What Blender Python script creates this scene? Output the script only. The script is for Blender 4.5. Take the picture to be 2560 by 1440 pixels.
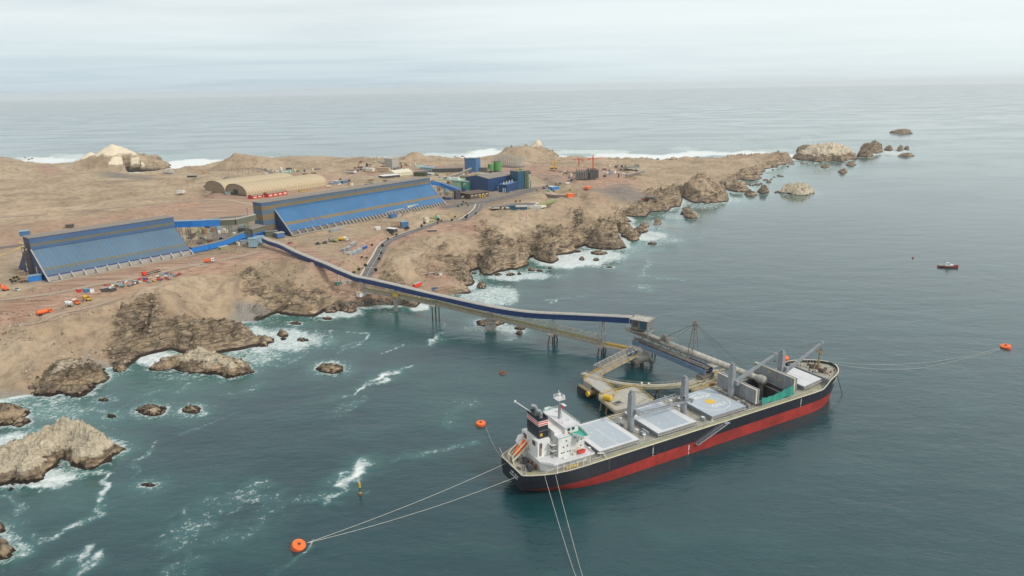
import bpy, math, random
import numpy as np
from mathutils import Vector, Matrix
for _o in list(bpy.data.objects): bpy.data.objects.remove(_o)
C = bpy.context.scene.collection
scene = bpy.context.scene
R = math.radians
# ------------------------------------------------------------ camera
H = 150.0; FP = 1730.0
ROLL = math.atan2(244-199.5, 2560.0)
PITCH = math.atan2((720-221.7)*math.cos(ROLL), FP)
cam = bpy.data.cameras.new('camera'); cam.lens = 36*FP/2560; cam.sensor_width = 36; cam.clip_start = 1; cam.clip_end = 300000
co = bpy.data.objects.new('camera', cam); C.objects.link(co); scene.camera = co
CR, SR, CP, SP = math.cos(ROLL), math.sin(ROLL), math.cos(PITCH), math.sin(PITCH)
_X = Vector((1,0,0)); _U = Vector((0,SP,CP)); _F = Vector((0,CP,-SP))
_r = CR*_X - SR*_U; _u = SR*_X + CR*_U
m = Matrix((( _r.x,_u.x,-_F.x,0),( _r.y,_u.y,-_F.y,0),( _r.z,_u.z,-_F.z,H),(0,0,0,1)))
co.matrix_world = m
# ------------------------------------------------------------ world: overcast sky
SUN_EL, SUN_AZ = R(40), R(120); VEIL = R(62)          # sun above thin cloud, to the right and ahead
w = bpy.data.worlds.new('World'); scene.world = w; w.use_nodes = True
nt = w.node_tree; nt.nodes.clear()
def N(nt, t, **k):
    n = nt.nodes.new(t)
    for a, b in k.items():
        if a == 'inp':
            for i, v in b.items():
                if hasattr(v, 'is_output') or isinstance(v, bpy.types.NodeSocket): nt.links.new(v, n.inputs[i])
                else: n.inputs[i].default_value = v
        else: setattr(n, a, b)
    return n
def ramp(nt, fac, stops, interp='LINEAR'):
    r = nt.nodes.new('ShaderNodeValToRGB'); r.color_ramp.interpolation = interp
    e = r.color_ramp.elements
    while len(e) > 1: e.remove(e[-1])
    e[0].position = stops[0][0]; e[0].color = (*stops[0][1], 1)
    for p, c in stops[1:]:
        q = e.new(p); q.color = (*c, 1)
    nt.links.new(fac, r.inputs[0]); return r.outputs[0]
def math_(nt, op, a, b=0.0, c=0.0, clamp=False):
    n = nt.nodes.new('ShaderNodeMath'); n.operation = op; n.use_clamp = clamp
    for i, v in enumerate((a, b, c)):
        if isinstance(v, bpy.types.NodeSocket): nt.links.new(v, n.inputs[i])
        else: n.inputs[i].default_value = v
    return n.outputs[0]
def mixc(nt, f, a, b, mode='MIX'):
    n = nt.nodes.new('ShaderNodeMix'); n.data_type = 'RGBA'; n.blend_type = mode
    for i, v in ((0, f), (6, a), (7, b)):
        if isinstance(v, bpy.types.NodeSocket): nt.links.new(v, n.inputs[i])
        else: n.inputs[i].default_value = v if i == 0 else (*v, 1)
    return n.outputs[2]
tc = N(nt, 'ShaderNodeTexCoord'); sep = N(nt, 'ShaderNodeSeparateXYZ', inp={0: tc.outputs['Generated']})
sky = N(nt, 'ShaderNodeTexSky'); sky.sky_type = 'NISHITA'; sky.sun_disc = False; sky.sun_elevation = SUN_EL; sky.sun_rotation = SUN_AZ
sky.altitude = 150; sky.air_density = 1.0; sky.dust_density = 3.0
skyc = mixc(nt, 1.0, sky.outputs[0], (0.10, 0.10, 0.10), 'MULTIPLY')
zc = math_(nt, 'MAXIMUM', sep.outputs[2], 0.0)
base = ramp(nt, zc, [(0.0, (.53,.655,.72)), (0.012, (.545,.67,.73)), (0.035, (.60,.715,.765)), (0.09, (.735,.80,.82)), (0.2, (.72,.755,.765)), (1.0, (.72,.74,.75))])
# clouds are laid out on a plane high above the sea, so streaks flatten toward the horizon
zz = math_(nt, 'ADD', zc, 0.035)
cx = math_(nt, 'DIVIDE', sep.outputs[0], zz); cy = math_(nt, 'DIVIDE', sep.outputs[1], zz)
comb = N(nt, 'ShaderNodeCombineXYZ', inp={0: math_(nt, 'MULTIPLY', cx, 0.55), 1: cy, 2: 0.0})
n1 = N(nt, 'ShaderNodeTexNoise', inp={0: comb.outputs[0], 2: 0.35, 3: 6.0, 4: 0.55}); n1.inputs['Distortion'].default_value = 0.6
cl = ramp(nt, n1.outputs[0], [(0.32, (0.87,0.895,0.915)), (0.5, (.985,.99,.99)), (0.7, (1.08,1.07,1.06))])
base = mixc(nt, 1.0, base, cl, 'MULTIPLY')
# thin brighter veil toward the sun side
dirn = N(nt, 'ShaderNodeVectorMath', operation='DOT_PRODUCT', inp={0: tc.outputs['Generated'], 1: (math.sin(VEIL)*.9, math.cos(VEIL)*.9, .42)})
veil = ramp(nt, dirn.outputs['Value'], [(0.30, (1,1,1)), (0.72, (1.16,1.14,1.13)), (1.0, (1.45,1.42,1.40))])
base = mixc(nt, 1.0, base, veil, 'MULTIPLY')
vv = N(nt, 'ShaderNodeVectorMath', operation='DOT_PRODUCT', inp={0: tc.outputs['Generated'], 1: (0.74, 0.67, 0.0)})
warm = ramp(nt, vv.outputs['Value'], [(0.55, (0,0,0)), (1.0, (1,1,1))])
base = mixc(nt, math_(nt, 'MULTIPLY', warm, 0.75), base, (.80,.87,.87))
fin = mixc(nt, 0.88, skyc, base)
bg = N(nt, 'ShaderNodeBackground', inp={0: fin, 1: 1.16})
out = N(nt, 'ShaderNodeOutputWorld', inp={0: bg.outputs[0]})
w.cycles.sampling_method = 'MANUAL'; w.cycles.sample_map_resolution = 512
sun = bpy.data.lights.new('sun', 'SUN'); sun.energy = 2.1; sun.angle = R(9); sun.color = (1.0, 0.95, 0.88)
so = bpy.data.objects.new('sun', sun); C.objects.link(so)
sd = Vector((math.sin(SUN_AZ)*math.cos(SUN_EL), math.cos(SUN_AZ)*math.cos(SUN_EL), math.sin(SUN_EL)))
so.rotation_euler = sd.to_track_quat('Z', 'Y').to_euler()
scene.view_settings.view_transform = 'Standard'; scene.view_settings.look = 'None'
scene.view_settings.exposure = 0.0; scene.view_settings.gamma = 1.0
scene.cycles.volume_bounces = 1; scene.cycles.max_bounces = 5; scene.cycles.diffuse_bounces = 2
# ------------------------------------------------------------ layout maths
def up(px, py, z=0.0):
    """point at height z on the sight line of a photo pixel (used to measure the plan of the place)"""
    u = px-1280.0; v = 720.0-py
    a = u*CR+v*SR; b = -u*SR+v*CR
    Y = FP*CP+b*SP; Z = -FP*SP+b*CP
    t = (z-H)/Z
    return (a*t, Y*t, z)
def up_np(P, z=0.0):
    P = np.asarray(P, float); u = P[:,0]-1280; v = 720-P[:,1]
    a = u*CR+v*SR; b = -u*SR+v*CR
    Y = FP*CP+b*SP; Z = -FP*SP+b*CP; t = (z-H)/Z
    return np.stack([a*t, Y*t], 1)
def v3(p): return Vector(p)
# ------------------------------------------------------------ numpy noise
def _h(ix, iy, s):
    n = (ix.astype(np.int64)*374761393 + iy.astype(np.int64)*668265263 + s*1442695041) & 0xffffffff
    n = ((n ^ (n >> 13))*1274126177) & 0xffffffff
    n = n ^ (n >> 16)
    return (n & 0xffff)/65535.0
def vnoise(x, y, s=0):
    ix = np.floor(x); iy = np.floor(y); fx = x-ix; fy = y-iy
    fx = fx*fx*fx*(fx*(fx*6-15)+10); fy = fy*fy*fy*(fy*(fy*6-15)+10)
    a = _h(ix, iy, s); b = _h(ix+1, iy, s); c = _h(ix, iy+1, s); d = _h(ix+1, iy+1, s)
    return (a+(b-a)*fx)*(1-fy)+(c+(d-c)*fx)*fy
def fbm(x, y, o=4, s=0, g=.5):
    t = 0; a = 1; tot = 0
    for i in range(o):
        t = t+a*(vnoise(x, y, s+i)-.5)*2; tot += a; a *= g
        x, y = (x*0.8-y*0.6)*2.03+17.1, (x*0.6+y*0.8)*2.03+5.3
    return t/tot
def ridged(x, y, o=4, s=0, g=.55):
    t = 0; a = 1; tot = 0
    for i in range(o):
        n = 1-np.abs((vnoise(x, y, s+i)-.5)*2)*1.6
        t = t+a*n; tot += a; a *= g
        x, y = (x*0.8-y*0.6)*2.1+31.7, (x*0.6+y*0.8)*2.1+11.9
    return t/tot
def sst(a, b, x):
    t = np.clip((x-a)/(b-a), 0, 1); return t*t*(3-2*t)
def seg_dist(px, py, A, B):
    dx, dy = B[0]-A[0], B[1]-A[1]; L = dx*dx+dy*dy+1e-9
    t = np.clip(((px-A[0])*dx+(py-A[1])*dy)/L, 0, 1)
    return np.hypot(px-A[0]-t*dx, py-A[1]-t*dy), t
def poly_sdf(px, py, poly):
    d = np.full(px.shape, 1e9); ins = np.zeros(px.shape, bool); n = len(poly)
    for i in range(n):
        A = poly[i]; B = poly[(i+1) % n]
        e, _ = seg_dist(px, py, A, B); d = np.minimum(d, e)
        if A[1] != B[1]:
            c = ((A[1] > py) != (B[1] > py)) & (px < (B[0]-A[0])*(py-A[1])/(B[1]-A[1])+A[0])
            ins ^= c
    return np.where(ins, d, -d)
# ------------------------------------------------------------ coast and relief
COAST = [(-1500,1500),(-700,1130),(-300,1045),(-100,1015),(0,1004),(60,990),(110,985),(160,975),(215,940),(245,925),(272,921),(300,925),(322,912),(345,893),(370,885),(420,872),
 (440,880),(500,884),(560,880),(600,878),(625,868),(640,858),(622,845),(605,838),(590,826),(570,812),(590,806),(612,806),(640,803),(668,791),(697,784),(701,787),(739,789),(782,788),(803,780),(812,771),(829,765),(842,767),
 (853,776),(876,768),(895,763),(923,760),(970,761),(994,763),(1018,768),(1041,768),(1051,761),(1060,752),(1085,742),(1112,738),(1136,736),(1160,735),(1174,730),(1165,722),(1150,718),(1168,716),(1180,709),(1186,702),(1180,692),(1171,683),(1178,676),
 (1192,670),(1198,664),(1200,676),(1207,684),(1226,687),(1253,680),(1268,673),(1287,676),(1311,665),(1306,652),(1320,641),(1330,649),(1347,655),(1378,661),(1400,652),(1392,641),(1424,636),(1440,628),(1432,622),(1449,611),(1457,618),(1480,622),
 (1500,624),(1545,624),(1575,619),(1566,603),(1554,592),(1547,578),(1575,586),(1598,587),(1594,572),(1568,556),(1588,553),(1570,540),(1600,541),(1614,540),(1624,530),(1650,528),(1671,526),(1678,517),(1705,515),(1713,498),(1704,486),(1718,493),
 (1741,505),(1762,508),(1800,507),(1822,502),(1818,486),(1795,468),(1819,477),(1844,482),(1868,480),(1877,475),(1861,463),(1834,457),(1850,449),(1881,452),(1905,446),(1893,436),(1905,428),(1935,421),(1952,411),(1975,404),(1980,396),(1960,391),
 (1918,387),(1878,394),(1848,397),(1801,401),(1760,402),(1700,403),(1650,408),(1600,405),(1560,402),(1500,404),(1450,401),(1410,402),(1380,398),(1396,388),(1375,380),(1330,374),(1280,376),(1240,388),(1225,398),(1180,399),(1140,399),(1100,396),(1060,395),(1010,396),(960,400),
 (900,402),(840,400),(780,398),(720,400),(690,406),(650,404),(600,400),(560,402),(530,416),(480,424),(432,430),(395,436),(350,440),(315,437),(305,430),(340,429),(385,427),(425,420),(424,413),(400,402),(350,392),(290,388),(240,396),(200,412),(155,413),(110,411),
 (60,408),(30,398),(0,398),(-200,392),(-700,400),(-1600,420)]
COASTW = up_np(COAST, 0.0); COASTW[0] = (-700, 60); COASTW[-1] = (-2600, 1300)
COASTW = np.vstack([COASTW, [(-2600, 60)]])
GX0, GY0, GS = -1400.0, 90.0, 3.0
GNX, GNY = 920, 800
gx = GX0+np.arange(GNX)*GS; gy = GY0+np.arange(GNY)*GS
GXX, GYY = np.meshgrid(gx, gy)
DL = poly_sdf(GXX, GYY, COASTW)
def bil(G, x, y):
    fx = np.clip((x-GX0)/GS, 0, GNX-1.001); fy = np.clip((y-GY0)/GS, 0, GNY-1.001)
    ix = fx.astype(int); iy = fy.astype(int); fx = fx-ix; fy = fy-iy
    return (G[iy,ix]*(1-fx)+G[iy,ix+1]*fx)*(1-fy)+(G[iy+1,ix]*(1-fx)+G[iy+1,ix+1]*fx)*fy
# general level of the land (photo position, height in metres)
LEV = [(-600,700,26),(-300,900,16),(-300,600,26),(-300,450,22),(0,720,25),(0,600,25),(0,540,25),(0,480,22),(0,430,11),(0,410,6),(-300,410,8),(100,560,25),(200,520,24),(200,470,18),(150,430,9),(250,440,10),(300,450,14),(300,520,24),(400,480,20),(400,450,11),
 (480,440,9),(550,440,14),(640,440,18),(720,420,16),(800,430,19),(900,430,20),(900,410,12),(1000,420,17),(1000,405,9),(1100,410,12),(1200,410,10),(1300,410,11),(500,520,25),(600,500,25),(700,480,25),(850,470,25),(1000,450,25),(1100,440,25),(1200,440,24),(1200,480,25),
 (0,760,24),(0,800,21),(0,860,16),(0,920,9),(60,800,22),(100,850,17),(130,900,8),(180,790,22),(200,840,16),(220,880,7),(250,790,21),(300,800,20),(300,850,15),(370,770,21),(420,810,16),(400,850,10),(380,740,23),(450,740,22),(490,790,9),(520,760,10),(560,800,5),(450,700,24),(540,700,19),(560,750,7),(620,770,5),(500,660,25),(600,640,25),(600,700,20),(640,730,17),(690,720,17),(700,660,22),(740,740,11),(780,760,7),(760,690,18),
 (800,720,12),(830,690,16),(850,660,18),(850,740,7),(900,740,6),(960,742,6),(1010,742,6),(880,715,11),(900,680,14),(930,640,17),(980,590,21),(1060,560,23),(1150,530,24),(990,650,19),(1040,630,17),(1100,640,15),(960,700,13),(1020,710,9),(1080,720,7),(1110,690,9),(1150,660,11),(1120,600,20),(1180,600,17),(1180,560,22),(1250,560,22),(1250,620,14),(1300,580,19),(1300,530,24),(1370,520,24),(1350,620,12),
 (1380,570,17),(1430,540,19),(1420,600,10),(1480,570,14),(1500,600,10),(1480,510,19),(1530,560,9),(1560,530,8),(1560,480,15),(1620,500,9),(1650,490,8),(1600,450,16),(1680,470,9),(1700,450,12),(1750,480,8),(1780,450,6),(1800,470,8),(1850,460,6),(1450,470,21),(1350,470,23),(1400,430,18),(1500,430,16),(1300,440,21),(1550,415,9),(1650,420,9),(1750,420,7),(1850,410,6),(1920,400,7),(1400,410,9),(1500,408,8)]
_L = np.array(LEV, float); _LW = np.array([up(a, b, c)[:2] for a, b, c in LEV])
# how steep the shore is: 0 flat beach, 1 rock cliff
SHO = [(-300,1045,.1),(0,1004,.12),(60,985,.15),(160,975,.3),(245,925,.1),(290,925,.12),(345,893,.8),(420,872,1),(500,884,1),(600,878,1),(625,850,.9),(590,815,.05),(640,803,.05),(668,791,.3),(700,787,1),(782,788,1),(850,775,1),(900,762,.9),(1000,763,.9),(1050,765,.8),(1140,736,.9),(1180,700,.8),(1230,687,1),(1300,670,1),(1400,650,1),(1500,624,1),(1570,610,1),(1600,560,.7),(1680,520,.8),(1760,508,1),(1820,500,1),(1850,480,.9),(1870,450,.8),(1930,420,.9),(1975,400,.9),
 (1850,397,.8),(1700,403,.7),(1500,404,.5),(1380,395,.7),(1280,376,.9),(1180,399,.15),(900,402,.12),(600,402,.5),(480,424,.08),(350,440,.06),(400,425,.7),(400,402,.9),(290,388,.9),(150,413,.1),(0,398,.4)]
_S = np.array(SHO, float); _SW = up_np(SHO)
def _q(x, y): return np.arctan2(x, y)*1.0, np.log(np.hypot(x, y))*0.7
def shep(x, y, W, v, eps):
    qx, qy = _q(x, y); cx, cy = _q(W[:,0], W[:,1]); n = 0; d = 0
    for i in range(len(v)):
        w_ = 1/((qx-cx[i])**2+(qy-cy[i])**2+eps)**2.5; n = n+w_*v[i]; d = d+w_
    return n/d
_sub = (slice(None, None, 3), slice(None, None, 3))
def up3(G):   # 9 m grid back to 3 m grid
    H_, W_ = GNY, GNX
    yi = np.arange(H_)/3; xi = np.arange(W_)/3
    y0 = np.minimum(yi.astype(int), G.shape[0]-2); x0 = np.minimum(xi.astype(int), G.shape[1]-2); fy = (yi-y0)[:,None]; fx = (xi-x0)[None]
    return (G[y0][:,x0]*(1-fx)+G[y0][:,x0+1]*fx)*(1-fy)+(G[y0+1][:,x0]*(1-fx)+G[y0+1][:,x0+1]*fx)*fy
PL = up3(shep(GXX[_sub], GYY[_sub], _LW, _L[:,2], 0.00035))
SH = up3(shep(GXX[_sub], GYY[_sub], _SW, _S[:,2], 0.0002))
# level ground: yards, sheds, parking
PADS = [([(-350,760),(-40,742),(130,742),(330,700),(480,664),(640,645),(690,625),(720,606),(900,590),(1130,526),(1220,520),(1360,500),(1380,470),(1340,440),(1150,425),(880,440),(760,428),(560,440),(520,500),(300,575),(0,590),(-350,640)],25.0),
        ([(640,618),(700,598),(1000,560),(1130,530),(900,610),(860,650),(760,665)],23.5),
        ([(870,730),(900,716),(1000,740),(1010,752),(880,752)],8.0),
        ([(60,800),(240,745),(260,755),(150,800)],22.5),
        ([(1050,700),(1110,690),(1130,705),(1080,728)],8.0),
        ([(1370,500),(1430,480),(1440,500),(1380,515)],23.0),
        ([(1430,425),(1530,418),(1560,445),(1440,455)],18.0)]
PADG = [(poly_sdf(GXX, GYY, up_np(p, z)), z) for p, z in PADS]
# named relief: (px, py, z of foot, radius across m, radius along m, height m, sharpness, angle)
BUMPS = [(292,424,4,98,60,47,1.1,0),(232,416,5,46,36,27,1.2,0),(360,428,4,70,34,18,1.0,0),(592,424,8,62,55,26,1.2,0),(660,420,10,75,45,13,1.5,0),(10,425,10,110,60,8,1.5,0),(120,424,10,50,35,5,1.5,0),(430,452,14,30,26,9,1.3,0),(790,420,14,75,60,11,1.5,0),
 (1305,398,5,60,50,22,1.4,0),(1345,394,5,26,30,31,1.3,0),(1040,404,6,45,35,18,1.3,0),(915,408,10,60,30,9,1.4,0),(1748,482,5,38,42,19,1.5,0),(1560,428,10,30,30,6,1.5,0),(1935,402,5,40,40,9,1.4,0),
 (1490,570,8,26,22,8,1.4,0),(1445,560,12,14,26,7,1.3,0),(1265,640,10,16,14,6,1.3,0),(960,690,13,20,14,5,1.5,0),(1000,668,14,22,14,5,1.5,0),(1220,640,9,18,16,6,1.5,0),(1520,610,5,28,14,7,1.4,0),(1350,640,5,30,12,5,1.4,0),
 (320,830,14,16,9,5,1.3,0),(420,760,20,24,16,4,1.5,0),(455,830,8,20,11,8,1.2,0),(575,845,3,22,10,5,1.2,0),(620,720,14,24,14,4,1.4,0),(140,540,22,18,16,6,1.3,0),(60,510,22,30,20,5,1.5,0),(200,500,20,30,20,5,1.5,0),(330,490,20,30,20,4,1.5,0)]
ROCKP = [([(290,800),(330,788),(395,770),(432,790),(425,822),(395,850),(330,880),(290,890),(262,850)],13),([(585,705),(640,698),(705,738),(700,775),(640,762),(598,738)],12),([(425,840),(470,800),(530,803),(600,828),(625,850),(560,872),(440,872)],7),([(440,733),(466,738),(482,768),(450,762)],20),
 ([(700,740),(760,745),(830,755),(840,770),(700,785)],5),([(1175,600),(1210,585),(1290,618),(1305,662),(1220,655)],10),([(1428,538),(1472,545),(1455,605),(1425,590)],12),([(1460,590),(1560,560),(1570,618),(1470,622)],7),([(1080,640),(1125,640),(1190,690),(1150,720),(1090,690)],8),([(960,668),(1000,660),(1040,690),(1030,712),(970,700)],13),([(1330,600),(1420,590),(1440,630),(1340,655)],7),([(1600,480),(1710,470),(1715,515),(1620,530)],7),([(1720,470),(1790,455),(1820,500),(1750,508)],8),([(1820,440),(1960,400),(1975,410),(1880,450),(1830,470)],4)]
ROCKG = np.zeros(GXX.shape)
for p, z in ROCKP: ROCKG = np.maximum(ROCKG, sst(-5, 8, poly_sdf(GXX, GYY, up_np(p, z))+5*fbm(GXX/24, GYY/18, 3, 211)))
def land_h(x, y):
    """height of the land at world points (numpy arrays); second value: how rocky, third: distance inland"""
    x = np.asarray(x, float); y = np.asarray(y, float)
    r = np.hypot(x, y)
    s = np.clip(r/420, .7, 3.0)
    wx = fbm(x/(17*s), y/(17*s), 3, 11)*5.5*s; wy = fbm(x/(17*s), y/(17*s), 3, 41)*5.5*s
    d = bil(DL, x+wx, y+wy); sh = np.clip(bil(SH, x, y), 0, 1); P = bil(PL, x, y)
    flat = 0*x; pz = 0*x
    for G, z in PADG:
        k = sst(-24, 5, bil(G, x, y)+5*fbm(x/20,y/20,2,61)); pz = pz*(1-k)+z*k; flat = np.maximum(flat, k)
    # shore profile
    rocky = np.clip(sh*1.25, 0, 1)*np.clip(sst(25+22*fbm(x/38, y/38, 3, 5), 5, d)+.55*sst(.12,.42,fbm(x/33,y/27,4,101))*sst(75,25,d), 0, 1)*sst(-2, 1.0, sh*10-1.2)
    dd = np.maximum(d, 0)
    cliff = (1.6+3.6*sh)*sst(0, 4+4*sh, dd)*sh
    rmp = .3+cliff+dd*(.10+.30*sh)+np.maximum(dd-14*(1-sh), 0)*.30
    k = 4.0; h_ = np.clip(.5+.5*(P-rmp)/k, 0, 1); z = P*(1-h_)+rmp*h_-k*h_*(1-h_)
    rp_ = bil(ROCKG, x, y)*sst(.42, .74, .5+.62*fbm(x/26, y/20, 4, 221)+.25*bil(ROCKG, x, y)); rocky = np.maximum(rocky, rp_)
    # rock relief: ridges with a common strike, steps
    u = (x*.86+y*.5); v_ = (-x*.5+y*.86)
    rg = ridged(u/26, v_/13, 5, 71); rg2 = ridged(u/9, v_/5, 3, 91)
    rg3 = ridged(x/4.2, y/3.4, 3, 131)
    z = z+rocky*((rg-.38)*12.0*np.clip(dd/9, 0, 1)+(rg2-.3)*3.2+(rg3-.3)*1.0)*np.clip(s, .8, 1.3)*np.clip(.35+z/14, .35, 1.1)
    # dunes and soft ground
    dune = fbm(x/80, y/80, 4, 21)*3.4+ridged(u/40, v_/26, 3, 33)*3.0-1.2+fbm(x/9, y/9, 3, 3)*.45
    gl = ridged(u/30+fbm(x/50, y/50, 2, 8), v_/34, 3, 55)
    z = z+(1-rocky)*dune*np.clip((dd-3)/18, 0, 1)
    slope_zone = sst(16, 2, np.abs(P-rmp))*sst(8, 30, dd)
    z = z-slope_zone*((gl-.3)*6.0*(.12+1.0*sh)+(ridged(x/11, y/13, 3, 141)-.35)*1.6*(.3+sh))
    z = z+(1-rocky)*np.clip((dd-3)/18, 0, 1)*(ridged(x/18, y/12, 3, 151)-.4)*.9
    for bx, by, bz, ra, rb, hh, q, an in BUMPS:
        cx, cy, _ = up(bx, by, bz)
        e = np.hypot((x-cx)/ra, (y-cy)/rb)*(1+.22*fbm(x/(ra*.4), y/(rb*.5), 3, int(bx)))
        z = z+hh*np.clip(1-e, 0, 1)**q*(1+0*e) if q <= 1.2 else z+hh*sst(1, 0, e)*(1)
    hp = np.clip(vnoise(x/9, y/7, 161)-.80, 0, 1)*9*sst(.45,.6,vnoise(x/60,y/45,171))
    z = z*(1-flat)+(pz+.35*fbm(x/14, y/14, 3, 2)+.15*fbm(x/3, y/3, 2, 181)+hp*.8)*flat
    rocky = rocky*(1-flat)
    for rs in ROADS_W:
        best = np.full(x.shape, 1e9); bzz = 0*x
        x0, x1 = rs[:,0].min()-20, rs[:,0].max()+20; y0, y1 = rs[:,1].min()-20, rs[:,1].max()+20
        if x.size > 50:
            msk = (x > x0)&(x < x1)&(y > y0)&(y < y1)
            if not msk.any(): continue
            xx, yy = x[msk], y[msk]
        else: msk = None; xx, yy = x, y
        b_ = np.full(xx.shape, 1e9); zb = np.zeros(xx.shape)
        for i in range(len(rs)-1):
            e, t = seg_dist(xx, yy, rs[i], rs[i+1]); zt = rs[i,2]+(rs[i+1,2]-rs[i,2])*t
            zb = np.where(e < b_, zt, zb); b_ = np.minimum(b_, e)
        kk = sst(13, 6.5, b_)
        if msk is None: z = z*(1-kk)+zb*kk
        else: z[msk] = z[msk]*(1-kk)+zb*kk
    sea = -.4-np.maximum(-d, 0)*.12
    kk = sst(-1.5, .8, d); z = np.maximum(sea, -9)*(1-kk)+z*kk
    return z, rocky, d
ROADS_W = []
def ground(x, y): return float(land_h(np.array([float(x)]), np.array([float(y)]))[0][0])
def gp(px, py, z0=20.0):
    """where the sight line of a photo pixel meets the land"""
    o = np.array([0, 0, H]); q = np.array(up(px, py, 0.0)); ts = np.linspace(.5, 1.0, 260)
    P = o[None]+(q-o)[None]*ts[:,None]; h_ = land_h(P[:,0], P[:,1])[0]
    i = np.argmax(P[:,2] <= h_)
    if P[i,2] > h_[i]: i = len(ts)-1
    a, b = max(i-1, 0), i; fa = P[a,2]-h_[a]; fb = P[b,2]-h_[b]; t = fa/(fa-fb) if fa != fb else 0
    p = P[a]+(P[b]-P[a])*np.clip(t, 0, 1); return (p[0], p[1], ground(p[0], p[1]))
# roads (photo pixels, width in metres)
def smooth_pts(pts, n=6):
    P = np.array(pts, float); out = []
    for i in range(len(P)-1):
        p0 = P[max(i-1, 0)]; p1 = P[i]; p2 = P[i+1]; p3 = P[min(i+2, len(P)-1)]
        for k in range(n):
            t = k/n; out.append(.5*((2*p1)+(-p0+p2)*t+(2*p0-5*p1+4*p2-p3)*t*t+(-p0+3*p1-3*p2+p3)*t**3))
    out.append(P[-1]); return np.array(out)
ROADS = {
 'coast': ([(915,694),(930,668),(945,640),(958,617),(975,600),(1010,585),(1060,570),(1110,557),(1150,549),(1180,537),(1195,522),(1200,509)], 8.0, 'asphalt'),
 'plant': ([(1110,520),(1160,509),(1200,506),(1250,496),(1300,484),(1340,470)], 11.0, 'asphalt'),
 'shore': ([(-40,757),(0,752),(60,742),(160,728),(240,712),(330,697),(420,678),(520,655),(600,640),(650,628)], 6.0, 'dirt'),
 'truck': ([(40,812),(90,800),(150,782),(230,762),(300,745)], 5.0, 'dirt'),
 'back': ([(-100,545),(60,540),(200,528),(340,512),(450,505),(560,500),(640,515)], 7.0, 'dirt'),
 'far': ([(480,428),(560,424),(640,424),(700,434),(760,442)], 7.0, 'asphalt'),
 'inland': ([(0,620),(150,600),(300,575),(430,565),(560,545),(640,540)], 9.0, 'asphalt'),
 'north': ([(760,470),(840,450),(900,436),(1000,424),(1100,416),(1200,412)], 7.0, 'dirt'),
}
_road = {}
for k_, (pts, wd, kind) in ROADS.items():
    G3 = np.array([gp(*p) for p in pts]); 
    if k_ == 'coast': G3[0] = up(915,694,13.5); G3[0,2] = 13.5
    for _ in range(2): G3[1:-1,2] = (G3[:-2,2]+2*G3[1:-1,2]+G3[2:,2])/4
    _road[k_] = (smooth_pts(G3, 6), wd, kind)
ROADS_W = [v[0] for k, v in _road.items()]
# ------------------------------------------------------------ materials
_M = {}
def new_mat(name):
    m = bpy.data.materials.new(name); m.use_nodes = True; nt = m.node_tree; nt.nodes.clear()
    o = nt.nodes.new('ShaderNodeOutputMaterial'); p = nt.nodes.new('ShaderNodeBsdfPrincipled'); nt.links.new(p.outputs[0], o.inputs[0])
    return m, nt, p
def M(name, col=None, rough=.65, metal=0.0, var=.12, scale=.35, dirt=.25, dcol=(.16,.12,.09), streak=True, spec=.4):
    """weathered paint or concrete: slow tone drift, run-off streaks and blotches"""
    if name in _M: return _M[name]
    m, nt, p = new_mat(name); tc = N(nt, 'ShaderNodeTexCoord')
    a = N(nt, 'ShaderNodeTexNoise', inp={0: tc.outputs['Object'], 2: scale, 3: 5.0, 4: .6})
    lo = tuple(c*(1-var) for c in col); hi = tuple(min(1, c*(1+var)) for c in col)
    c = ramp(nt, a.outputs[0], [(.3, lo), (.7, hi)])
    mp = N(nt, 'ShaderNodeMapping', inp={0: tc.outputs['Object']}); mp.inputs['Scale'].default_value = (.55, .05, .05) if streak == 'slope' else (1.1, 1.1, .12) if streak else (.8, .8, .8)
    b = N(nt, 'ShaderNodeTexNoise', inp={0: mp.outputs[0], 2: .9, 3: 6.0, 4: .65})
    f = ramp(nt, b.outputs[0], [(.48, (0,0,0)), (.72, (1,1,1))])
    c = mixc(nt, math_(nt, 'MULTIPLY', f, dirt), c, dcol)
    nt.links.new(c, p.inputs['Base Color']); p.inputs['Roughness'].default_value = rough; p.inputs['Metallic'].default_value = metal
    p.inputs['Specular IOR Level'].default_value = spec
    _M[name] = m; return m
def bump(nt, p, h, strength, dist):
    b = N(nt, 'ShaderNodeBump', inp={'Height': h}); b.inputs['Strength'].default_value = strength; b.inputs['Distance'].default_value = dist
    nt.links.new(b.outputs[0], p.inputs['Normal'])
M('white_paint', (.74,.74,.71), .45, dirt=.22, dcol=(.42,.33,.22)); M('deck_paint', (.34,.33,.27), .8, dirt=.6, dcol=(.22,.16,.10), streak=False, var=.25)
M('hatch_grey', (.40,.455,.50), .55, dirt=.12, streak=False, var=.06, dcol=(.3,.28,.26)); M('hatch_light', (.62,.63,.63), .55, dirt=.18, streak=False, var=.06, dcol=(.4,.36,.3))
M('ship_grey', (.26,.28,.30), .5, dirt=.25); M('crane_grey', (.27,.29,.31), .5, dirt=.25, dcol=(.2,.16,.13)); M('dark_steel', (.06,.06,.065), .6, dirt=.4); M('black', (.012,.013,.016), .5, dirt=.2)
M('hull_black', (.016,.020,.030), .35, dirt=.55, dcol=(.06,.05,.045), scale=.08); M('funnel_black', (.018,.022,.034), .4, dirt=.1)
M('boot_red', (.34,.032,.025), .6, dirt=.75, dcol=(.13,.035,.028), scale=.12, var=.3); M('red', (.55,.04,.03), .5); M('bright_red', (.75,.06,.03), .45, dirt=.1)
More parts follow.
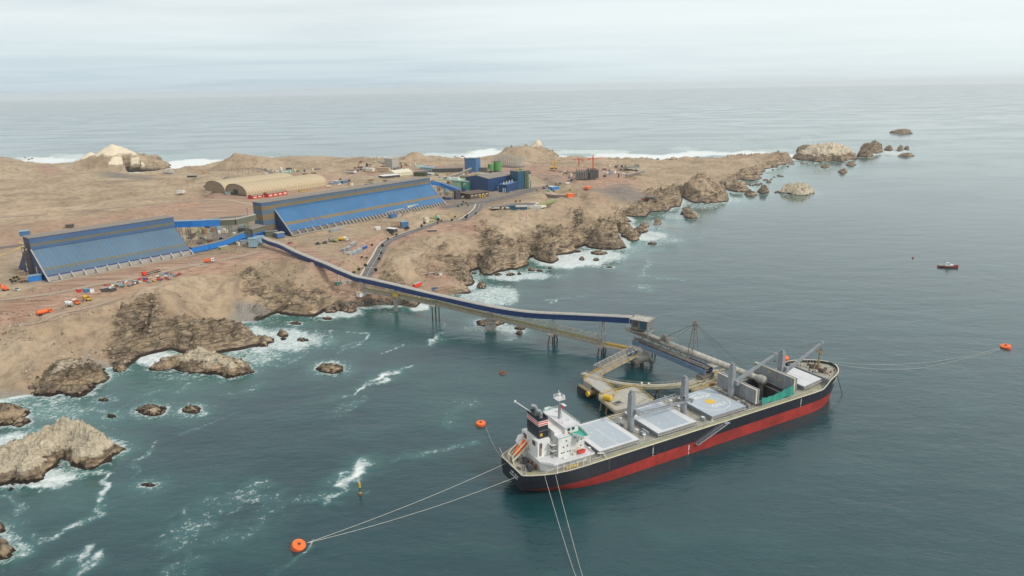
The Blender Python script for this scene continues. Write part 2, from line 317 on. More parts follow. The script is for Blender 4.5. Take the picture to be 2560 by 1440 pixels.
M('orange', (.85,.16,.03), .45, dirt=.12, dcol=(.5,.1,.04)); M('buoy_orange', (.80,.13,.04), .4, dirt=.25, dcol=(.55,.35,.25)); M('yellow', (.65,.42,.05), .5, dirt=.3); M('machine_yellow', (.70,.45,.03), .5, dirt=.25)
M('deck_green', (.05,.36,.28), .6, dirt=.15); M('net_green', (.03,.27,.21), .8, dirt=.2, streak=False); M('olive', (.28,.30,.12), .8, dirt=.3, streak=False)
M('blue_dark', (.022,.055,.17), .45, dirt=.2, dcol=(.05,.06,.09)); M('blue_bright', (.02,.19,.55), .45, dirt=.18, dcol=(.12,.18,.25)); M('blue_mid', (.055,.16,.33), .55, dirt=.35, dcol=(.14,.17,.19)); M('blue_wash', (.095,.165,.235), .6, dirt=.5, dcol=(.13,.15,.155), scale=.05, streak='slope')
M('blue_steel', (.06,.125,.25), .55, dirt=.45, dcol=(.11,.12,.12), streak='slope', scale=.05); M('blue_grey', (.085,.14,.20), .6, dirt=.5, dcol=(.13,.13,.115), streak='slope', scale=.05); M('blue_vivid', (.045,.15,.30), .5, dirt=.55, dcol=(.085,.15,.20), scale=.06, streak='slope'); M('ochre', (.20,.15,.075), .65, dirt=.45, scale=.06, dcol=(.10,.10,.09), streak='slope'); M('ochre_dull', (.14,.145,.10), .65, dirt=.4, scale=.06, streak='slope')
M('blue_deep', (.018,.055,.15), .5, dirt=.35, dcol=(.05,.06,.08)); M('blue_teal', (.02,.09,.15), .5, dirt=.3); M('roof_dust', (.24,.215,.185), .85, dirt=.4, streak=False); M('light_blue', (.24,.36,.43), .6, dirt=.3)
M('pale_steel', (.40,.39,.35), .6, dirt=.45, dcol=(.22,.15,.09)); M('pale_yellow', (.46,.38,.17), .65, dirt=.4); M('truss_paint', (.40,.37,.26), .6, dirt=.5, dcol=(.2,.13,.07)); M('girder_blue', (.14,.22,.32), .55, dirt=.5, dcol=(.25,.22,.17)); M('pipe_beige', (.46,.45,.39), .6, dirt=.45, dcol=(.25,.22,.17))
M('concrete', (.38,.36,.32), .85, dirt=.35, streak=False, dcol=(.2,.18,.15)); M('concrete_dark', (.20,.18,.155), .85, dirt=.5); M('pile', (.07,.06,.05), .8, dirt=.5); M('dust_roof', (.42,.40,.35), .8, dirt=.3, streak=False)
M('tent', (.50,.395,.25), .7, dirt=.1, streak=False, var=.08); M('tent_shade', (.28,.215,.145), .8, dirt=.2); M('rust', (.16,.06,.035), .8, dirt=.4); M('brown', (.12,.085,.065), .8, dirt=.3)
M('tank_green', (.10,.30,.09), .5, dirt=.25); M('tank_mint', (.32,.52,.40), .55, dirt=.25, dcol=(.2,.25,.15)); M('tank_teal', (.035,.22,.155), .5, dirt=.2); M('cream', (.66,.61,.46), .6, dirt=.2); M('glass', (.03,.045,.06), .12, dirt=0, spec=.8)
M('container_grey', (.27,.29,.30), .6, dirt=.25); M('container_blue', (.05,.09,.30), .6, dirt=.2); M('platform_top', (.42,.40,.33), .85, dirt=.4, streak=False); M('tyre', (.015,.015,.015), .9, dirt=.3, dcol=(.15,.12,.09)); M('rope', (.62,.60,.53), .8, dirt=.1, streak=False); M('chain', (.05,.045,.045), .8)
M('skin', (.42,.24,.16), .7, dirt=0); M('navy_cloth', (.03,.04,.09), .9, dirt=0); M('leaf', (.06,.07,.03), .9, var=.4, dirt=.2, streak=False); M('bark', (.09,.065,.045), .9); M('road_paint', (.55,.54,.50), .8, dirt=.3, streak=False); M('timber', (.30,.20,.11), .8)
def ground_mat():
    m, nt, p = new_mat('ground'); tc = N(nt, 'ShaderNodeTexCoord'); P = tc.outputs['Object']
    at = N(nt, 'ShaderNodeVertexColor'); at.layer_name = 'kind'; s = N(nt, 'ShaderNodeSeparateColor', inp={0: at.outputs[0]})
    rock, red, guano = s.outputs[0], s.outputs[1], s.outputs[2]
    a2 = N(nt, 'ShaderNodeVertexColor'); a2.layer_name = 'wear'; s2 = N(nt, 'ShaderNodeSeparateColor', inp={0: a2.outputs[0]})
    grey, wet, pebble = s2.outputs[0], s2.outputs[1], s2.outputs[2]
    big = N(nt, 'ShaderNodeTexNoise', inp={0: P, 2: .018, 3: 6.0, 4: .6}); mid = N(nt, 'ShaderNodeTexNoise', inp={0: P, 2: .13, 3: 7.0, 4: .65}); fine = N(nt, 'ShaderNodeTexNoise', inp={0: P, 2: .9, 3: 6.0, 4: .7})
    sand = ramp(nt, big.outputs[0], [(.32, (.29,.215,.142)), (.5, (.395,.298,.198)), (.68, (.47,.365,.25))])
    sp = ramp(nt, mid.outputs[0], [(.3, (.62,.60,.58)), (.52, (1,1,1)), (.75, (1.14,1.11,1.06))]); sand = mixc(nt, 1.0, sand, sp, 'MULTIPLY')
    scrub = ramp(nt, fine.outputs[0], [(.55, (0,0,0)), (.70, (1,1,1))]); sand = mixc(nt, math_(nt, 'MULTIPLY', scrub, .45), sand, (.13,.10,.07))
    # red worked ground with wheel tracks
    mp = N(nt, 'ShaderNodeMapping', inp={0: P}); mp.inputs['Rotation'].default_value = (0, 0, R(-50)); mp.inputs['Scale'].default_value = (.02, .22, 1)
    tr = N(nt, 'ShaderNodeTexNoise', inp={0: mp.outputs[0], 2: 1.0, 3: 5.0, 4: .65})
    redc = ramp(nt, tr.outputs[0], [(.30, (.20,.125,.09)), (.44, (.33,.21,.148)), (.60, (.42,.285,.205)), (.74, (.52,.40,.30))])
    rj = math_(nt, 'ADD', red, math_(nt, 'MULTIPLY', math_(nt, 'SUBTRACT', big.outputs[0], .5), .9)); rj = math_(nt, 'ADD', rj, math_(nt, 'MULTIPLY', math_(nt, 'SUBTRACT', mid.outputs[0], .5), .5))
    rf = N(nt, 'ShaderNodeMapRange', inp={0: rj, 1: .3, 2: .75}); c = mixc(nt, rf.outputs[0], sand, redc)
    gj = math_(nt, 'ADD', grey, math_(nt, 'MULTIPLY', math_(nt, 'SUBTRACT', mid.outputs[0], .5), 1.6)); gf = N(nt, 'ShaderNodeMapRange', inp={0: gj, 1: .35, 2: 1.1})
    gc = ramp(nt, tr.outputs[0], [(.35, (.14,.125,.115)), (.6, (.21,.19,.17)), (.75, (.33,.29,.25))]); c = mixc(nt, gf.outputs[0], c, gc)
    # rock: tilted beds
    ge = N(nt, 'ShaderNodeNewGeometry'); sn = N(nt, 'ShaderNodeSeparateXYZ', inp={0: ge.outputs['True Normal']})
    steep = N(nt, 'ShaderNodeMapRange', inp={0: sn.outputs[2], 1: .84, 2: .58})
    mr = N(nt, 'ShaderNodeMapping', inp={0: P}); mr.inputs['Rotation'].default_value = (R(28), R(35), R(20)); mr.inputs['Scale'].default_value = (.10, .10, .50)
    bed = N(nt, 'ShaderNodeTexNoise', inp={0: mr.outputs[0], 2: .9, 3: 8.0, 4: .7}); bed.inputs['Distortion'].default_value = .5
    rc = ramp(nt, bed.outputs[0], [(.30, (.045,.033,.024)), (.38, (.16,.12,.083)), (.45, (.30,.228,.158)), (.56, (.43,.335,.228)), (.78, (.56,.46,.33))])
    crk = N(nt, 'ShaderNodeTexVoronoi', feature='DISTANCE_TO_EDGE', inp={0: mr.outputs[0], 2: .7}); cf = ramp(nt, crk.outputs[0], [(0.0, (.35,.33,.31)), (.10, (1,1,1))]); rc = mixc(nt, .8, rc, mixc(nt, 1.0, rc, cf, 'MULTIPLY')); rb_ = ramp(nt, mid.outputs[0], [(.36, (.50,.50,.52)), (.52, (1,1,1)), (.68, (1.45,1.36,1.22))]); rc = mixc(nt, 1.0, rc, rb_, 'MULTIPLY')
    rmask = math_(nt, 'ADD', math_(nt, 'MULTIPLY', rock, 1.0), math_(nt, 'MULTIPLY', math_(nt, 'SUBTRACT', mid.outputs[0], .5), 1.3))
    rmask = math_(nt, 'ADD', rmask, math_(nt, 'MULTIPLY', math_(nt, 'SUBTRACT', steep.outputs[0], .25), math_(nt, 'ADD', math_(nt, 'MULTIPLY', rock, .9), .45)))
    rfac = N(nt, 'ShaderNodeMapRange', inp={0: rmask, 1: .46, 2: .98}); c = mixc(nt, rfac.outputs[0], c, rc)
    pc = ramp(nt, fine.outputs[0], [(.35, (.20,.18,.155)), (.6, (.33,.30,.26))]); c = mixc(nt, pebble, c, pc)
    # guano
    gu = math_(nt, 'ADD', guano, math_(nt, 'MULTIPLY', math_(nt, 'SUBTRACT', bed.outputs[0], .5), 1.6)); gfac = N(nt, 'ShaderNodeMapRange', inp={0: gu, 1: .34, 2: .58})
    guc = ramp(nt, fine.outputs[0], [(.3, (.50,.41,.28)), (.6, (.80,.70,.53))]); c = mixc(nt, gfac.outputs[0], c, guc)
    wj = math_(nt, 'ADD', wet, math_(nt, 'MULTIPLY', math_(nt, 'SUBTRACT', mid.outputs[0], .5), .7)); wf = N(nt, 'ShaderNodeMapRange', inp={0: wj, 1: .35, 2: .7})
    wc = ramp(nt, bed.outputs[0], [(.35, (.018,.014,.011)), (.6, (.06,.042,.028)), (.75, (.10,.065,.04))]); c = mixc(nt, wf.outputs[0], c, wc)
    nt.links.new(c, p.inputs['Base Color']); ro = N(nt, 'ShaderNodeMapRange', inp={0: wf.outputs[0], 1: 0, 2: 1, 3: .92, 4: .45}); nt.links.new(ro.outputs[0], p.inputs['Roughness'])
    hh = math_(nt, 'ADD', math_(nt, 'MULTIPLY', bed.outputs[0], math_(nt, 'ADD', math_(nt, 'MULTIPLY', rfac.outputs[0], 1.8), .05)), math_(nt, 'MULTIPLY', fine.outputs[0], .34))
    bump(nt, p, hh, .9, 2.2); p.inputs['Specular IOR Level'].default_value = .25
    return m
GROUND = ground_mat()
def water_mat():
    m, nt, p = new_mat('sea_water'); tc = N(nt, 'ShaderNodeTexCoord'); P = tc.outputs['Object']
    at = N(nt, 'ShaderNodeVertexColor'); at.layer_name = 'sea'; s = N(nt, 'ShaderNodeSeparateColor', inp={0: at.outputs[0]})
    foam, shal, calm = s.outputs[0], s.outputs[1], s.outputs[2]
    rot = N(nt, 'ShaderNodeMapping', inp={0: P}); rot.inputs['Rotation'].default_value = (0, 0, R(12)); rot.inputs['Scale'].default_value = (.55, 1.0, 1)
    sw = N(nt, 'ShaderNodeTexNoise', inp={0: rot.outputs[0], 2: .045, 3: 4.0, 4: .55}); ch = N(nt, 'ShaderNodeTexNoise', inp={0: rot.outputs[0], 2: .28, 3: 6.0, 4: .62}); rp = N(nt, 'ShaderNodeTexNoise', inp={0: rot.outputs[0], 2: 1.1, 3: 4.0, 4: .6})
    patch = N(nt, 'ShaderNodeTexNoise', inp={0: rot.outputs[0], 2: .006, 3: 6.0, 4: .6}); patch.inputs['Distortion'].default_value = .8
    deep = ramp(nt, patch.outputs[0], [(.35, (.004,.036,.045)), (.65, (.008,.052,.059))])
    sh = ramp(nt, ch.outputs[0], [(.3, (.035,.135,.115)), (.7, (.08,.24,.20))])
    sj = math_(nt, 'ADD', shal, math_(nt, 'MULTIPLY', math_(nt, 'SUBTRACT', sw.outputs[0], .5), .5), clamp=True); c = mixc(nt, sj, deep, sh)
    # foam lace: broken by noise, more solid where the foam value is high
    f1 = N(nt, 'ShaderNodeTexNoise', inp={0: P, 2: .30, 3: 10.0, 4: .78}); f1.inputs['Distortion'].default_value = .7
    f2 = N(nt, 'ShaderNodeTexVoronoi', feature='DISTANCE_TO_EDGE', inp={0: P, 2: .55}); f2r = ramp(nt, f2.outputs[0], [(0, (1,1,1)), (.35, (0,0,0))])
    fn = math_(nt, 'ADD', math_(nt, 'MULTIPLY', math_(nt, 'SUBTRACT', f1.outputs[0], .5), 2.7), math_(nt, 'MULTIPLY', math_(nt, 'SUBTRACT', f2r, .4), .22))
    fv = math_(nt, 'ADD', foam, math_(nt, 'MULTIPLY', fn, math_(nt, 'SUBTRACT', 1.5, foam)))
    ff = N(nt, 'ShaderNodeMapRange', inp={0: fv, 1: .50, 2: 1.12}); on = N(nt, 'ShaderNodeMapRange', inp={0: foam, 1: .02, 2: .16}); fm = math_(nt, 'MULTIPLY', ff.outputs[0], on.outputs[0])
    c = mixc(nt, math_(nt, 'MULTIPLY', foam, .5), c, (.10,.27,.25))
    c = mixc(nt, math_(nt, 'MULTIPLY', fm, .93), c, (.78,.80,.78))
    nt.links.new(c, p.inputs['Base Color'])
    rr = N(nt, 'ShaderNodeMapRange', inp={0: fm, 1: 0, 2: 1, 3: .07, 4: .9}); rp2 = ramp(nt, patch.outputs[0], [(.4, (0,0,0)), (.6, (.10,.10,.10))]); nt.links.new(math_(nt, 'ADD', rr.outputs[0], rp2), p.inputs['Roughness'])
    p.inputs['IOR'].default_value = 1.42; p.inputs['Specular IOR Level'].default_value = .7
    # bump fades with distance from the place so far water does not sparkle
    ln = N(nt, 'ShaderNodeVectorMath', operation='LENGTH', inp={0: P}); fd = N(nt, 'ShaderNodeMapRange', inp={0: ln.outputs['Value'], 1: 200.0, 2: 1000.0, 3: 1.0, 4: .22})
    hgt = math_(nt, 'ADD', math_(nt, 'MULTIPLY', sw.outputs[0], 1.1), math_(nt, 'ADD', math_(nt, 'MULTIPLY', ch.outputs[0], .26), math_(nt, 'MULTIPLY', rp.outputs[0], .10)))
    b = N(nt, 'ShaderNodeBump', inp={'Height': math_(nt, 'MULTIPLY', hgt, fd.outputs[0])}); b.inputs['Strength'].default_value = 1.0; b.inputs['Distance'].default_value = 1.0
    nt.links.new(b.outputs[0], p.inputs['Normal'])
    return m
WATER = water_mat()
# ------------------------------------------------------------ mesh builder and object helpers
def tag(o, label=None, cat=None, group=None, kind=None):
    if label: o['label'] = label
    if cat: o['category'] = cat
    if group: o['group'] = group
    if kind: o['kind'] = kind
    return o
def thing(name, label, cat, loc=(0,0,0), rz=0.0, group=None):
    o = bpy.data.objects.new(name, None); C.objects.link(o); o.location = loc; o.rotation_euler = (0,0,rz); o.empty_display_size = 1
    return tag(o, label, cat, group)
class MB:
    def __init__(s): s.v = []; s.f = []; s.mi = []; s.k = 0
    def add(s, vs, fs):
        n = len(s.v); s.v += [tuple(q) for q in vs]; s.f += [tuple(i+n for i in f) for f in fs]; s.mi += [s.k]*len(fs); return s
    def box(s, c, d, rz=0.0, taper=1.0, ry=0.0):
        """box: centre, full sizes"""
        x, y, z = d[0]/2, d[1]/2, d[2]/2; t = taper
        vs = [(-x,-y,-z),(x,-y,-z),(x,y,-z),(-x,y,-z),(-x*t,-y*t,z),(x*t,-y*t,z),(x*t,y*t,z),(-x*t,y*t,z)]
        if ry: a, b = math.cos(ry), math.sin(ry); vs = [(p[0]*a+p[2]*b, p[1], -p[0]*b+p[2]*a) for p in vs]
        a, b = math.cos(rz), math.sin(rz); vs = [(c[0]+p[0]*a-p[1]*b, c[1]+p[0]*b+p[1]*a, c[2]+p[2]) for p in vs]
        return s.add(vs, [(0,3,2,1),(4,5,6,7),(0,1,5,4),(1,2,6,5),(2,3,7,6),(3,0,4,7)])
    def bb(s, x0, x1, y0, y1, z0, z1): return s.box(((x0+x1)/2, (y0+y1)/2, (z0+z1)/2), (abs(x1-x0), abs(y1-y0), abs(z1-z0)))
    def beam(s, a, b, w, h=None):
        """square bar between two points"""
        h = h or w; a = Vector(a); b = Vector(b); d = (b-a)
        if d.length < 1e-6: return s
        d.normalize(); r = d.cross(Vector((0,0,1)))
        if r.length < 1e-3: r = Vector((1,0,0))
        r.normalize(); u = r.cross(d); r = r*w/2; u = u*h/2
        return s.add([a-r-u, a+r-u, a+r+u, a-r+u, b-r-u, b+r-u, b+r+u, b-r+u], [(3,2,1,0),(4,5,6,7),(0,1,5,4),(1,2,6,5),(2,3,7,6),(3,0,4,7)])
    def tube(s, pts, rad, n=8, cap=True):
        pts = [Vector(p) for p in pts]; rad = rad if isinstance(rad, (list, tuple)) else [rad]*len(pts); vs = []; fs = []
        for i, p in enumerate(pts):
            d = (pts[min(i+1, len(pts)-1)]-pts[max(i-1, 0)]).normalized(); r = d.cross(Vector((0,0,1)))
            if r.length < 1e-3: r = Vector((1,0,0))
            r.normalize(); u = r.cross(d)
            vs += [p+(r*math.cos(2*math.pi*k/n)+u*math.sin(2*math.pi*k/n))*rad[i] for k in range(n)]
        for i in range(len(pts)-1):
            for k in range(n): a = i*n+k; b = i*n+(k+1) % n; fs.append((b, a, a+n, b+n))
        if cap: fs.append(tuple(range(n))); fs.append(tuple(reversed(range((len(pts)-1)*n, len(pts)*n))))
        return s.add(vs, fs)
    def cyl(s, c, r, h, n=16, r2=None):
        r2 = r if r2 is None else r2; x, y, z = c
        vs = [(x+r*math.cos(2*math.pi*k/n), y+r*math.sin(2*math.pi*k/n), z) for k in range(n)]+[(x+r2*math.cos(2*math.pi*k/n), y+r2*math.sin(2*math.pi*k/n), z+h) for k in range(n)]
        return s.add(vs, [(k, (k+1) % n, (k+1) % n+n, k+n) for k in range(n)]+[tuple(reversed(range(n))), tuple(range(n, 2*n))])
    def sphere(s, c, r, n=12, m_=8, sz=1.0):
        vs = []; fs = []
        for j in range(1, m_):
            a = math.pi*j/m_
            for k in range(n): vs.append((c[0]+r*math.sin(a)*math.cos(2*math.pi*k/n), c[1]+r*math.sin(a)*math.sin(2*math.pi*k/n), c[2]+r*sz*math.cos(a)))
        vs += [(c[0], c[1], c[2]+r*sz), (c[0], c[1], c[2]-r*sz)]; t = len(vs)-2; b = t+1
        for j in range(m_-2):
            for k in range(n): fs.append((j*n+k, (j+1)*n+k, (j+1)*n+(k+1) % n, j*n+(k+1) % n))
        for k in range(n): fs.append((t, k, (k+1) % n)); fs.append((b, (m_-2)*n+(k+1) % n, (m_-2)*n+k))
        return s.add(vs, fs)
    def prism(s, poly, z0, z1):
        n = len(poly); vs = [(p[0], p[1], z0) for p in poly]+[(p[0], p[1], z1) for p in poly]
        return s.add(vs, [(k, (k+1) % n, (k+1) % n+n, k+n) for k in range(n)]+[tuple(reversed(range(n))), tuple(range(n, 2*n))])
    def extr(s, prof, x0, x1):
        """profile in (y, z) pushed along x"""
        n = len(prof); vs = [(x0, p[0], p[1]) for p in prof]+[(x1, p[0], p[1]) for p in prof]
        return s.add(vs, [(k, (k+1) % n, (k+1) % n+n, k+n) for k in range(n)]+[tuple(reversed(range(n))), tuple(range(n, 2*n))])
    def quad(s, a, b, c, d): return s.add([a, b, c, d], [(0,1,2,3)])
    def truss(s, A, B, h, n, w=.25, w2=.16, up_=(0,0,1)):
        """lattice side between two points, h tall"""
        A = Vector(A); B = Vector(B); U = Vector(up_)*h
        s.beam(A, B, w); s.beam(A+U, B+U, w)
        for i in range(n+1):
            p = A.lerp(B, i/n); s.beam(p, p+U, w2)
            if i < n: q = A.lerp(B, (i+1)/n); s.beam(p, q+U, w2) if i % 2 else s.beam(p+U, q, w2)
        return s
    def rail(s, pts, h=1.1, w=.07, step=2.5):
        for a, b in zip(pts[:-1], pts[1:]):
            a = Vector(a); b = Vector(b); n = max(1, int((b-a).length/step))
            for k in (h, h*.55): s.beam(a+Vector((0,0,k)), b+Vector((0,0,k)), w)
            for i in range(n+1): p = a.lerp(b, i/n); s.beam(p, p+Vector((0,0,h)), w)
        return s
    def build(s, name, mats, parent=None, world=False, smooth=False):
        me = bpy.data.meshes.new(name); vs = s.v
        if world and parent is not None: l = parent.location; vs = [(p[0]-l.x, p[1]-l.y, p[2]-l.z) for p in vs]
        me.from_pydata([tuple(p) for p in vs], [], s.f); mats = mats if isinstance(mats, (list, tuple)) else [mats]
        for q in mats: me.materials.append(_M[q] if isinstance(q, str) else q)
        if len(mats) > 1: me.polygons.foreach_set('material_index', s.mi)
        if smooth: me.polygons.foreach_set('use_smooth', [True]*len(s.f))
        me.update(); o = bpy.data.objects.new(name, me); C.objects.link(o)
        if parent is not None: o.parent = parent
        return o
def grid_obj(name, X, Y, Z, keep=None, mat=None, cols={}):
    nr, nc = X.shape; vs = np.stack([X, Y, Z], -1).reshape(-1, 3); idx = np.arange(nr*nc).reshape(nr, nc)
    q = np.stack([idx[:-1,:-1], idx[:-1,1:], idx[1:,1:], idx[1:,:-1]], -1).reshape(-1, 4)
    if keep is not None:
        k = (keep[:-1,:-1]|keep[:-1,1:]|keep[1:,1:]|keep[1:,:-1]).reshape(-1); q = q[k]
        used = np.zeros(nr*nc, bool); used[q.reshape(-1)] = True; rm = np.cumsum(used)-1; vs = vs[used]; q = rm[q]
    else: used = np.ones(nr*nc, bool)
    me = bpy.data.meshes.new(name); me.vertices.add(len(vs)); me.vertices.foreach_set('co', vs.astype(np.float32).reshape(-1))
    me.loops.add(len(q)*4); me.loops.foreach_set('vertex_index', q.astype(np.int32).reshape(-1)); me.polygons.add(len(q))
    me.polygons.foreach_set('loop_start', np.arange(0, len(q)*4, 4, dtype=np.int32)); me.polygons.foreach_set('loop_total', np.full(len(q), 4, np.int32)) if False else None
    me.polygons.foreach_set('use_smooth', np.ones(len(q), bool)); me.update(calc_edges=True)
    for cn, arr in cols.items():
        ca = me.color_attributes.new(cn, 'FLOAT_COLOR', 'POINT'); a = np.ones((len(vs), 4), np.float32); a[:,:3] = arr.reshape(-1, 3)[used]; ca.data.foreach_set('color', a.reshape(-1))
    me.materials.append(mat); o = bpy.data.objects.new(name, me); C.objects.link(o); return o
# ------------------------------------------------------------ the land
Q = 1.0
az = np.concatenate([np.linspace(-1.25, -.70, 110, endpoint=False), np.linspace(-.70, .62, int(960*Q))])
it = np.concatenate([np.linspace(1.35, .36, int(520*Q), endpoint=False), np.linspace(.36, .055, int(1050*Q)), np.linspace(.0545, .035, 40)])
RR, AA = np.meshgrid(135.0/it, az, indexing='ij'); TX = RR*np.sin(AA); TY = RR*np.cos(AA)
_rough = bil(DL, TX, TY); near = _rough > -26
TZ = np.full(TX.shape, -6.0); RK = np.zeros(TX.shape); TD = _rough.copy()
z_, r_, d_ = land_h(TX[near], TY[near]); TZ[near] = z_; RK[near] = r_; TD[near] = d_
def softmask(polys, soft=16.0, X=TX, Y=TY):
    m_ = np.zeros(X.shape)
    for pts, z, v in polys:
        P = up_np(pts, z); x0, x1, y0, y1 = P[:,0].min()-30, P[:,0].max()+30, P[:,1].min()-30, P[:,1].max()+30
        s_ = (X > x0)&(X < x1)&(Y > y0)&(Y < y1)
        if s_.any(): m_[s_] = np.maximum(m_[s_], v*sst(-soft, soft, poly_sdf(X[s_], Y[s_], P)))
    return m_
REDP = [([(-60,770),(0,750),(130,708),(480,640),(640,625),(700,600),(760,610),(830,640),(900,650),(860,690),(760,650),(660,640),(520,672),(400,690),(250,725),(100,760),(0,790)],25,1.0),([(300,590),(0,620),(-60,560),(120,555),(400,510),(560,470),(600,440),(760,430),(880,440),(850,470),(700,500),(640,540),(440,560)],25,.62),
        ([(860,605),(1080,560),(1200,540),(1230,600),(1150,580),(1000,600),(930,640),(820,640)],22,.8),([(860,700),(900,716),(1010,735),(1000,756),(890,756),(840,750)],8,1.0),([(1050,700),(1090,675),(1130,680),(1140,705),(1090,730),(1060,722)],8,1.0),
        ([(880,410),(1100,405),(1400,400),(1560,415),(1600,450),(1500,480),(1380,450),(1200,440),(1000,440),(880,440)],20,.8),([(1360,540),(1480,470),(1560,430),(1620,450),(1560,480),(1480,510),(1400,550)],20,.55),
        ([(470,480),(560,470),(650,480),(660,510),(520,500)],25,.8),([(910,690),(940,660),(960,640),(960,690),(930,700)],14,.9),([(75,408),(120,404),(160,424),(120,436)],14,.9)]
GREYP = [([(480,560),(640,540),(640,600),(520,615)],25,1.0),([(0,622),(60,600),(50,650),(40,690),(0,700)],25,.7),([(1085,500),(1130,480),(1240,480),(1380,460),(1400,470),(1300,495),(1180,530),(1110,524)],25,.85),([(1450,480),(1560,455),(1650,480),(1640,500),(1540,498)],16,.9),([(1330,430),(1430,430),(1420,460),(1340,465)],22,.7),([(430,455),(330,440),(300,430),(230,440),(290,455)],7,.9),([(960,425),(1150,400),(1250,410),(1330,430),(1100,440)],22,.5)]
PEBP = [([(560,812),(590,775),(640,775),(700,785),(640,805),(600,830)],2,1.0),([(215,900),(250,905),(300,905),(300,935),(215,945)],2,1.0),([(-100,990),(0,975),(60,975),(70,1000),(0,1030),(-100,1030)],2,.9)]
red = softmask(REDP, 20); grey = softmask(GREYP, 22); peb = softmask(PEBP, 5)
for k_, (rp, wd, kind) in _road.items():      # bare verges of the roads
    x0, x1 = rp[:,0].min()-20, rp[:,0].max()+20; y0, y1 = rp[:,1].min()-20, rp[:,1].max()+20
    ms = (TX > x0)&(TX < x1)&(TY > y0)&(TY < y1); b_ = np.full(ms.sum(), 1e9)
    for i in range(len(rp)-1): b_ = np.minimum(b_, seg_dist(TX[ms], TY[ms], rp[i], rp[i+1])[0])
    red[ms] = np.maximum(red[ms], .7*sst(wd+5, wd*.5, b_))
guano = 0*TX
for (bx, by, bz, ra, rb, g0, g1) in [(292,424,4,98,60,26,44),(232,416,5,46,36,16,28),(360,428,4,60,34,12,22),(1345,394,5,34,34,24,36),(1040,404,6,40,35,22,34)]:
    cx, cy, _ = up(bx, by, bz); e = np.hypot((TX-cx)/ra, (TY-cy)/rb); guano = np.maximum(guano, sst(g0, g1, TZ+fbm(TX/9, TY/9, 3, 4)*5)*(e < 1.1)*.9)
wet = sst(2.6, .4, TZ)*np.clip(RK*1.6, 0, 1)
RKA = np.clip(RK*(.36+.42*bil(ROCKG, TX, TY)+.75*sst(13, 3.5, TZ+3*fbm(TX/15, TY/15, 3, 66))), 0, 1)
kind = np.stack([RKA, red, guano], -1); wear = np.stack([grey, wet, peb], -1)
land = grid_obj('ground', TX, TY, TZ, keep=(TZ > -5.0)&near, mat=GROUND, cols={'kind': kind, 'wear': wear}); tag(land, kind='structure')
# ------------------------------------------------------------ roads as draped sheets
def strip(path, wd, lift=.22, off=0.0):
    b = MB(); P = [Vector(p) for p in path]; L = []
    for i, p in enumerate(P):
        d = P[min(i+1, len(P)-1)]-P[max(i-1, 0)]; n = Vector((-d.y, d.x, 0)).normalized(); L.append((p+n*(off-wd/2), p+n*(off+wd/2)))
    for (a, b_), (c, d) in zip(L[:-1], L[1:]): b.quad(a+Vector((0,0,lift)), b_+Vector((0,0,lift)), d+Vector((0,0,lift)), c+Vector((0,0,lift)))
    return b
def resample(P, step):
    P = np.asarray(P); s = np.concatenate([[0], np.cumsum(np.hypot(*(np.diff(P[:,:2], axis=0).T)))]); t = np.arange(0, s[-1], step)
    return np.stack([np.interp(t, s, P[:,i]) for i in range(P.shape[1])], 1)
M('asphalt', (.145,.135,.13), .9, dirt=.45, dcol=(.27,.23,.18), streak=False, var=.18, scale=.15); M('dirt_road', (.38,.30,.215), .95, dirt=.3, dcol=(.30,.20,.14), streak=False, var=.15, scale=.12); M('kerb', (.55,.50,.40), .9, dirt=.3, streak=False); M('paved', (.30,.28,.24), .9, dirt=.35, streak=False)
for k_, (rp, wd, kd) in _road.items():
    rs_ = resample(rp, 4.0); o = strip(rs_, wd).build('road' if kd == 'asphalt' else 'dirt_track', 'asphalt' if kd == 'asphalt' else 'dirt_road'); tag(o, kind='structure')
    if k_ == 'coast':
        tag(strip(rs_, 1.6, .34, wd/2+.8).build('pavement', 'kerb'), kind='structure')
        tag(strip(rs_, .25, .26, 0).build('road_marking', 'road_paint'), kind='structure')
        for i in range(7, len(rs_), 14): tag(strip(rs_[i:i+2]*[1,1,1], wd*.95, .27).build('road_marking', 'road_paint') if False else MB().box((rs_[i][0], rs_[i][1], rs_[i][2]+.3), (wd*.95, .5, .05), math.atan2(rs_[i+1][1]-rs_[i][1], rs_[i+1][0]-rs_[i][0])+math.pi/2 if i+1 < len(rs_) else 0).build('road_marking', 'road_paint'), kind='structure')
# car park in front of the office building
def patch(pts, z, name, mat, lift=.25):
    P = [up(a, b, z) for a, b in pts]; return tag(MB().prism([(p[0], p[1]) for p in P], z-.4, z+lift).build(name, mat), kind='structure')
patch([(1216,520),(1226,508),(1242,505),(1300,505),(1350,506),(1340,514),(1290,520),(1230,521)], 24.2, 'pavement', 'kerb', .22); patch([(1221,519),(1230,509),(1243,506.5),(1298,506.5),(1342,507.5),(1334,513),(1288,518),(1232,519.5)], 24.2, 'car_park', 'asphalt', .30)
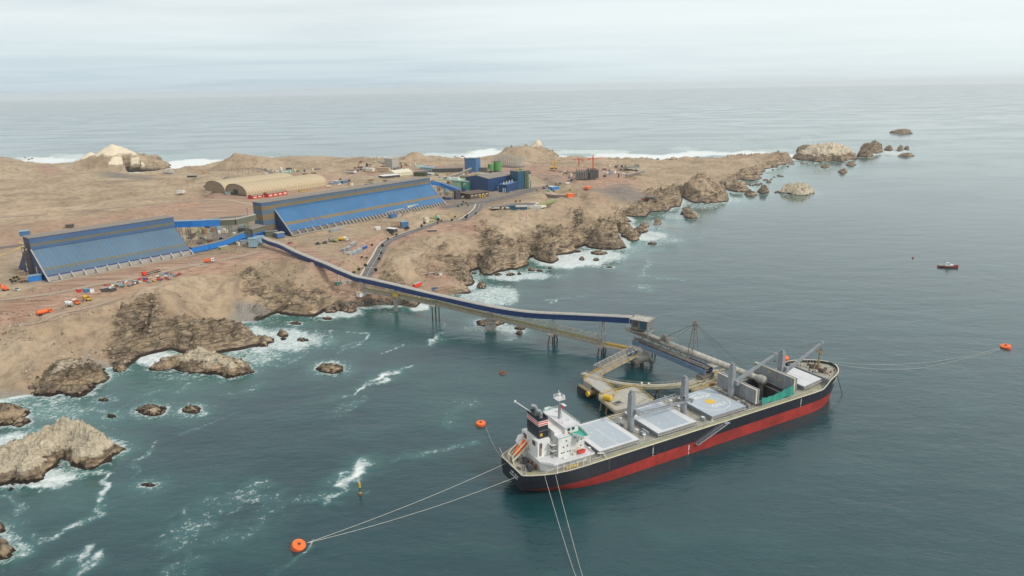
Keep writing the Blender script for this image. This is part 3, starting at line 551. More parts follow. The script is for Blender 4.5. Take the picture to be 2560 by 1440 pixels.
# ------------------------------------------------------------ rocks in the sea
GROCK = np.full(GXX.shape, 60.0)     # distance to the nearest sea rock
def mark_rock(P):
    x0, y0 = P.min(0)-55; x1, y1 = P.max(0)+55
    i0, i1 = [int(np.clip((v-GX0)/GS, 0, GNX-1)) for v in (x0, x1)]; j0, j1 = [int(np.clip((v-GY0)/GS, 0, GNY-1)) for v in (y0, y1)]
    if i1 > i0 and j1 > j0:
        s_ = np.s_[j0:j1+1, i0:i1+1]; GROCK[s_] = np.minimum(GROCK[s_], -poly_sdf(GXX[s_], GYY[s_], P))
def rock(poly, tops, hgt, guano=0.0, label=None, seed=0, cat='rock', group=None, cliff=1.0, name='sea_rock', n=None, gz=.45, foot=0.0):
    """a rock: footprint polygon (photo pixels at the waterline), ridge points, height in metres"""
    P = up_np(poly, foot); mark_rock(P); c = P.mean(0); W = P.max(0)-P.min(0); size = max(W)
    n = n or int(np.clip(size*3.4, 26, 240)); T = up_np([t[:2] for t in tops], hgt*.8) if tops else c[None]; tw = [t[2] for t in tops] if tops else [1.0]
    m_ = max(4.0, size*.12); xs = np.linspace(P[:,0].min()-m_, P[:,0].max()+m_, n); ys = np.linspace(P[:,1].min()-m_, P[:,1].max()+m_, n); X, Y = np.meshgrid(xs, ys)
    sc = max(size/9, 1.2); wx = fbm(X/sc, Y/sc, 5, seed+1, .62)*sc*.62; wy = fbm(X/sc, Y/sc, 5, seed+5, .62)*sc*.62
    d = poly_sdf(X+wx, Y+wy, P); dm = max(poly_sdf(X, Y, P).max(), .5); e = np.clip(d/dm, 0, 1)
    pk = np.zeros(X.shape)
    for (tx, ty), w_ in zip(T, tw): pk = np.maximum(pk, w_*np.exp(-(((X-tx)**2+(Y-ty)**2)/(2*(size*.15)**2))))
    if not tops: pk = np.ones(X.shape)
    r1 = ridged(X/(size*.28)+seed, Y/(size*.16), 5, seed); r2 = ridged(X/(size*.07), Y/(size*.05)+seed, 4, seed+9)
    base = (.20*sst(0, .16/cliff, e)+.35*sst(0, .55, e)+.45*e)
    ua = X*.5+Y*.86; tilt = ((ua/(size*.11)+fbm(X/sc, Y/sc, 2, seed+3)*1.5) % 1.0)
    r3 = ridged(X/(size*.025), Y/(size*.02)+seed, 3, seed+19)
    Z = hgt*base*(.42+.58*pk)*(.50+.85*r1)+hgt*.26*r2*sst(0, .2, e)+hgt*.13*(tilt-.5)*sst(.02, .3, e)+hgt*.07*r3*sst(0, .2, e)
    Z = Z*sst(-.05*dm, .08*dm, d)-2.2*sst(.0, -.4*dm-1, d)-.25
    g_ = guano*np.clip((Z/hgt-gz)*3+.5, 0, 1); wt = sst(1.7, .5, Z+fbm(X/(sc*.6), Y/(sc*.6), 3, seed+31)*1.6)
    o = grid_obj(name, X-c[0], Y-c[1], Z, keep=d > -m_*.6, mat=GROUND, cols={'kind': np.stack([np.ones_like(Z), 0*Z, g_], -1), 'wear': np.stack([0*Z, wt, 0*Z], -1)})
    o.location = (c[0], c[1], foot); tag(o, label, cat, group); return o
def ell(x0, x1, y, ry, seed=0, n=12):
    cx, rx = (x0+x1)/2, (x1-x0)/2; rnd = random.Random(seed+int(x0)*7+int(y))
    return [(cx+rx*math.cos(t)*(.85+.3*rnd.random()), y+ry*math.sin(t)*(.85+.3*rnd.random())) for t in [2*math.pi*k/n for k in range(n)]]
rock([(-60,1150),(0,1128),(90,1100),(150,1078),(200,1070),(250,1085),(300,1110),(318,1126),(290,1146),(262,1160),(232,1172),(190,1172),(172,1158),(152,1150),(135,1170),(110,1196),(70,1210),(40,1222),(10,1216),(-60,1240)], [(190,1060,1.15),(245,1090,.95),(120,1110,.75),(60,1140,.6),(0,1160,.5),(150,1085,.8),(225,1075,.9),(280,1115,.6)], 11.5, 1.0, 'large jagged islet topped with pale guano at the lower left', 3, 'islet', gz=.38)
rock([(60,975),(75,950),(130,920),(200,903),(245,912),(265,924),(278,940),(262,957),(235,976),(205,994),(180,999),(150,990),(120,993),(85,990)], [(150,915,1.0),(215,915,1.0),(110,950,.7)], 10.5, .45, 'brown craggy mound where the sand slope meets the cove', 14, gz=.7)
rock([(368,925),(385,912),(420,900),(460,890),(500,888),(560,893),(600,903),(625,913),(637,930),(612,938),(588,946),(557,948),(535,936),(510,938),(480,936),(440,926),(400,929)], [(488,885,1.1),(530,895,.7),(595,912,.7),(430,905,.55)], 8.8, .6, 'long tan crested islet in the cove close to the shore', 23, 'islet', gz=.45)
rock(ell(340,420,1027,14), [(372,1025,1.0)], 3.8, .35, 'low brown rock in the cove, wider of the middle pair', 31)
rock(ell(453,506,1025,11), [(475,1022,1.0)], 2.9, .25, 'small rounded rock with a white foam collar, right of the middle pair', 37)
rock(ell(790,866,922,13,4), [(812,918,1.0),(850,918,.7)], 3.6, 0, 'dark low rock awash alone in the middle of the bay', 41)
rock([(-60,1040),(-20,1010),(0,1012),(30,1010),(78,1030),(70,1042),(50,1052),(40,1062),(0,1068),(-60,1080)], [(10,1020,1),(60,1035,.6)], 6.5, .1, 'broken grey rock at the left edge under the beach', 43)
rock([(-60,1350),(0,1345),(22,1358),(38,1378),(28,1396),(0,1402),(-60,1410)], [(0,1362,1)], 6.0, .2, 'brown rock cut by the bottom left edge', 47)
rock(ell(-30,16,1325,9), [], 3.5, 0, 'little dark rock just above the bottom left one', 49)
rock(ell(1186,1262,808,11), [(1215,806,1),(1245,806,.8)], 3.0, .1, 'brown rock carrying a trestle leg of the jetty', 53)
rock(ell(1284,1315,821,5), [], 1.6, 0, 'flat dark rock in the foam beside the jetty', 55); rock(ell(1290,1307,834,4.5), [], 2.2, 0, 'knobbly dark rock standing in front of the flat one by the jetty', 57)
rock([(1950,482),(1960,474),(1990,470),(2025,474),(2036,484),(2015,489),(1985,488)], [(1972,478,1.0),(2003,478,1.05),(1988,478,.8)], 21, 1.3, 'white guano covered islet standing alone off the headland', 61, 'islet', cliff=2.0, gz=.05)
rock([(1985,398),(2000,386),(2030,378),(2080,378),(2110,382),(2136,392),(2130,400),(2108,406),(2080,402),(2050,407),(2020,402)], [(2060,390,1.1),(2020,392,.85),(2100,395,.8)], 38, .75, 'great domed islet with pale streaked sides off the point', 67, 'islet', cliff=1.3, gz=.28)
rock([(1988,378),(2000,372),(2030,371),(2040,378),(2010,383)], [(2010,376,1)], 20, .3, 'dark shoulder of rock behind the great domed islet', 69)
rock([(2152,378),(2160,370),(2180,366),(2200,370),(2206,380),(2190,385),(2165,382)], [(2172,374,1.15),(2186,376,.8)], 30, .1, 'steep pointed sea stack beyond the great islet', 71, 'sea stack', cliff=1.8)
rock(ell(2143,2180,389,5), [], 12, .1, 'rounded rock low in front of the pointed stack', 73)
rock([(2224,333),(2235,328),(2275,328),(2280,334),(2255,336)], [(2245,331,.9),(2268,331,1)], 15, .15, 'farthest rock, flat topped, out near the open ocean', 75, cliff=2)
rock(ell(2212,2232,375,3), [], 8, 0, 'first small pointed rock beyond the stack', 77); rock(ell(2242,2256,376,3), [], 9, 0, 'second small pointed rock beyond the stack', 79); rock(ell(2260,2273,373,2), [], 6, 0, 'farthest of the three little points beyond the stack', 81)
rock(ell(2244,2287,390,2.5), [], 5, 0, 'long low reef in front of the three little points', 83)
rock(ell(2114,2142,413,4), [], 4.5, 0, 'dark flat reef in front of the great domed islet', 85); rock(ell(2095,2118,431,4.5), [], 5, .1, 'dark boulder with foam below the great domed islet', 87); rock(ell(2050,2074,418,4), [], 4, 0, 'split dark rock between the point and the great islet', 89)
rock([(1708,522),(1722,520),(1738,534),(1742,543),(1726,548),(1708,545),(1704,533)], [(1715,527,.9),(1728,538,1)], 7.5, .35, 'tan and black rock standing off the inlet', 91)
rock(ell(1632,1653,557,7), [(1638,555,1)], 5, .1, 'tilted fin of rock off the cliffs', 93); rock(ell(1597,1624,566,5), [], 3.5, 0, 'low dark rock next to the tilted fin', 95); rock(ell(1580,1622,578,6,3), [], 4, 0, 'ragged rock in the surf at the headland corner', 97)
rock([(1545,578),(1575,570),(1598,585),(1600,594),(1580,600),(1556,594)], [(1572,582,1)], 7, 0, 'dark rounded rock at the foot of the striped headland', 99); rock(ell(1566,1598,598,6), [], 3.6, 0, 'smooth dark boulder in the surf under the striped headland', 101)
rock(ell(1473,1518,633,5), [], 2.4, 0, 'low reef breaking the foam below the cliffs', 103); rock(ell(1448,1462,648,4), [], 2.4, 0, 'round dark rock in the foam below the cliffs', 105); rock(ell(1482,1498,650,3.5), [], 2.0, 0, 'small dark rock right of the round one in the foam', 107)
rock(ell(1515,1533,668,2), [], .9, 0, 'thin rock barely awash off the cliffs', 109); rock(ell(1192,1216,717,6), [], 4.2, .1, 'brown rock in the white surf behind the jetty', 111); rock(ell(1618,1645,610,3), [], 2, 0, 'pair of low dark rocks off the surf', 113)
rock(ell(1895,1923,480,5), [], 8, .1, 'humped dark rock between the headland and the white islet', 115); rock(ell(1860,1892,488,4), [], 5, 0, 'ridged rock before the headland, nearer than the humped one', 117); rock(ell(1934,1952,481,1.6), [], 2, 0, 'flat sliver of rock left of the white islet', 119)
rock(ell(788,838,1049-245,4), [], 1.2, 0, 'flat rock awash off the boulder bank', 121) if False else None
rock(ell(724,752,809,3.5), [], 1.4, 0, 'flat brown rock awash off the pebble beach', 123); rock(ell(693,722,838,6), [], 3.0, 0, 'brown rock in the foam off the pebble beach', 125); rock(ell(645,672,862,6), [], 3.0, 0, 'dark rock nearest the point of the cove in thick foam', 127); rock(ell(742,772,851,3.5), [], 1.8, 0, 'long brown rock ringed by a white wave', 129); rock(ell(700,716,848,3), [], 1.6, 0, 'small rock beside the brown one in the foam', 131)
rock(ell(805,832,797,3.5), [], 1.6, 0, 'rock awash under the boulder bank', 133); rock(ell(352,392,1213,5), [], .9, .3, 'reddish rock awash below the small islets', 135); rock(ell(266,292,1041,4), [], 1.3, .1, 'tiny rock with foam left of the middle pair', 137); rock(ell(246,272,1001,3.5), [], 1.3, 0, 'tiny rock awash in front of the craggy mound', 139)
rock(ell(110,145,1077,4), [], 1.8, 0, 'dark rock behind the large pale islet', 141); rock(ell(96,116,1093,4), [], 1.8, 0, 'second dark rock behind the large pale islet, half hidden', 143); rock(ell(30,52,1110,5), [], 2.5, 0, 'dark round rock in the foam behind the large pale islet', 145)
rock([(282,918),(300,908),(322,910),(318,925),(300,932),(284,930)], [(305,915,1)], 4.5, 0, 'dark boulder heap at the mouth of the little beach', 147); rock(ell(582,600,892,3), [], 2, 0, 'dark knob behind the long tan islet', 148) if False else None
_rr = random.Random(5); SMALL = []
for a in [(1760,505,1830,500,5),(1840,470,1960,440,14),(1900,430,1990,405,10),(1600,530,1690,510,8),(1500,400,1700,398,12),(1700,396,1860,392,8),(1420,394,1560,398,8),(1560,590,1620,560,6),(1180,680,1240,690,4),(1240,690,1400,665,6),(620,860,670,845,5),(820,778,880,770,6),(2000,410,2060,405,5),(20,1040,80,1060,3),(1130,392,1170,394,4),(60,392,90,400,3)]:
    for k in range(a[4]):
        t = (k+_rr.random()*.8)/a[4]; x = a[0]+(a[2]-a[0])*t; y = a[1]+(a[3]-a[1])*t+_rr.uniform(-3, 6)
        p = up(x, y, 0); dl = float(bil(DL, np.array([p[0]]), np.array([p[1]]))[0])
        if dl > 2: continue
        F_ = p[1]; wpx = _rr.uniform(3, 9)*1730/F_*1.2; SMALL.append((x-wpx/2, x+wpx/2, y, max(wpx*.16*500/F_, .8)))
for i, (a, b, y, ry) in enumerate(SMALL): rock(ell(a, b, y, ry, i), [], _rr.uniform(1.2, 3.2), 0, 'small dark rock awash close to the shore, one of many alike', 200+i, group='small dark rocks scattered along the foot of the cliffs', n=20)
# ------------------------------------------------------------ the sea
az = np.concatenate([np.linspace(-2.6, -.74, 80, endpoint=False), np.linspace(-.74, .74, int(1250*Q)), np.linspace(.745, 2.6, 80)])
itw = np.concatenate([np.array([12., 6., 3., 2.]), np.linspace(1.55, .06, int(760*Q)), np.linspace(.0595, .0042, 120), [.00395, .0038]])
RR, AA = np.meshgrid(150.0/itw, az, indexing='ij'); WX = RR*np.sin(AA); WY = RR*np.cos(AA)
dl = -bil(DL, WX, WY); inb = (WX > GX0+9)&(WX < GX0+GNX*GS-9)&(WY > GY0+9)&(WY < GY0+GNY*GS-9)
dl = np.where(inb, dl, 300.0); dr = np.where(inb, bil(GROCK, WX, WY), 60.0); rs = np.hypot(WX, WY)
s = np.clip(rs/420, .75, 3.4)
exposed = sst(900, 1500, WY)           # ocean side carries heavier surf
n_a = fbm(WX/22, WY/22, 4, 7); n_b = fbm(WX/8, WY/8, 3, 17)
reach = (7+10*exposed)*s*(.65+.9*np.clip(n_a+.45, 0, 1.4))
foam = .85*np.exp(-np.maximum(dl+n_b*2.0, 0)/reach)*sst(-.35, .35, n_a+.25*exposed+.10)
foam = np.maximum(foam, .86*np.exp(-np.maximum(dl, 0)/(reach*.42)))
foam = np.maximum(foam, .80*np.exp(-np.maximum(dr+n_b, 0)/(3.4*s))*(.85+.2*sst(-.2, .4, n_a)))
shal = .9*np.exp(-np.maximum(dl, 0)/(16*s)); shal = np.maximum(shal, .4*np.exp(-np.maximum(dr, 0)/(9*s)))
# surf fields: centre px, py, half width px, half height px, strength, tint
SURF = [(385,897,60,22,1.0,1),(600,868,60,16,.7,1),(700,850,115,34,.88,1),(660,835,50,20,.6,1),(820,780,90,16,.85,.9),(640,885,80,26,.66,1),(930,765,90,8,.8,.6),(1050,768,30,12,1.0,.6),(1225,740,70,24,.80,.7),(1180,712,20,16,.9,.8),(1190,690,22,16,.6,.9),(1300,690,90,12,.85,.9),(1420,655,90,16,.95,.9),(1480,640,90,18,.9,.9),(1180,668,20,10,.8,.9),
 (1620,590,60,14,.95,.9),(1650,600,60,8,.6,.5),(1640,565,40,10,.6,.6),(1680,540,40,10,.6,.6),(1760,515,40,8,.6,.8),(1835,500,30,7,.7,.5),(1715,505,18,10,.7,.8),(1950,450,70,9,.35,.4),(2060,420,60,6,.35,.3),
 (480,412,80,14,1.3,.3),(520,404,70,8,1.1,.2),(400,424,60,8,1.1,.4),(350,434,50,6,1.0,.5),(120,400,90,9,1.1,.5),(190,396,60,12,.9,.6),(160,388,50,5,.8,.6),(680,398,60,6,1.0,.2),(960,394,60,5,.9,.2),(1100,388,80,7,.9,.4),(1220,382,50,10,1.2,.5),(1190,392,60,7,1.2,.3),(1400,398,60,8,1.1,.5),(1480,380,120,7,.9,.5),(1560,390,110,8,1.1,.4),(1650,393,110,7,1.2,.4),(1760,384,100,8,1.1,.6),(1700,372,60,5,.8,.5),(1880,385,80,9,1.1,.4),(1940,375,70,6,.8,.4),(1960,392,40,8,1.1,.3),(1900,366,60,3,.7,.2),(1990,360,30,4,.7,.2),(1370,374,60,4,.7,.2),
 (2150,385,60,8,.7,.4),(2220,380,70,9,.9,.5),(2250,365,50,8,.6,.4),(2250,333,50,5,.6,.3),(2300,390,50,3,.5,.2),(2200,366,60,5,.6,.3),(820,915,40,14,.7,.4),(1225,818,55,12,.75,.5),(1290,828,40,12,.8,.5),(1055,765,25,10,.9,.5),(1500,655,60,6,.5,.5),(60,1110,90,28,.9,.9),(110,1085,60,16,.55,.9),(105,1192,75,26,.95,.9),(170,1185,50,20,.55,.9),(230,1180,60,8,.5,.7),(30,1060,50,12,.7,.9),(100,1030,110,26,.5,.9),(130,1000,60,8,.6,.7),(30,1375,50,20,.6,.8),(20,1340,30,16,.6,.7),(260,1000,40,8,.45,.6),(200,985,50,8,.7,.7),(480,1033,35,8,.6,.3),(340,1038,20,6,.5,.3),(372,1216,28,7,.75,.2),(275,1043,20,6,.55,.3),(1150,720,30,14,.7,.8),(1700,560,50,8,.3,.3),(460,943,90,7,.45,.6),(740,808,40,6,.5,.7),(755,850,35,12,.85,.7)]
def scr(X, Y):   # photo pixel of a sea point, only to lay out surf measured from the photograph
    Z = -H; F_ = Y*CP-Z*SP; B = Y*SP+Z*CP; F_ = np.maximum(F_, 1); a = X/F_*FP; b = B/F_*FP
    return a*CR-b*SR+1280, 720-(a*SR+b*CR)
SX, SY = scr(WX, WY); ok = (rs < 4500)&(WY > 20)
wn = fbm(WX/(11*s), WY/(11*s), 3, 77)*.35
for (cx, cy, rx, ry, st, ti) in SURF:
    ms = ok&(np.abs(SX-cx) < rx*1.7)&(np.abs(SY-cy) < ry*1.7)
    if not ms.any(): continue
    e = np.hypot((SX[ms]-cx)/rx, (SY[ms]-cy)/ry)+wn[ms]*1.2; g_ = np.clip(1-e*.75, 0, 1)
    foam[ms] = np.maximum(foam[ms], st*sst(0, .5, g_)*.98); shal[ms] = np.maximum(shal[ms], ti*sst(0, .7, g_)*.75)
# drifting foam lines: photo points, width m, strength
LINES = [([(272,1185),(255,1200),(268,1212),(248,1232),(255,1250),(250,1275),(262,1282),(240,1292),(200,1305),(160,1325),(138,1340)],2.4,.85),([(138,1340),(110,1350),(80,1345)],3,.45),([(225,1372),(205,1392),(180,1398),(150,1405)],2.5,.85),([(250,1380),(220,1405),(200,1425),(180,1440)],2.8,.9),([(215,1192),(180,1200),(140,1208),(90,1230)],2.2,.75),([(0,1245),(30,1252),(58,1262)],3.5,.7),([(62,1268),(40,1280)],3,.6),([(395,1100),(375,1125),(362,1140),(340,1150)],1.8,.5),([(330,1160),(345,1180),(325,1195)],1.8,.35),
 ([(455,1085),(500,1070),(545,1050),(590,1032)],1.6,.5),([(205,1025),(230,1020),(255,1028)],3,.7),([(280,1035),(310,1015),(350,992),(400,975)],1.8,.5),([(440,980),(455,975),(470,960)],2.2,.45),
 ([(1010,862),(985,872),(955,885)],2.0,.85),([(1025,915),(1000,925),(985,930)],2.5,.85),([(985,930),(960,940),(935,950),(915,965),(890,980),(862,992)],4.2,1.0),([(965,948),(935,962),(900,972)],4.5,.95),([(868,828),(895,833),(920,832),(912,850),(885,858),(850,868)],2.0,.7),([(800,830),(820,828),(845,828)],2.0,.8),([(1100,832),(1092,845),(1078,855),(1085,860),(1100,845)],3.2,.95),([(1060,785),(1100,800),(1112,815),(1070,830)],1.6,.35),
 ([(900,862),(870,870),(840,885)],1.6,.35),([(908,1158),(890,1175),(872,1190),(850,1208),(835,1215)],4.2,1.0),([(872,1195),(885,1200)],3,.8),([(860,1222),(840,1235),(822,1245),(808,1252),(812,1262)],3.6,.95),([(800,1240),(770,1250)],4,.4),([(640,1225),(590,1245),(560,1260),(530,1275)],9,.47),([(530,1275),(500,1300),(470,1310),(445,1330),(440,1360)],10,.45),([(700,1260),(650,1300),(600,1330)],8,.33),([(470,1390),(430,1420)],10,.35),([(1190,1108),(1160,1112),(1130,1118),(1080,1130),(1030,1140)],2.4,.42),([(1010,1145),(980,1152)],2,.3),([(900,1000),(870,1015),(830,1030)],6,.30),([(1180,1000),(1140,1030),(1120,1060)],7,.26),
 ([(1612,640),(1625,655),(1608,675),(1615,690),(1660,695),(1705,700)],4,.50),([(1600,690),(1620,690)],5,.6),([(1595,715),(1625,725)],6,.5),([(1368,750),(1390,752),(1382,757)],2.6,.85),([(1590,640),(1640,625),(1680,620)],5,.33),([(1720,560),(1760,580),(1740,600)],6,.26),([(1400,745),(1450,742)],4,.35),([(1290,720),(1330,730)],3,.35),([(1265,850),(1300,840),(1330,850)],3,.5),
 ([(2405,310),(2370,316),(2350,320),(2330,326),(2345,330),(2376,331),(2368,336),(2340,340),(2300,343),(2260,347),(2300,350),(2360,352),(2345,360),(2300,362),(2270,366)],6,.75),([(2285,393),(2330,389),(2400,384),(2470,379)],4,.6),([(1820,368),(1870,366),(1930,364),(1990,360)],5,.7),([(1380,371),(1440,376),(1530,380)],5,.65),([(560,384),(600,386),(620,388)],8,.5),([(2000,352),(2030,358)],6,.5),([(1600,378),(1660,376),(1700,379)],7,.7),([(780,1350),(770,1375),(745,1392),(735,1402)],.8,.75),([(735,1402),(710,1420),(680,1440)],2,.3),([(690,895),(730,900),(760,890)],2.5,.45),([(560,985),(620,975),(660,955)],3,.35),([(640,905),(700,915),(740,900)],3,.45),([(760,860),(740,875),(700,880)],2.5,.6),([(900,1237),(918,1232),(922,1228)],.7,.7)]
for pts, wd, st in LINES:
    G3 = smooth_pts(up_np(pts, 0.0), 5); x0, y0 = G3.min(0)-wd*5; x1, y1 = G3.max(0)+wd*5; ms = ok&(WX > x0)&(WX < x1)&(WY > y0)&(WY < y1)
    if not ms.any(): continue
    X_, Y_ = WX[ms], WY[ms]; b_ = np.full(X_.shape, 1e9); xx = X_+fbm(X_/6, Y_/6, 3, 3)*wd*.9; yy = Y_+fbm(X_/6, Y_/6, 3, 9)*wd*.9
    for i in range(len(G3)-1): b_ = np.minimum(b_, seg_dist(xx, yy, G3[i], G3[i+1])[0])
    bw = wd*.95*(.35+.8*np.clip(fbm(X_/14, Y_/14, 3, 13)+.5, 0, 1)); v_ = st*(.50+.75*np.clip(fbm(X_/9, Y_/9, 3, 23)+.55, 0, 1))*sst(1.5, .1, b_/bw); foam[ms] = np.maximum(foam[ms], v_*.9); shal[ms] = np.maximum(shal[ms], .25*sst(4, .5, b_/bw)*st)
# the cove is shallower and greener
for cx, cy, rx, ry, v_ in [(150,1040,260,70,.34),(380,960,300,90,.28),(620,880,260,70,.34),(880,830,300,90,.20),(100,1200,300,120,.22),(1000,1000,420,160,.06),(300,1300,400,160,.08)]:
    e = np.hypot((SX-cx)/rx, (SY-cy)/ry); shal = np.where(ok, np.maximum(shal, 1.4*v_*sst(1.15, .2, e+.2*n_a)), shal)
sea = grid_obj('sea', WX, WY, WX*0, mat=WATER, cols={'sea': np.stack([np.clip(foam, 0, 1.2), np.clip(shal, 0, 1), 0*foam], -1)}); tag(sea, kind='structure')
# ------------------------------------------------------------ the bulk carrier
SA = R(28.4); SO = (41.707, 244.475); YC = 14.5
ship = thing('bulk_carrier', 'large black and red bulk carrier with grey hatch covers moored beside the jetty', 'ship', (SO[0], SO[1], 0), SA)
def sw(a, n, z=0.0):     # ship plan to world
    return (SO[0]+a*math.cos(SA)-n*math.sin(SA), SO[1]+a*math.sin(SA)+n*math.cos(SA), z)
def lerp(a, b, t): return a+(b-a)*t
ZB = lambda a: 3.3+1.6*min(1, max(0, (a+41)/60))+.5*max(0, a)/140
ZD = lambda a: 10.2+3.6*(0 if a < 119 else 1 if a > 128 else ((a-119)/9)**2*(3-2*(a-119)/9))
def half(a, z):
    t = max(0, min(1, (z+3)/13.5)); af = lerp(139.0, 144.2, max(0, min(1, (z+1)/15))**.9); aa = -41.2+max(0, 4-z)*1.25
    tb = lerp(.5, 8.3, min(1, max(0, (z+2.5)/7))**.8); a0 = lerp(105, 110, t); a1 = lerp(14, -14, t)
    if a >= af or a < aa-.01: return 0 if a >= af else tb
    if a > a0: u = (a-a0)/(af-a0); return 14.5*max(0, 1-u**2.6)**lerp(.68, .62, t)
    if a < a1: u = (a-aa)/(a1-aa); return tb+(14.5-tb)*(1-(1-u)**3.0)
    return 14.5
def hull():
    b = MB(); NS = 90; lv = [-3, -.2, 1.2, None, 'm', 7.2, 'd']; rows = []
    for l in lv:
        row = []
        zz = l if isinstance(l, (int, float)) else 5.0
        af = lerp(139.0, 144.2, max(0, min(1, ((zz if l != 'd' else 13.8)+1)/15))**.9); aa = -41.2+max(0, 4-(zz if l != 'd' else 10))*1.25
        for i in range(NS+1):
            u = i/NS; u = u+.0*math.sin(u); uu = .5-.5*math.cos(math.pi*u) if True else u; a = lerp(aa, af, .35*u+.65*uu)
            z = ZB(a) if l is None else (ZB(a)+.03 if l == 'm' else ZD(a) if l == 'd' else l); row.append((a, half(a, min(z, 13.8)) if i < NS else 0.0, z))
        rows.append(row)
    for side in (-1, 1):
        for j in range(len(rows)-1):
            b.k = 0 if j < 3 else 1
            for i in range(NS):
                q = [rows[j][i], rows[j][i+1], rows[j+1][i+1], rows[j+1][i]]; q = [(p[0], YC+side*p[1], p[2]) for p in q]
                if side == -1: b.quad(*q)
                else: b.quad(*reversed(q))
    for j in range(len(rows)-1):
        b.k = 0 if j < 3 else 1; p, q = rows[j][0], rows[j+1][0]; b.quad((p[0], YC+p[1], p[2]), (p[0], YC-p[1], p[2]), (q[0], YC-q[1], q[2]), (q[0], YC+q[1], q[2]))
    b.build('hull', ['boot_red', 'hull_black'], ship)
hull()
# deck in strips, open over hold two
HX0, HX1, HY0, HY1 = 80.5, 101.0, 4.6, 24.4
d = MB(); st = [-41.0]+[float(x) for x in range(-38, 128, 2)]+[127.0]
for a, c in zip(st[:-1], st[1:]):
    w0, w1 = half(a, 10)-.15, half(c, 10)-.15
    mid = (a+c)/2
    if HX0 < mid < HX1:
        d.quad((a, YC-w0, 10), (c, YC-w1, 10), (c, HY0, 10), (a, HY0, 10)); d.quad((a, HY1, 10), (c, HY1, 10), (c, YC+w1, 10), (a, YC+w0, 10))
    else: d.quad((a, YC-w0, 10), (c, YC-w1, 10), (c, YC+w1, 10), (a, YC+w0, 10))
d.build('main_deck', 'deck_paint', ship)
f = MB(); st = [127.0]+[128+i*.8 for i in range(20)]
P_ = [(a, YC-half(a, 13)+.3) for a in st if half(a, 13) > .6]; P_ += [(a, YC+half(a, 13)-.3) for a in reversed(st) if half(a, 13) > .6]; f.prism(P_, 9.9, 12.5); f.build('forecastle_deck', 'deck_paint', ship)
MB().bb(126.6, 127.0, YC-half(127, 12)+.2, YC+half(127, 12)-.2, 10, 12.9).build('forecastle_bulkhead', 'ship_grey', ship)
g = MB()
for sd in (-1, 1):
    pts = [(a, YC+sd*half(a, min(ZD(a), 13.8)), ZD(a)+.05) for a in [-41, -38, -34, -30, -24, -18, -10]+list(range(0, 118, 6))+[118, 120, 122, 124, 126, 128, 130, 132, 134, 136, 138, 139.5, 141, 142, 143, 143.7]]
    for p, q in zip(pts[:-1], pts[1:]): g.beam(p, q, .42, .22)
g.beam((-41.1, YC-8.2, 10.25), (-41.1, YC+8.2, 10.25), .4, .25); g.build('gunwale', 'cream', ship)
wl = MB()      # walkway stripes painted green-yellow on the deck
wl.bb(-10, 117, 1.1, 1.9, 10.01, 10.03); wl.bb(104, 122, 3.0, 3.5, 10.01, 10.035); wl.build('deck_walkway', 'olive', ship)
# hatches
def hatch(a0, a1, n0, n1, n0b=None, n1b=None, top='hatch_light', pads=True):
    n0b = n0 if n0b is None else n0b; n1b = n1 if n1b is None else n1b
    def q(e, z0, z1, b): b.prism([(a0-e, n0-e), (a1+e, n0b-e), (a1+e, n1b+e), (a0-e, n1+e)], z0, z1); return b
    h = q(-.5, 10, 11.3, MB()).build('hatch_coaming', 'ship_grey', ship)
    c = MB(); q(0, 11.35, 12.25, c); c.build('hatch_cover', 'ship_grey', ship)
    t = q(.12, 12.25, 12.42, MB()).build('hatch_top', top, ship)
    L = a1-a0; k = int(L/1.45)
    for n_0, n_b, sg in ((n0, n0b, -1), (n1, n1b, 1)):
        s = MB()
        for i in range(k+1):
            u = i/k; a = lerp(a0, a1, u); nn = lerp(n_0, n_b, u)
            s.bb(a-.1, a+.1, nn, nn+sg*.28, 11.4, 12.2) if i % 2 == 0 else None
            s.bb(a-.11, a+.11, nn+sg*.5, nn+sg*.72, 10, 11.45)
        s.beam((a0, n_0+sg*.6, 11.45), (a1, n_b+sg*.6, 11.45), .35, .18); s.beam((a0, n_0+sg*.2, 11.9), (a1, n_b+sg*.2, 11.9), .12, .12)
        s.build('coaming_stays', 'pale_steel', h)
    e = MB(); nm = (n0+n1)/2; am = (a0+a1)/2; e.bb(am-.04, am+.04, n0+.3, n1-.3, 12.42, 12.46); e.build('cover_seam', 'ship_grey', t)
    if pads:
        pd = MB()
        for pa, pn in ((.3, .3), (.3, .62), (.68, .42), (.68, .7)): pd.cyl((lerp(a0, a1, pa), lerp(n0, n1, pn), 12.42), .45, .06, 10)
        pd.build('lifting_pad', 'cream', t)
    return t
h5 = hatch(-7.8, 11.8, 3.2, 25.8); h4 = hatch(21.6, 42.4, 3.2, 25.8); h3 = hatch(51.6, 71.6, 3.2, 25.8, pads=False, top='hatch_grey'); h1 = hatch(111, 127-1.5, 4.2, 25.0, 6.2, 23.2)
i4 = MB(); i4.bb(25, 39.5, 4.2, 24.8, 12.42, 12.45); i4.build('painted_panel', 'hatch_grey', h4)
i5 = MB(); i5.bb(-5.5, 1.6, 4.2, 24.8, 12.42, 12.45); i5.bb(2.4, 9.5, 4.2, 24.8, 12.42, 12.45); i5.build('painted_panel', 'hatch_grey', h5)
rg = MB(); ca, cn, rr = 61.4, 14.6, 8.9
for k in range(64):
    t0, t1 = 2*math.pi*k/64, 2*math.pi*(k+1)/64; rg.quad(*[(ca+r_*math.cos(t), cn+r_*math.sin(t), 12.44) for r_, t in ((rr-.3, t0), (rr, t0), (rr, t1), (rr-.3, t1))])
rg.build('winching_circle', 'white_paint', h3); MB().cyl((ca, cn, 12.42), 2.35, .035, 28).build('landing_disc', 'machine_yellow', h3)
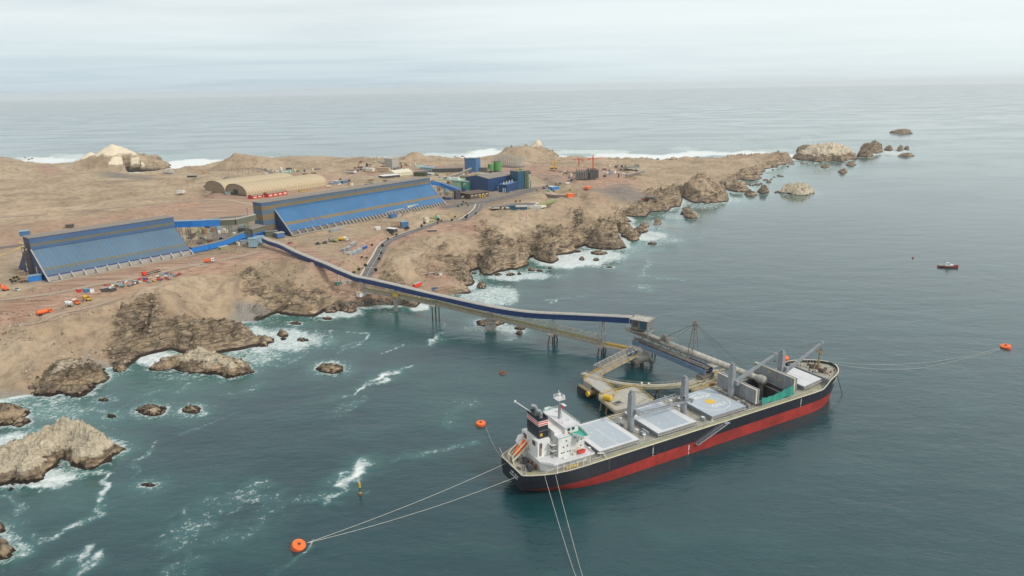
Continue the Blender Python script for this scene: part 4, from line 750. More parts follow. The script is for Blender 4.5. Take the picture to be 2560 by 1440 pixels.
arc = MB()
for k in range(9):
    t0, t1 = -.55+.1*k, -.45+.1*k; arc.quad(*[(ca+r_*math.cos(t), cn+r_*math.sin(t), 12.44) for r_, t in ((rr+.9, t0), (rr+1.25, t0), (rr+1.25, t1), (rr+.9, t1))]) if k not in (4,) else None
arc.build('outer_arc', 'yellow', h3)
ticks = MB()
for k in range(9):
    if k in (3,): continue
    t = 1.25-.13*k; ticks.box((ca+7.6*math.cos(t), cn+7.6*math.sin(t), 12.45), (.5, .22, .02), t+math.pi/2)
ticks.build('painted_lettering', 'navy_cloth', h3)
def text(body, size, loc, mat, parent, rot=(0,0,0), ex=.01, sx=1.0, bold=.03, name='lettering'):
    cu = bpy.data.curves.new(name, 'FONT'); cu.body = body; cu.size = size; cu.extrude = ex; cu.offset = bold; cu.align_x = 'CENTER'; cu.align_y = 'CENTER'
    t = bpy.data.objects.new(name, cu); C.objects.link(t); bpy.context.view_layer.update()
    me = bpy.data.meshes.new_from_object(t.evaluated_get(bpy.context.evaluated_depsgraph_get())); bpy.data.objects.remove(t); me.materials.clear(); me.materials.append(_M[mat])
    o = bpy.data.objects.new(name, me); C.objects.link(o); o.location = loc; o.rotation_euler = rot; o.scale = (sx, 1, 1); o.parent = parent; return o
text('WINCH', 3.3, (61.0, 20.0, 12.45), 'white_paint', h3, sx=.95, bold=.06); text('ONLY', 3.3, (62.6, 10.0, 12.45), 'white_paint', h3, sx=.95, bold=.06)
# open hold two
co2 = MB(); z1 = 11.9
for b_ in ((HX0-.4, HX1+.4, HY0-.4, HY0), (HX0-.4, HX1+.4, HY1, HY1+.4), (HX0-.4, HX0, HY0, HY1), (HX1, HX1+.4, HY0, HY1)): co2.bb(*b_, 10, z1)
co2.build('hatch_coaming', 'ship_grey', ship)
hd = MB(); hd.k = 0
for p in (((HX0,HY0),(HX1,HY0)), ((HX1,HY0),(HX1,HY1)), ((HX1,HY1),(HX0,HY1)), ((HX0,HY1),(HX0,HY0))): hd.quad((*p[0], -4), (*p[1], -4), (*p[1], 11.85), (*p[0], 11.85))
hd.k = 1; hd.quad((HX0,HY0,-3.9), (HX1,HY0,-3.9), (HX1,HY1,-3.9), (HX0,HY1,-3.9)); hd.build('cargo_hold', ['dark_steel', 'black'], ship)
for yy in (HY0-1.1, HY1+1.1):
    s = MB(); [s.bb(lerp(HX0, HX1, i/14)-.09, lerp(HX0, HX1, i/14)+.09, yy-.09, yy+.09, 10, 11.6) for i in range(15)]; s.beam((HX0, yy, 11.6), (HX1, yy, 11.6), .3, .15); s.build('coaming_stays', 'pale_steel', ship)
for a in (102.2, 103.4, 77.6, 78.9):
    p = MB().bb(a-.28, a+.28, 3.0, 26.4, 12.0, 18.6); o = p.build('hatch_panel', 'ship_grey', ship)
    e = MB(); e.bb(a-.34, a+.34, 2.9, 26.5, 18.6, 18.85); e.bb(a-.4, a+.4, 2.7, 2.98, 12, 18.8); e.bb(a-.4, a+.4, 26.42, 26.7, 12, 18.8)
    for n_ in (4.4, 8.2, 21): e.bb(a-.31, a+.31, n_, n_+.1, 12, 18.6)
    e.build('panel_edge', 'cream' if a in (102.2, 77.6) else 'crane_grey', o)
    if a == 102.2:
        for n_, z_, r_, mm in ((17.5, 17.0, .55, 'machine_yellow'), (10.6, 15.2, .5, 'yellow')):
            y = MB(); y.cyl((0,0,0), r_, .06, 14); y.v = [(a-.30-v[2], n_+v[0], z_+v[1]) for v in y.v]; y.build('painted_disc', mm, o)
        y = MB(); y.bb(a-.34, a-.29, 12.6, 12.9, 15.3, 17.8); y.bb(a-.34, a-.29, 12.2, 13.4, 16.4, 16.6); y.build('painted_mark', 'red', o)
nt_ = MB(); K = 16
for i in range(K):
    def top(u): return 16.2*(1-u)*0+lerp(14.6, 16.6, u)-2.1*math.sin(math.pi*u)**.9*(1-.3*u)
    u0, u1 = i/K, (i+1)/K; a0, a1 = lerp(80.5, 101.2, u0), lerp(80.5, 101.2, u1); y0 = 2.1+.25*math.sin(i*1.7)+.9*math.sin(math.pi*u0); y1 = 2.1+.25*math.sin((i+1)*1.7)+.9*math.sin(math.pi*u1)
    b0 = 11.0+.4*math.sin(u0*9); b1 = 11.0+.4*math.sin(u1*9)
    nt_.quad((a0, y0-.5, b0), (a1, y1-.5, b1), (a1, y1, top(u1)), (a0, y0, top(u0))); nt_.quad((a0, y0-.44, b0), (a0, y0+.06, top(u0)), (a1, y1+.06, top(u1)), (a1, y1-.44, b1))
nt_.build('cargo_net', 'net_green', ship)
# deck cranes
def crane(a, tipa, tipn, tipz, piv, pivn=14.5, solid=False):
    b = MB(); b.cyl((a, 14.5, 10), 1.45, 7.2, 20, 1.35); b.cyl((a, 14.5, 17.2), 1.65, .45, 20); o = b.build('deck_crane', 'crane_grey', ship)
    h = MB(); h.box((a, 14.5, 22.3), (2.4, 2.9, 9.4), 0, .82); h.box((a, 15.1, 27.6), (2.1, .35, 1.5), 0, .6); h.box((a, 13.9, 27.6), (2.1, .35, 1.5), 0, .6); h.bb(a-.25, a+.25, 13.7, 15.3, 27.9, 28.2); h.build('crane_housing', 'crane_grey', o)
    sg = 1 if tipa > a else -1; cb = MB(); cb.box((a+sg*1.3, 12.4, 19.2), (1.7, 1.5, 1.9)); cb.build('operator_cab', 'crane_grey', o); MB().box((a+sg*2.18, 12.4, 19.4), (.05, 1.2, 1.1)).build('cab_window', 'glass', o)
    j = MB(); p0 = Vector((a+sg*1.6, pivn, piv)); p1 = Vector((tipa, tipn, tipz))
    if solid: j.beam(p0, p1, 1.0, .9)
    for dn0, dn1 in ((-1.0, -.3), (1.0, .3)): j.beam(p0+Vector((0, dn0, 0)), p1+Vector((0, dn1, 0)), .42, .6)
    for u in (.12, .3, .5, .7, .86, .97): q = p0.lerp(p1, u); w_ = lerp(1.25, .42, u); j.beam(q+Vector((0, -w_, 0)), q+Vector((0, w_, 0)), .3)
    j.box((p1.x, p1.y, p1.z), (1.5, 1.3, 1.0)); j.build('crane_jib', 'ship_grey' if solid else 'crane_grey', o)
    w_ = MB(); tp = Vector((a, 14.5, 28.0))
    for dn in (-.5, .5): w_.tube([tp+Vector((0, dn, 0)), p1+Vector((0, dn*.6, .5))], .06, 4)
    w_.tube([tp, p0.lerp(p1, .6)], .05, 4); w_.tube([p1, p1+Vector((0, 0, -3.4 if tipz > 22 else -.8))], .06, 4); w_.sphere((p1.x, p1.y, p1.z-(3.6 if tipz > 22 else 1.0)), .42, 8, 6); w_.build('hoist_wires', 'dark_steel', o)
crane(16.4, 47.6, 11.9, 17.6, 17.6, 13.0); crane(45.6, 18.6, 17.3, 18.3, 18.8, 17.0); crane(74.0, 101.5, 14.5, 27.2, 18.4, solid=True); crane(104.6+1.8, 134.3, 14.5, 26.6, 15.8, solid=True)
# superstructure
def win(par, lst, n0, sg, r_=.32):
    b = MB()
    for a, z in lst: b.cyl((0,0,0), r_, .08, 10); b.v[-20:] = [(a+v[0], n0+sg*v[2], z+v[1]) for v in b.v[-20:]]
    b.build('porthole', 'glass', par)
dh = MB(); dh.prism([(-33.2, 6.0), (-31.5, 4.2), (-13.8, 3.6), (-13.8, 25.4), (-31.5, 24.8), (-33.2, 23)], 10, 13.9); dho = dh.build('deckhouse', 'white_paint', ship)
bd = MB(); bd.prism([(-30.5, .6), (-12.2, .2), (-12.2, 28.8), (-30.5, 28.4), (-33.8, 24.5), (-33.8, 4.5)], 13.9, 14.15); bd.build('boat_deck', 'hatch_light', ship)
bw = MB(); 
for p, q in (((-30.4,.7),(-12.3,.3)), ((-12.3,.3),(-12.3,28.7)), ((-33.7,4.6),(-30.4,.7))): bw.beam((*p, 14.45), (*q, 14.45), .12, .6)
bw.build('deck_bulwark', 'white_paint', ship)
pl = MB()
for a in range(-29, -12, 3): MB().bb(a-.12, a+.12, .7, .95, 10, 13.9).build('deck_pillar', 'white_paint', ship); MB().bb(a-.12, a+.12, 28.05, 28.3, 10, 13.9).build('deck_pillar', 'white_paint', ship)
hs = MB(); hs.bb(-25.8, -14.2, 4.9, 24.1, 14.15, 21.7); hs.bb(-14.2, -13.9, 4.9, 24.1, 14.15, 21.7); ho = hs.build('accommodation_block', 'white_paint', ship)
rc_ = random.Random(3); win(ho, [(-24.4, 15.5), (-23.4, 15.5), (-21.6, 15.5), (-20.6, 15.5), (-23.6, 17.8), (-21.8, 18.0), (-17.2, 18.6), (-15.6, 16.4), (-15.4, 19.0), (-22.3, 20.2), (-18.4, 20.6), (-15.9, 20.9)], 4.88, -1)
fw = MB()
for z in (16.2, 18.7): 
    for k in range(8): fw.bb(-13.9, -13.86, 6.5+k*2.2, 7.4+k*2.2, z, z+.9)
fw.build('front_windows', 'glass', ho)
dr = MB(); dr.bb(-17.4, -16.5, 4.84, 4.9, 14.2, 16.2); dr.build('door', 'cream', ho)
sb = MB()
for i, z in enumerate((16.7, 19.2)): sb.bb(-28.4, -25.8, 5.5, 23.5, z, z+.15)
sb.build('side_gallery', 'hatch_light', ho)
la = MB()
for k in range(3): z = 14.2+2.45*k; la.beam((-28.2, 5.9+k*.3, z), (-26.0, 5.9+k*.3, z+2.5), .9, .12)
la.build('stairway', 'pale_steel', ho)
cs = MB(); cs.bb(-33.0, -27.4, 8.4, 20.6, 14.15, 20.9); cso = cs.build('engine_casing', 'white_paint', ship)
gl = MB(); gl.bb(-33.06, -33.0, 10, 12.4, 18.3, 20.2); gl.bb(-33.06, -33.0, 16.8, 19.2, 18.3, 20.2); gl.bb(-32.2, -31.0, 8.34, 8.4, 17.7, 20.0); gl.build('louvre', 'brown', cso)
rs2 = MB(); rs2.bb(-32.4, -31.2, 8.36, 8.4, 14.6, 17.6); rs2.build('rust_stain', 'tent_shade', cso)
fn = MB(); F0, F1, G0, G1 = -31.5, -27.3, 10.1, 18.9
for p in ((F0, F1, G0, G0+.2), (F0, F1, G1-.2, G1), (F0, F0+.2, G0+.2, G1-.2), (F1-.2, F1, G0+.2, G1-.2)): fn.bb(*p, 20.9, 29.4)
fn.bb(F0+.2, F1-.2, G0+.2, G1-.2, 28.2, 28.4); fo = fn.build('funnel', 'funnel_black', ship)
for z0, z1_, mm in ((26.2, 26.5, 'white_paint'), (26.5, 27.0, 'bright_red'), (27.0, 27.4, 'white_paint'), (27.4, 27.9, 'bright_red'), (27.9, 28.2, 'white_paint')):
    b = MB(); e = .05
    for p in ((F0-e, F1+e, G0-e, G0), (F0-e, F1+e, G1, G1+e), (F0-e, F0, G0, G1), (F1, F1+e, G0, G1)): b.bb(*p, z0, z1_)
    b.build('funnel_stripe', mm, fo)
yb = MB(); yb.bb(F0+.6, F0+1.7, G0-.1, G0-.04, 21.9, 23.1); yb.build('vent_plate', 'machine_yellow', fo); r_ = MB(); r_.beam((F0+.2, G0-.25, 24.2), (F1, G0-.25, 24.2), .08); r_.build('hand_rail', 'pale_steel', fo)
ex = MB(); ex.tube([(-29.2, 12.2, 28.4), (-29.2, 12.2, 30.4), (-29.5, 12.4, 31.3), (-30.7, 13.0, 31.6)], .72, 12); ex.tube([(-29.6, 15.0, 28.4), (-29.6, 15.0, 31.0), (-30.0, 15.2, 32.2), (-31.4, 15.8, 32.6)], .78, 12); ex.cyl((-29, 13.8, 28.4), .5, 1.6, 10); ex.build('exhaust_pipe', 'crane_grey', fo)
ca_ = MB(); ca_.beam((-30.5, 17.5, 29), (-34.5, 23.0, 32.2), .26); ca_.beam((-34.9, 22.6, 32.3), (-34.1, 23.4, 32.3), .5); ca_.build('antenna_boom', 'white_paint', fo)
wh = MB(); wh.bb(-21.6, -15.6, 6.8, 22.2, 21.7, 24.6); wh.bb(-25.8, -21.6, 8.0, 21, 21.7, 23.4); who = wh.build('wheelhouse', 'white_paint', ship)
rf = MB(); rf.bb(-22.0, -14.9, 6.2, 22.8, 24.6, 24.8); rf.build('wheelhouse_roof', 'hatch_light', who)
ww = MB()
for k in range(9): ww.bb(-15.6, -15.55, 7.5+k*1.6, 8.7+k*1.6, 22.9, 24.1)
for a in (-20.6, -18.6): ww.bb(a, a+1.3, 6.75, 6.8, 22.9, 24.0); ww.bb(a, a+1.3, 22.2, 22.25, 22.9, 24.0)
ww.build('bridge_window', 'glass', who); MB().bb(-20.4, -19.6, 6.7, 6.78, 21.9, 22.6).build('lifebuoy', 'bright_red', who)
wg = MB(); wg.prism([(-19.5, 4.9), (-17.4, .1), (-14.9, .1), (-14.2, 4.9)], 21.7, 21.9); wg.prism([(-19.5, 24.1), (-14.2, 24.1), (-14.9, 28.9), (-17.4, 28.9)], 21.7, 21.9); wg.bb(-25.8, -14.2, 4.9, 24.1, 21.7, 21.85); wgo = wg.build('bridge_wing', 'deck_green', ship)
wb = MB()
for ps in ([(-19.5,4.9),(-17.4,.1),(-14.9,.1),(-14.2,4.9)], [(-19.5,24.1),(-17.4,28.9),(-14.9,28.9),(-14.2,24.1)]):
    for p, q in zip(ps[:-1], ps[1:]): wb.beam((*p, 22.3), (*q, 22.3), .14, 1.1)
wb.beam((-14.1, 4.9, 22.3), (-14.1, 24.1, 22.3), .12, 1.1); wb.build('wing_bulwark', 'white_paint', wgo)
tw_ = MB(); tw_.bb(-25.7, -20.4, 5.0, 24.0, 21.86, 21.95); tw_.build('monkey_deck', 'hatch_light', ship)
ms = MB(); ms.tube([(-19.4, 14.5, 24.8), (-19.4, 14.5, 33.2)], [.55, .42], 12); ms.tube([(-18.2, 14.5, 24.8), (-19.2, 14.5, 30)], .14, 6); mo = ms.build('radar_mast', 'crane_grey', ship)
pm = MB(); pm.box((-19.4, 14.5, 33.3), (3.4, 3.6, .25)); pm.rail([(-21,12.8,33.4),(-17.8,12.8,33.4),(-17.8,16.2,33.4),(-21,16.2,33.4),(-21,12.8,33.4)], 1.3, .09, 1.2); pm.box((-18.6, 12.6, 31.2), (1.2, 2.6, .15)); pm.build('mast_platform', 'white_paint', mo)
dm = MB(); dm.sphere((-19.6, 14.2, 35.1), .62, 12, 8, 1.1); dm.tube([(-19.0, 15.5, 33.4), (-19.0, 15.5, 36.2)], .16, 6); dm.tube([(-20.4, 13.2, 33.4), (-20.4, 13.2, 36.6)], .06, 5); dm.box((-17.6, 13.9, 33.8), (.35, 3.3, .3), -.5); dm.build('radar_scanner', 'white_paint', mo)
fg = MB(); fg.quad((-18.9, 13.6, 29.3), (-18.2, 12.9, 29.1), (-18.2, 12.9, 31.1), (-18.9, 13.6, 31.3)); fg.build('signal_flag', 'bright_red', mo)
ml = MB(); ml.sphere((-17, 19.6, 25.4), .5, 10, 6); ml.cyl((-17, 11, 24.8), .3, 1.2, 8); ml.cyl((-20.5, 10, 24.8), .25, 1.6, 8); ml.rail([(-21.8,6.4,24.8),(-15.1,6.4,24.8),(-15.1,22.6,24.8),(-21.8,22.6,24.8)], 1.0, .06, 1.6); ml.build('roof_fittings', 'white_paint', who)
# lifeboat on its slipway at the stern
lb = MB(); A = Vector((-39.0, 17.0, 12.2)); B = Vector((-32.6, 17.0, 16.9)); D = (B-A).normalized(); pr_ = [.25, .95, 1.25, 1.3, 1.3, 1.2, .9, .3]; lb.tube([A.lerp(B, i/7)+Vector((0,0,.6)) for i in range(8)], pr_, 12); lb.box(tuple(A.lerp(B, .78)+Vector((-.3,0,1.9))), (1.3, 1.3, .9), 0, .8, -R(36)); lb.build('lifeboat', 'orange', ship)
fr = MB()
for n_ in (15.3, 18.7):
    fr.beam((-40.2, n_, 11.3), (-31.4, n_, 17.9), .42, .55); fr.beam((-39.8, n_, 10), (-39.8, n_, 13.2), .35); fr.beam((-34.8, n_, 10), (-33.4, n_, 16.3), .3); fr.beam((-40.4, n_, 13.4), (-32.0, n_, 19.9), .28); fr.beam((-40.2, n_, 11.3), (-40.4, n_, 13.4), .28)
for u in (0, .5, 1): q = Vector((-40.3, 15.3, 13.4)).lerp(Vector((-32.0, 15.3, 19.8)), u); fr.beam(q, q+Vector((0, 3.4, 0)), .22)
fr.build('lifeboat_slipway', 'cream', ship)
rb = MB(); rb.prism([(-18.2, 2.2), (-15.4, 2.2), (-14.6, 2.9), (-15.4, 3.7), (-18.2, 3.7)], 14.7, 15.6); rbo = rb.build('rescue_boat', 'bright_red', ship); MB().bb(-17.6, -15.6, 2.5, 3.4, 15.6, 15.63).build('boat_interior', 'brown', rbo)
dv = MB(); dv.tube([(-19.6, 3.4, 14.1), (-19.6, 3.2, 16.8), (-18.4, 3.0, 17.4), (-16.8, 2.9, 16.4)], .16, 6); dv.bb(-20.2, -19.0, 3.0, 3.9, 14.15, 15.1); dv.build('davit', 'cream', ship); MB().box((-24.3, 2.8, 14.6), (1.5, .9, .7), .2, .8).build('life_raft', 'white_paint', ship)
yb = MB()
for k in range(5): yb.bb(-25.1+k*1.15, -24.2+k*1.15, .45, .53, 11.0, 12.1)
bo = yb.build('warning_board', 'machine_yellow', ship); yl = MB()
for k in range(5): yl.bb(-24.9+k*1.15, -24.4+k*1.15, .40, .44, 11.3, 11.8)
yl.build('board_lettering', 'cream', bo)
# aft deck gear
wn_ = MB(); 
for a, n_, L in ((-36.6, 8.2, 2.2), (-35.4, 13.2, 1.5)): wn_.tube([(a-.3, n_-L/2, 11.4), (a+.5, n_+L/2, 11.4)], .95, 14); wn_.tube([(a-.35, n_-L/2-.15, 11.4), (a-.25, n_-L/2+.1, 11.4)], 1.25, 14); wn_.box((a+.1, n_+L/2+.7, 11), (1.4, 1.0, 1.8))
wn_.build('mooring_winch', 'dark_steel', ship)
rd = random.Random(8)
for k in range(20): a = rd.uniform(-40, -34.5); n_ = rd.uniform(7.2, 21.5); cl = MB(); cl.cyl((a, n_, 10), rd.uniform(.18, .4), rd.uniform(.4, 1.1), 8); cl.build('deck_bollard', 'brown', ship)
for k in range(4): cl = MB(); cl.tube([(rd.uniform(-40, -34), rd.uniform(5.5, 9), 10.1) for _ in range(4)], .1, 5); cl.build('loose_rope', 'olive', ship)
vt = MB(); vt.cyl((-34.6, 10.4, 10), .5, 2.2, 10, .7); vt.cyl((-34.4, 7.6, 10), .45, 2.0, 10, .7); vt.build('cowl_vent', 'rust', ship)
fp = MB(); fp.tube([(-40.6, 22.0, 10), (-41.8, 23.0, 14)], .09, 5); fp.tube([(-39.3, 6.2, 10), (-39.5, 6.3, 13)], .12, 5); fp.build('stern_post', 'white_paint', ship)
rl = MB(); pts = [(a, YC-half(a, 10)+.25, 10) for a in range(-40, 118, 3)]; rl.rail(pts, 1.05, .05, 3.0); pts = [(a, YC+half(a, 10)-.25, 10) for a in range(-40, 118, 3)]; rl.rail(pts, 1.05, .05, 3.0); rl.rail([(-41, YC-8, 10), (-41, YC+8, 10)], 1.05, .05, 2); rl.build('guard_rail', 'cream', ship)
pp = MB()
for n_, mm in ((2.3, 0), (2.6, 0), (26.5, 0)): pp.tube([(-12, n_, 10.35), (116, n_, 10.35)], .11, 5)
pp.build('deck_pipes', 'pale_steel', ship)
# gear between the hatches
for g0, g1 in ((12.6, 20.8), (43.0, 51.0), (72.2, 77.0), (104.3, 110.4), (-13.4, -8.4)):
    cb_ = MB(); vn = MB(); yw = MB(); bx = MB(); L = g1-g0
    for k in range(9):
        a = rd.uniform(g0+.5, g1-.6); n_ = rd.choice([rd.uniform(3.5, 11), rd.uniform(18, 25.5)]); 
        if k < 4: MB().box((a, n_, 10.8), (min(L*.25, rd.uniform(.8, 1.8)), rd.uniform(1.2, 4.0), rd.uniform(1.0, 2.0))).build('deck_locker', 'ship_grey', ship)
        elif k < 7: vn = MB(); vn.cyl((a, n_, 10), .35, 1.7, 10); vn.cyl((a, n_, 11.7), .75, .28, 14); vn.build('mushroom_vent', 'hatch_light', ship)
        elif k < 8: MB().beam((a, n_, 10.2), (a+.8, n_+.4, 12.0), .5, .15).build('deck_ladder', 'yellow', ship)
hc = MB(); hc.tube([(49.3, 1.6, 10), (49.3, 1.4, 12.4), (48.9, .2, 13.0), (48.5, -.6, 12.0)], .16, 8); hc.tube([(-9.5, 2.4, 12.4), (-7, 1.6, 12.2), (-6, 1.4, 10)], .22, 8); hc.tube([(46.5, 27, 10), (46.5, 27.2, 13), (46.5, 28.4, 13.4)], .16, 8); hc.build('hose_crane', 'white_paint', ship)
gy = MB(); 
A, B = Vector((56.0, -.9, 9.6)), Vector((40.2, -.9, 4.4))
for dn in (-.75, .75): gy.beam(A+Vector((0, dn, 0)), B+Vector((0, dn, 0)), .16, .5); gy.beam(A+Vector((0, dn, 1.1)), B+Vector((0, dn, 1.1)), .07)
gy2 = MB(); gy2.beam(A-Vector((0,0,.02)), B-Vector((0,0,.02)), 1.35, .12); gy2.build('gangway_tread', 'dark_steel', ship)
for k in range(13): q = A.lerp(B, k/12); [gy.beam(q+Vector((0, dn, 0)), q+Vector((0, dn, 1.1)), .06) for dn in (-.75, .75)]
gy.bb(55.2, 57.6, -1.8, 1.0, 9.7, 9.9); gy.bb(39.4, 41.2, -1.7, -.1, 4.1, 4.3); gy.build('gangway', 'crane_grey', ship)
ws = MB(); ws.tube([(40.8, -.9, 5.2), (44.0, .1, 11.2), (44.0, 1.0, 11.2)], .05, 4); ws.build('gangway_wire', 'dark_steel', ship)
mk = MB()
for a, z0, z1_ in ((16.6, 5.9, 8.4), (104.4, 6.2, 8.9)): mk.bb(a-.14, a+.14, -.05, -.01, z0, z1_); mk.bb(a-.3, a+.3, -.05, -.01, z1_, z1_+.16); mk.bb(a-.2, a+.2, -.05, -.01, z0-.9, z0-.6)
mk.bb(35.9, 36.3, -.05, -.01, 2.0, 4.4); mk.bb(35.95, 36.2, -.05, -.01, .1, 1.4); mk.bb(47.6, 48.5, -.05, -.01, 4.9, 5.1); mk.build('draught_mark', 'white_paint', ship)
for a in (-5.2, 16.8, 50.6, 104.2):
    MB().bb(a-.25, a+.2, -.035, -.012, 4.9, 10).build('rust_streak', 'brown', ship)
sn_ = MB()
for k, (y, z, L) in enumerate(((0, 8.1, 1.2), (-1.5, 8.0, .5), (-2.4, 8.1, 1.1), (-3.8, 8.0, .9), (1.3, 8.0, .7))): sn_.bb(-41.32, -41.24, YC-1.2+y-L/2+.2, YC-1.2+y+L/2-.2, z-.42, z+.35)
sn_.bb(-41.32, -41.24, YC-4.8, YC+1.2, 6.6, 6.95); sn_.build('stern_lettering', 'white_paint', ship)
# forecastle
fm = MB(); fm.tube([(133.6, 14.5, 12.5), (133.6, 14.5, 21.5)], [.55, .4], 10); fm.box((133.6, 14.5, 21.6), (1.8, 3.2, .2)); fm.tube([(133.6, 14.5, 21.5), (133.6, 14.5, 24.5)], .14, 6); fm.tube([(132.6, 14.5, 12.5), (133.4, 14.5, 18)], .16, 6); fm.rail([(132.8,13,21.7),(134.4,13,21.7),(134.4,16,21.7),(132.8,16,21.7),(132.8,13,21.7)], 1.0, .08, 1); fm.build('foremast', 'timber', ship)
wl_ = MB()
for n_ in (11.2, 17.8): wl_.tube([(132, n_-1.5, 13.6), (132, n_+1.5, 13.6)], .9, 12); wl_.box((133.4, n_, 13.2), (1.6, 1.4, 1.4)); wl_.cyl((136.2, n_*.7+4.3, 12.5), .7, 1.2, 12); wl_.tube([(133.4, n_, 13.4), (138.2, n_*.5+7.2, 12.9)], .22, 6)
wl_.build('windlass', 'brown', ship); 
for k in range(22): a = rd.uniform(128, 139); n_ = YC+rd.uniform(-1, 1)*half(a, 13)*.75; wc = MB(); wc.cyl((a, n_, 12.5), rd.uniform(.15, .45), rd.uniform(.5, 1.3), 8); wc.build('deck_bollard', ('pale_steel', 'rust', 'dark_steel')[k % 3], ship)
for q_ in ((129.5, 12, 13.3), (130.5, 18, 13.3)): wc = MB(); wc.sphere(q_, .5, 8, 6); wc.cyl((q_[0], q_[1], 12.5), .15, .6, 8); wc.build('vent_head', 'hatch_light', ship)
bwk = MB(); 
for sd in (-1, 1):
    for k in range(12): a = 128.5+k*1.15; h_ = half(a, 13.4)-.5; bwk.beam((a, YC+sd*h_, 12.5), (a+.2, YC+sd*(h_+.35), 13.7), .14)
bwk.build('bulwark_stay', 'pale_steel', ship)
an = MB(); an.tube([(139.6, 7.6, 10.2), (141.2, 6.6, 4.8), (142.6, 5.6, -.4)], .16, 6); an.build('anchor_chain', 'chain', ship); MB().box((139.4, 8.0, 10.6), (1.2, .9, 1.1), .6).build('anchor', 'black', ship)
# people in orange working on deck
def person(loc, rz, label, suit='orange', arm=0.5, group=None, hold=None):
    b = MB(); x = 0
    me = bpy.data.meshes.new('person'); V = [(0,0,.95),(0,.0,1.2),(0,0,1.42),(0,0,1.52),(0,.01,1.62),(0,.02,1.72),(-.1,0,.9),(-.12,.06,.5),(-.13,-.02,.08),(-.13,.12,.04),(.1,0,.9),(.12,-.04,.5),(.13,-.1,.08),(.13,.04,.04),(-.2,0,1.4),(-.27,.03,1.13),(-.24,.2*arm*2,.95),(-.23,.26*arm*2,.88),(.2,0,1.4),(.28,.02,1.13),(.27,.12,.9),(.27,.16,.82)]
    E_ = [(0,1),(1,2),(2,3),(3,4),(4,5),(0,6),(6,7),(7,8),(8,9),(0,10),(10,11),(11,12),(12,13),(2,14),(14,15),(15,16),(16,17),(2,18),(18,19),(19,20),(20,21)]
    me.from_pydata(V, E_, []); o = bpy.data.objects.new('person', me); C.objects.link(o); md = o.modifiers.new('skin', 'SKIN'); Rr = [.15,.16,.14,.06,.09,.08,.09,.07,.05,.04,.09,.07,.05,.04,.06,.05,.04,.035,.06,.05,.04,.035]
    for i, r_ in enumerate(Rr): me.skin_vertices[0].data[i].radius = (r_, r_*.8)
    me.skin_vertices[0].data[0].use_root = True; sb_ = o.modifiers.new('sub', 'SUBSURF'); sb_.levels = 1; sb_.render_levels = 1; me.materials.append(_M[suit])
    o.location = loc; o.rotation_euler = (0, 0, rz); tag(o, label, 'person', group)
    hm_ = MB(); hm_.sphere((0, .01, 1.70), .135, 10, 6, .8); hm_.build('hard_hat', 'white_paint', o); return o
person(sw(76.3, 6.6, 10.0), 1.2, 'person in an orange suit standing by the open hold under the folded hatch panel'); person(sw(48.8, 16.6, 10.0), 2.6, 'person in an orange suit beside the crane aft of the winching circle'); person(sw(50.2, 15.2, 10.0), .4, 'person in dark clothing behind the winching circle hatch', 'navy_cloth')
person(sw(105.6, 9.0, 10.0), .4, 'person in an orange suit between the tall hatch panel and the forward hatch')
# ------------------------------------------------------------ jetty: sea conveyor, trestle bridge, ship loader
PA = Vector((-53.3, 445.4, 0)); PD = Vector((.8406, -.5416, 0)); PN = Vector((.5416, .8406, 0)); PANG = math.atan2(PD.y, PD.x)
def pl_(s, n, z): return tuple(PA+PD*s+PN*n+Vector((0,0,z)))
# conveyor gallery: (world xy of the near lower edge, z of the floor)
gal = [(up(655,603,27.6), 27.6), (up(671,611,27.4), 27.4), (up(701,621,26.8), 26.8), (up(734,638,25.4), 25.4), (up(772,654,23.8), 23.8), (up(815,671,21.8), 21.8), (up(841,683,20.4), 20.4), (up(870,695,18.9), 18.9)]
path = [Vector((p[0], p[1], z)) for p, z in gal]
for s, z in ((-71, 17.9), (-58, 17.7), (-45, 17.2), (-31, 16.6), (-18, 15.9), (-6, 15.3), (6, 14.8), (18, 14.4), (30, 14.0), (41, 13.7), (53, 13.6), (65, 13.9), (74, 14.4), (82, 15.1), (94, 16.5), (105, 17.9), (116, 19.2), (130, 20.9), (143, 22.3)): path.append(Vector(pl_(s, 0, z)))
path = [Vector(p) for p in smooth_pts([tuple(p) for p in path], 3)]
cv = thing('conveyor_gallery', 'long dark blue enclosed conveyor gallery running down the slope and out over the sea', 'conveyor', tuple(path[0]))
side = MB(); roof = MB(); under = MB(); fr_ = MB()
def off(i, n, dz): 
    d = path[min(i+1, len(path)-1)]-path[max(i-1, 0)]; d.z = 0; d.normalize(); nn = Vector((-d.y, d.x, 0)); nn = nn if nn.dot(Vector((.6, .8, 0))) > 0 else -nn
    return path[i]+nn*n+Vector((0, 0, dz))
prof = [(0, 0), (0, 3.0)]; rp_ = [(-.22, 3.0), (.3, 3.55), (1.8, 3.95), (3.3, 3.55), (3.82, 3.0)]
